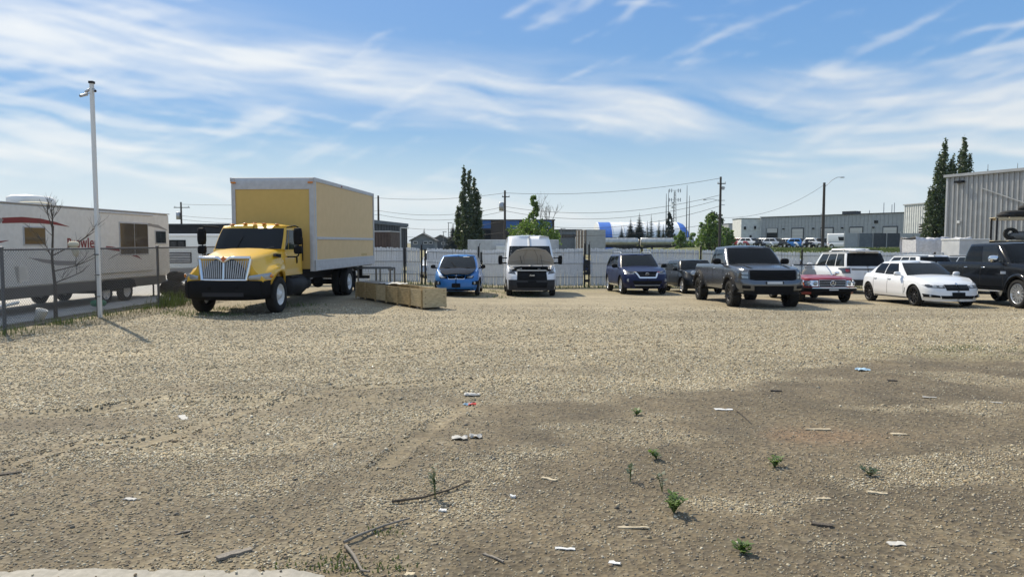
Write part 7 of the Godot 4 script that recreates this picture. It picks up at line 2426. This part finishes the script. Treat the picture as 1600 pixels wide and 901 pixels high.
func utility():
	# wooden poles carrying the line
	var ps = [[1124.0, 80.0, 277.0, "wooden utility pole with pale braces and several wires at the rounded tree"], [789.0, 85.0, 298.0, "wooden utility pole with grey transformer behind the white van"], [592.0, 92.0, 306.0, "plain dark wooden pole above the charcoal hall"], [285.0, 100.0, 316.0, "wooden pole with crossarm and transformer behind the camper"]]
	var tops = []
	for i in ps.size():
		var p = ps[i]
		var x = PX(p[0], p[1]); var h = PY(p[2], p[1]) + 0.4
		var o = thing("utility_pole", p[3], "utility pole", Vector3(x, -0.4, -p[1]), Basis.IDENTITY, "")
		var st = S()
		tube(st, [Vector3(0, 0, 0), Vector3(0.0, h, 0)], 0.17, 0.115, 8)
		obj("shaft", st, "pole_wood", o)
		if i != 2:
			bpart("crossarm", o, "pole_wood", Vector3(0.1, h - 0.75, 0), Vector3(0.9 if i < 2 else 2.2, 0.1, 0.1))
			for k in [-1.0, 1.0]: bpart("insulator", o, "white_trim", Vector3(0.1 + k * (0.4 if i < 2 else 0.95), h - 0.62, 0), Vector3(0.08, 0.16, 0.08))
		if i == 1 or i == 3:
			var tr = S()
			lathe(tr, [[-0.5, 0.0], [-0.5, 0.27], [0.45, 0.29], [0.5, 0.2], [0.5, 0.0]], 14, Transform3D(Basis(Vector3.UP, Vector3.RIGHT, Vector3.BACK), Vector3(-0.42, h - 1.9, 0)))
			obj("transformer", tr, "galv", o)
		if i == 0:
			for k in [1.2, 2.6, 3.1]: bpart("bracket", o, "galv", Vector3(0.25, h - k, 0), Vector3(0.5, 0.07, 0.07))
			bpart("transformer_box", o, "galv", Vector3(0.28, h - 1.25, 0), Vector3(0.25, 0.35, 0.25))
			var la = S()
			tube(la, [Vector3(0, h - 2.7, 0), Vector3(-0.8, h - 2.45, 0), Vector3(-1.6, h - 2.5, 0)], 0.03, 0.03, 5)
			obj("lamp_arm", la, "galv", o)
			rbox_part("lamp_head", o, "galv", Vector3(-1.75, h - 2.53, 0), Vector3(0.4, 0.12, 0.2), 3.0)
		tops.append(Vector3(x, h - 0.4, -p[1]))
	var wires = [[0.15, 0.3, 0.7], [2.0, 1.9, 1.3], [2.5, 2.4, 1.5], [3.2, 3.5, 1.6], [5.0, 4.9, 0.9]]
	var wn = ["topmost overhead wire strung between the wooden poles", "second overhead wire from the top between the wooden poles", "third overhead wire from the top between the wooden poles", "fourth overhead wire from the top between the wooden poles", "lowest overhead wire between the wooden poles"]
	for w in wires.size():
		var st = S()
		var all = []
		for i in 3:
			var a: Vector3 = tops[i] - Vector3(0, wires[w][0] if i == 0 else wires[w][1], 0)
			var b: Vector3 = tops[i + 1] - Vector3(0, wires[w][1], 0)
			for k in 13:
				var t = k / 12.0
				if k == 0 and i > 0: continue
				all.append(a.lerp(b, t) - Vector3(0, wires[w][2] * 4.0 * t * (1 - t) * (0.6 if i > 0 else 1.0), 0))
		tube(st, all, 0.020, 0.020, 4, false)
		tag(obj("overhead_wire", st, "cable"), wn[w], "wire", "overhead wires")
	# street lamp
	var d = 85.0
	var x = PX(1285, d)
	var o = thing("street_lamp", "dark wooden street lamp pole with a long raised metal arm", "street lamp", Vector3(x, 0.3, -d))
	var h = PY(286, d) - 0.3
	var st = S()
	tube(st, [Vector3(0, 0, 0), Vector3(0, h, 0)], 0.20, 0.15, 8)
	obj("shaft", st, "pole_wood", o)
	st = S()
	tube(st, [Vector3(0.1, h - 0.45, 0), Vector3(0.9, h + 0.3, 0), Vector3(1.5, h + 0.62, 0), Vector3(2.0, h + 0.66, 0)], 0.035, 0.03, 6)
	obj("arm", st, "galv", o)
	rbox_part("lamp_head", o, "galv", Vector3(2.1, h + 0.62, 0), Vector3(0.55, 0.13, 0.25), 3.0)
	st = S()
	var a = Vector3(x, h + 0.05, -d); var b: Vector3 = tops[0] - Vector3(0, 4.5, 0)
	var pts = []
	for k in 13: pts.append(a.lerp(b, k / 12.0) - Vector3(0, 1.1 * 4.0 * (k / 12.0) * (1 - k / 12.0), 0))
	tube(st, pts, 0.016, 0.016, 4, false)
	tag(obj("overhead_wire", st, "cable"), "single thin wire running to the street lamp pole", "wire")
	# lattice mast and whip masts
	d = 260.0
	o = thing("cell_tower", "lattice cell tower with antenna clusters above the white hall", "tower", Vector3(PX(1053, d), 0, -d))
	h = PY(298, d)
	for k in 3:
		var an = TAU * k / 3.0
		var leg = S()
		tube(leg, [Vector3(cos(an) * 0.9, 0, sin(an) * 0.9), Vector3(cos(an) * 0.35, h - 0.5, sin(an) * 0.35)], 0.10, 0.08, 5)
		obj("leg", leg, "galv_dark", o)
	var lt = S()
	for i in 18:
		var y0 = h * i / 18.0; var y1 = h * (i + 1) / 18.0
		for k in 3:
			var a0 = TAU * k / 3.0; var a1 = TAU * (k + 1) / 3.0
			var r0 = lerpf(0.9, 0.35, i / 18.0); var r1 = lerpf(0.9, 0.35, (i + 1) / 18.0)
			tube(lt, [Vector3(cos(a0) * r0, y0, sin(a0) * r0), Vector3(cos(a1) * r1, y1, sin(a1) * r1)], 0.045, 0.045, 3, false)
	var lo = obj("lattice", lt, "galv_dark", o)
	lo.set_meta("kind", "stuff")
	for y in [h, h - 3.3]:
		bpart("antenna_arm", o, "galv_dark", Vector3(0, y, 0), Vector3(4.2, 0.12, 0.12))
		for x2 in [-2.0, -1.2, 1.2, 2.0]: bpart("antenna", o, "galv", Vector3(x2, y - 0.1, 0.2), Vector3(0.28, 1.3, 0.2))
	for y in [h - 4.5, h - 6.0]: rbox_part("dish", o, "white_plastic", Vector3(-0.9, y, 0.5), Vector3(0.9, 0.9, 0.4), 2.0)
	for k in [[1043.5, 297, "thin steel mast left of the cell tower"], [1072, 290, "taller thin steel mast right of the cell tower"], [1040, 303, "thinnest steel mast beside the left mast"], [1076, 306, "short thin mast beside the taller right mast"]]:
		st = S()
		var xx = PX(k[0], 180); var hh = PY(k[1], 180)
		tube(st, [Vector3(xx, 0, -180), Vector3(xx, hh * 0.7, -180), Vector3(xx, hh, -180)], 0.16, 0.05, 6)
		tag(obj("steel_mast", st, "galv_dark"), k[2], "mast", "thin masts near the cell tower")
	for k in [[701, 348, 160, "slim distant street lamp above the grey house roofs"], [693, 362, 175, "short distant pole among the grey house roofs"], [877, 357, 140, "slim distant lamp post before the grey block"]]:
		st = S()
		var xx = PX(k[0], k[2]); var hh = PY(k[1], k[2])
		tube(st, [Vector3(xx, 0, -k[2]), Vector3(xx, hh, -k[2])], 0.10, 0.07, 6)
		box(st, Vector3(xx + 0.3, hh, -k[2]), Vector3(1.0, 0.12, 0.2))
		tag(obj("lamp_post", st, "galv_dark"), k[3], "lamp post", "distant lamp posts")

# ---------------------------------------------------------------- things behind the parked cars on the right
func yard_right():
	# corrugated shed
	var A = Vector3(27.3, -0.4, -45.2); var Bp = Vector3(33.8, -0.4, -29.5)
	var ax = (Bp - A).normalized(); var L = (Bp - A).length()
	var nz = Vector3.UP.cross(ax)  # local z
	nz = ax.cross(Vector3.UP)
	if nz.x > 0: nz = -nz
	var B = Basis(ax, Vector3.UP, nz)
	var o = thing("corrugated_shed", "tall grey corrugated metal shed behind the black pickup", "shed", A, B)
	bpart("wall", o, "metal_shed", Vector3(L / 2, 3.2, -5.0), Vector3(L, 6.4, 10.0))
	var n = int(L / 0.30)
	for i in n:
		var st = S()
		prism(st, [Vector2(0.0, 0.05), Vector2(0.0, 6.36), Vector2(0.07, 6.36), Vector2(0.07, 0.05)], (i + 0.25) * 0.30, (i + 0.55) * 0.30)
		obj("wall_rib", st, "metal_shed", o)
	bpart("roof_edge", o, "metal_grey", Vector3(L / 2, 6.47, -5.0), Vector3(L + 0.3, 0.16, 10.4))
	bpart("corner_trim", o, "alu_old", Vector3(0.04, 3.2, 0.05), Vector3(0.12, 6.3, 0.12))
	bpart("wall_lamp", o, "black_plastic", Vector3(0.9, 6.05, 0.2), Vector3(0.5, 0.12, 0.3))
	bpart("socket_box", o, "white_trim", Vector3(0.9, 3.6, 0.12), Vector3(0.16, 0.16, 0.08))
	var dn2 = S()
	bar(dn2, Vector3(2.2, 5.6, 0.14), Vector3(8.2, 3.2, 0.14), 0.05, 0.05)
	obj("guy_cable", dn2, "metal_grey", o)
	# pallet rack with dark bundle
	o = thing("storage_rack", "tall steel storage rack loaded in front of the corrugated shed", "rack", Vector3(25.2, -0.35, -36.0), Basis(Vector3.UP, -0.35))
	for x in [-0.9, 1.9]:
		for z in [-0.5, 0.5]: bpart("upright", o, "steel_dark", Vector3(x, 1.75, z), Vector3(0.08, 3.5, 0.08))
	for y in [2.3, 3.45]:
		for z in [-0.5, 0.5]: bpart("beam", o, "steel_dark" if y < 3 else "scrap_wood", Vector3(0.5, y, z), Vector3(2.9, 0.11, 0.06))
		for i in 5: bpart("shelf_board", o, "scrap_wood", Vector3(-0.75 + i * 0.62, y + 0.07, 0), Vector3(0.5, 0.03, 1.1))
	var bd = thing("dark_bundle", "black wrapped bundle lying on the top shelf of the storage rack", "bundle", Vector3(25.2, -0.35, -36.0), Basis(Vector3.UP, -0.35))
	for k in [[0.3, 3.72, 2.0, 0.36], [0.95, 3.98, 1.7, 0.42], [-0.35, 3.64, 0.9, 0.25]]:
		rbox_part("wrapped_roll", bd, "rack_black", Vector3(k[0], k[1], 0), Vector3(k[2], k[3], 0.7), 3.0)
	var mc = thing("engine_part", "dark round machine parts on the lower shelf of the storage rack", "machine part", Vector3(25.2, -0.35, -36.0), Basis(Vector3.UP, -0.35))
	for k in [[-0.2, 0.30], [0.85, 0.28], [1.5, 0.25]]:
		var st = S()
		lathe(st, [[-0.12, k[1] * 0.5], [-0.14, k[1]], [0.14, k[1]], [0.12, k[1] * 0.5]], 18, Transform3D(Basis(Vector3.BACK, Vector3.UP, Vector3.LEFT), Vector3(k[0], 2.42 + k[1], 0.1)))
		obj("wheel", st, "rubber", mc)
	rbox_part("casing", mc, "galv_dark", Vector3(0.5, 2.62, 0.05), Vector3(1.6, 0.45, 0.45), 3.0)
	# tarp covered load
	var rr = RandomNumberGenerator.new()
	rr.seed = 12
	o = thing("tarp_load", "load under a crumpled pale grey tarpaulin on a low trailer", "covered trailer", Vector3(PX(1462, 40), -0.5, -40), Basis(Vector3.UP, 0.1))
	var st = S()
	smooth(st)
	var rows = []
	for i in 25:
		var row = []
		var x = lerpf(-1.65, 1.65, i / 24.0)
		for j in 17:
			var t = j / 16.0
			var p: Vector3
			if t < 0.3: p = Vector3(x, lerpf(1.85, 2.70, t / 0.3), 0.72 - 0.12 * t)
			elif t < 0.7: p = Vector3(x, 2.74 + 0.06 * sin(t * 9.0), lerpf(0.68, -0.68, (t - 0.3) / 0.4))
			else: p = Vector3(x, lerpf(2.70, 1.85, (t - 0.7) / 0.3), -0.72)
			p += Vector3(rr.randf_range(-0.02, 0.02), rr.randf_range(-0.03, 0.03) - 0.10 * absf(sin(x * 1.9)) * (1.0 if t > 0.25 and t < 0.75 else 0.4), 0.07 * sin(x * 6.0 + t * 4.0) + rr.randf_range(-0.02, 0.02))
			row.append(p)
		rows.append(row)
	grid(st, rows)
	obj("tarpaulin", st, "tarp", o)
	bpart("load_box", o, "tarp", Vector3(0, 2.2, 0), Vector3(3.2, 0.8, 1.2))
	bpart("trailer_bed", o, "steel_dark", Vector3(0, 1.72, 0), Vector3(3.4, 0.14, 1.5))
	for x in [-1.5, 1.5]:
		for z in [-0.6, 0.6]: bpart("trailer_leg", o, "steel_dark", Vector3(x, 0.85, z), Vector3(0.1, 1.7, 0.1))
	o = thing("white_container", "plain white steel box standing behind the black pickup bed", "container", Vector3(PX(1507, 36), -0.36, -36), Basis(Vector3.UP, 0.05))
	cbox_part("wall", o, "trailer_wall", Vector3(0, 1.2, 0), Vector3(1.5, 2.42, 1.4), 0.02)
	cbox_part("lid", o, "white_trim", Vector3(0, 2.44, 0), Vector3(1.56, 0.06, 1.46), 0.015)
# ---------------------------------------------------------------- litter and weeds
func GP(px: float, py: float) -> Vector3:   # a spot on the near ground, from measured direction
	var th = atan(71.5 / 1120.0)
	var x = (px - 800.0) / 1120.0; var y = -(py - 450.5) / 1120.0
	var Y = y * cos(th) - sin(th); var D = cos(th) + y * sin(th)
	var d = -1.92 / (Y / D)
	return Vector3(x / D * d, 0, -d)

func litter():
	# [px, py, length, width, thickness, turn, material, name, label, category]
	var it = [
		[286, 653, 0.27, 0.09, 0.012, 0.9, "paper", "board_scrap", "white painted board scrap lying on the open gravel", "board"],
		[858, 745, 0.17, 0.042, 0.018, 0.55, "scrap_wood", "wood_scrap", "short tan lath piece lying flat at the edge of the dirt", "wood scrap"],
		[1405, 677, 0.20, 0.05, 0.02, 0.1, "scrap_wood", "wood_scrap", "pale wood block lying right of the rusty stain", "wood scrap"],
		[1278, 669, 0.34, 0.035, 0.02, 0.05, "scrap_wood", "wood_scrap", "long pale stick lying across the rusty stain", "wood scrap"],
		[1371, 771, 0.19, 0.045, 0.025, 0.25, "scrap_wood", "wood_scrap", "tan splintered block among pebbles below the stain", "wood scrap"],
		[1400, 852, 0.14, 0.075, 0.006, 0.05, "paper", "cardboard_scrap", "square cream card scrap lying on dark pebbly dirt", "card"],
		[1285, 821, 0.17, 0.05, 0.035, 0.4, "scrap_dark", "bark_piece", "dark brown bark chunk lying near the cream card scrap", "bark"],
		[1287, 779, 0.13, 0.035, 0.02, 0.1, "scrap_wood", "wood_scrap", "small grey chip beside the splintered block", "wood scrap"],
		[990, 826, 0.27, 0.022, 0.014, 0.06, "scrap_wood", "wood_scrap", "thin tan stick in the dark dirt below the leafy weed", "wood scrap"],
		[772, 872, 0.22, 0.022, 0.016, 0.75, "dry_wood", "wood_scrap", "grey slanting stick half buried in coarse stones", "wood scrap"],
		[365, 868, 0.28, 0.065, 0.03, -0.75, "dry_wood", "wood_scrap", "curved weathered brown plank end by the concrete slab", "wood scrap"],
		[285, 833, 0.13, 0.02, 0.012, -0.7, "dry_wood", "wood_scrap", "short grey twig on gravel above the slab", "wood scrap"],
		[203, 783, 0.11, 0.05, 0.012, 0.1, "paper", "paper_scrap", "small white shard lying alone on gravel near the concrete slab", "paper"],
		[15, 742, 0.20, 0.05, 0.02, -0.5, "scrap_dark", "wood_scrap", "dark stick lying alone on dark gravel", "wood scrap"],
		[1395, 597, 0.16, 0.06, 0.03, 0.15, "scrap_dark", "bark_piece", "dark chip on the gravel just behind the light blue wrapper", "bark"],
		[1213, 614, 0.18, 0.05, 0.03, 0.1, "scrap_dark", "bark_piece", "dark flat chip where gravel meets the dirt", "bark"],
		[1453, 622, 0.22, 0.05, 0.008, 0.05, "paper", "paper_scrap", "thin white strip lying on brown dirt", "paper"],
		[1558, 630, 0.16, 0.06, 0.008, 0.1, "paper", "paper_scrap", "white rectangle of paper on reddish dirt", "paper"],
		[1131, 638, 0.26, 0.09, 0.006, 0.1, "plate", "paper_scrap", "flattened white smear of paper on dirt", "paper"],
		[883, 859, 0.16, 0.03, 0.008, 0.1, "plate", "paper_scrap", "frayed white strip in dark dirt beside the thin tan stick", "paper"],
		[960, 882, 0.09, 0.04, 0.008, 0.3, "plate", "paper_scrap", "small white flake in dark dirt below the frayed white strip", "paper"],
		[692, 798, 0.07, 0.05, 0.02, 0.2, "plate", "pale_stone", "white flat stone among coarse gravel", "stone"],
		[801, 776, 0.05, 0.04, 0.03, 0.3, "plate", "pale_stone", "round white stone where gravel thins out", "stone"],
		[640, 897, 0.07, 0.05, 0.03, 0.3, "scrap_wood", "wood_scrap", "small tan wood chip just off the slab corner", "wood scrap"]]
	for k in it:
		k[4] *= 0.55
		k[2] *= 0.78
		k[3] *= 0.85
		var p = GP(k[0], k[1])
		p.y = gy(p.x, p.z)
		var st = S()
		var b = Basis(Vector3.UP, -k[5]) * Basis(Vector3.BACK, rg.randf_range(-0.05, 0.05))
		# slab with a bent, uneven outline
		smooth(st)
		var up = []; var dn3 = []
		for i in 6:
			var u = i / 5.0 - 0.5
			var jag = rg.randf_range(0.7, 1.1)
			var sk = rg.randf_range(-0.15, 0.15) * k[3]
			var r1 = []; var r2 = []
			for j in 3:
				var v = (j - 1) * 0.5
				var q = Vector3(u * k[2] + rg.randf_range(-0.006, 0.006), k[4] * 0.6 + 0.004 + rg.randf_range(0.0, 0.005), v * k[3] * jag + sk)
				r1.append(p + b * q)
				r2.append(p + b * (q - Vector3(0, k[4], 0)))
			up.append(r1); dn3.append(r2)
		flat(st)
		grid(st, up); grid(st, dn3)
		for i in 5:
			quad(st, up[i][0], up[i + 1][0], dn3[i + 1][0], dn3[i][0])
			quad(st, up[i][2], up[i + 1][2], dn3[i + 1][2], dn3[i][2])
		for e in [0, 5]:
			quad(st, up[e][0], up[e][2], dn3[e][2], dn3[e][0])
		tag(obj(k[7], st, k[6]), k[8], k[9], "litter on the yard")
	# crumpled films and wrappers
	var cr = [[738, 616, 0.22, "paper", "white crumpled film lying above the red wrapper"], [731, 629, 0.13, "paper_blue", "pale blue half of a torn drink wrapper"], [738, 630, 0.10, "paper_red", "bright red half of a torn drink wrapper"], [718, 686, 0.17, "paper", "small white crumpled tissue left of its twin"], [743, 683, 0.14, "paper", "white crumpled tissue right of its twin"], [1348, 579, 0.20, "paper_blue", "light blue plastic wrapper between two dark chips on gravel"]]
	for k in cr:
		var p = GP(k[0], k[1])
		p.y = gy(p.x, p.z)
		var st = S()
		var rows = []
		flat(st)
		for i in 6:
			var row = []
			for j in 6:
				var e = 1.0 - 0.22 * rg.randf() * (1.0 if (i == 0 or i == 5 or j == 0 or j == 5) else 0.0)
				row.append(p + Vector3((i / 5.0 - 0.5) * k[2] * e, 0.006 + rg.randf() * 0.028, (j / 5.0 - 0.5) * k[2] * 0.75 * e))
			rows.append(row)
		grid(st, rows)
		tag(obj("plastic_wrapper", st, k[3]), k[4], "wrapper", "crumpled wrappers on the yard")
	# dead branches
	var br = [[[612, 788], [660, 783], [700, 768], [733, 756], 0.011, "long thin dead branch lying in the gravel under the tall weed", "bark"], [[537, 853], [560, 845], [600, 826], [640, 815], 0.012, "pale bleached branch lying above the slab end", "dry_wood"], [[540, 858], [552, 872], [565, 893], [577, 897], 0.012, "short bleached twig bending down to the slab end", "dry_wood"], [[1150, 640], [1160, 648], [1168, 655], [1172, 660], 0.006, "tiny curled twig on the dirt", "bark"]]
	for k in br:
		var pts = []
		for i in 4:
			var p = GP(k[i][0], k[i][1])
			p.y = gy(p.x, p.z) + 0.018 + 0.01 * (i % 2)
			pts.append(p)
		var st = S()
		tube(st, pts, k[4], k[4] * 0.6, 6)
		tag(obj("dead_branch", st, k[6]), k[5], "branch", "dead branches on the yard")

func weed(label, px, py, h, n, spread, sd, m = "leaf", upright = true):
	var rr = RandomNumberGenerator.new()
	rr.seed = sd
	var p = GP(px, py)
	p.y = gy(p.x, p.z)
	var o = thing("weed_plant", label, "weed", p, Basis.IDENTITY, "weeds sprouting in the yard")
	var st = S()
	var lv = S()
	flat(lv)
	for i in n:
		var a = rr.randf() * TAU
		var top = Vector3(cos(a) * spread * rr.randf(), h * rr.randf_range(0.55, 1.0), sin(a) * spread * rr.randf())
		var mid = top * 0.5 + Vector3(0, h * 0.08, 0)
		tube(st, [Vector3.ZERO, mid, top], 0.004, 0.002, 4, false)
		var nl = 8 if upright else 6
		for k in nl:
			var t = lerpf(0.25, 1.0, float(k) / (nl - 1))
			var c = mid.lerp(top, (t - 0.5) * 2.0) if t > 0.5 else Vector3.ZERO.lerp(mid, t * 2.0)
			var la = rr.randf() * TAU
			var dir = Vector3(cos(la), rr.randf_range(0.1, 0.7), sin(la)).normalized()
			var sd2 = dir.cross(Vector3.UP).normalized()
			var l = (0.045 if upright else 0.05) * rr.randf_range(0.7, 1.3)
			var w = l * 0.28
			quad(lv, c, c + dir * l * 0.5 + sd2 * w, c + dir * l, c + dir * l * 0.5 - sd2 * w)
	obj("stem", st, "blade", o)
	obj("foliage", lv, m, o)

func tufts(label, cat, spots, dens, hmin, hmax, m, sd):
	var rr = RandomNumberGenerator.new()
	rr.seed = sd
	var st = S()
	flat(st)
	for s in spots:
		for i in dens:
			var x: float = s[0] + rr.randfn(0, 0.5) * s[2]
			var z: float = s[1] + rr.randfn(0, 0.5) * s[3]
			var y = gy(x, z)
			var h = rr.randf_range(hmin, hmax)
			var a = rr.randf() * TAU
			var w = Vector3(cos(a), 0, sin(a)) * (0.006 + 0.012 * h)
			var ln = Vector3(rr.randf_range(-0.4, 0.4), 0, rr.randf_range(-0.4, 0.4)) * h
			var b = Vector3(x, y - 0.01, z)
			var md = b + Vector3(0, h * 0.6, 0) + ln * 0.35
			quad(st, b - w, b + w, md + w * 0.7, md - w * 0.7)
			tri(st, md - w * 0.7, md + w * 0.7, b + Vector3(0, h, 0) + ln)
	var o = obj("grass_tufts", st, m)
	tag(o, label, cat)
	o.set_meta("kind", "stuff")

func weeds():
	weed("tall thin weed with dark leaves growing out of coarse gravel", 680, 778, 0.26, 4, 0.09, 1, "leaf_pop")
	weed("bright bushy green weed with broad leaves in the dirt", 1053, 801, 0.14, 14, 0.10, 2, "leaf", false)
	weed("small pale green weed sprig above the bushy one", 1026, 717, 0.09, 6, 0.07, 3, "leaf", false)
	weed("dark withered weed stalk in the dirt", 985, 752, 0.16, 2, 0.04, 4, "leaf_pop")
	weed("thin dark stalk just above the bushy green weed", 1035, 768, 0.2, 2, 0.05, 5, "leaf_pop")
	weed("yellow green grassy sprout by the rusty stain", 1211, 728, 0.09, 9, 0.09, 6, "leaf", false)
	weed("sparse dark weed right of the grassy sprout", 1360, 742, 0.07, 6, 0.10, 7, "leaf_pop")
	weed("tiny green weed between the bushy weed and the cream card", 1163, 866, 0.07, 8, 0.06, 8, "leaf", false)
	weed("tiny green tuft near the gravel edge", 995, 650, 0.06, 6, 0.05, 9, "leaf", false)
	var sp = []
	for i in 26:
		var d = 14.2 + i * 0.55
		if d > 17.6 and d < 18.6: pass
		sp.append([lf_x(d) - 0.05 + rg.randf_range(-0.2, 0.25), -d + rg.randf_range(-0.4, 0.4), 0.3 + rg.randf() * 0.25, 0.25 + rg.randf() * 0.2])
	tufts("green grass and weeds along the foot of the chain-link fence", "grass", sp, 60, 0.04, 0.22, "blade", 5)
	sp = []
	for i in 14: sp.append([lf_x(15.0 + i * 0.9) + 0.65, -(15.0 + i * 0.9), 0.7, 0.6])
	tufts("dry straw and dead grass beside the chain-link fence", "grass", sp, 70, 0.03, 0.12, "blade_dry", 6)
	sp = []
	for i in 6: sp.append([-10.55 + rg.randf() * 0.4, -21.0 - rg.randf() * 1.2, 0.35, 0.4])
	tufts("tall weeds at the fence post next to the truck wheel", "grass", sp, 45, 0.12, 0.55, "blade", 7)
	sp = []
	for i in 16:
		sp.append([-9.4 + rg.randf() * 4.2, -18.6 - rg.randf() * 4.0, 0.6, 0.5])
	tufts("short grass growing under and around the truck", "grass", sp, 60, 0.03, 0.13, "blade", 8)
	sp = []
	for i in 60:
		var x = -6.5 + i * 0.42
		sp.append([x, -bf_d(x) + 0.25 + rg.randf() * 0.5, 0.4, 0.35])
	tufts("grass strip along the foot of the white slatted fence", "grass", sp, 60, 0.05, 0.30, "blade", 9)
	sp = []
	for i in 22:
		sp.append([-3.6 + rg.randf() * 4.6, -26.6 - rg.randf() * 5.5, 0.5, 0.4])
	tufts("short grass around the blue hatchback and white van", "grass", sp, 46, 0.03, 0.13, "blade", 10)
	sp = []
	for i in 14: sp.append([7.0 + rg.randf() * 2.6, -12.4 - rg.randf() * 0.9, 0.5, 0.25])
	tufts("flat mossy grass patch on gravel in front of the red roadster", "grass", sp, 120, 0.01, 0.035, "blade", 11)
	sp = []
	for p in [[505, 885], [530, 872], [610, 885], [600, 835], [450, 888], [555, 888]]:
		var q = GP(p[0], p[1])
		sp.append([q.x, q.z, 0.12, 0.10])
	tufts("green grass sprouting along the end of the concrete slab", "grass", sp, 40, 0.015, 0.05, "blade", 12)
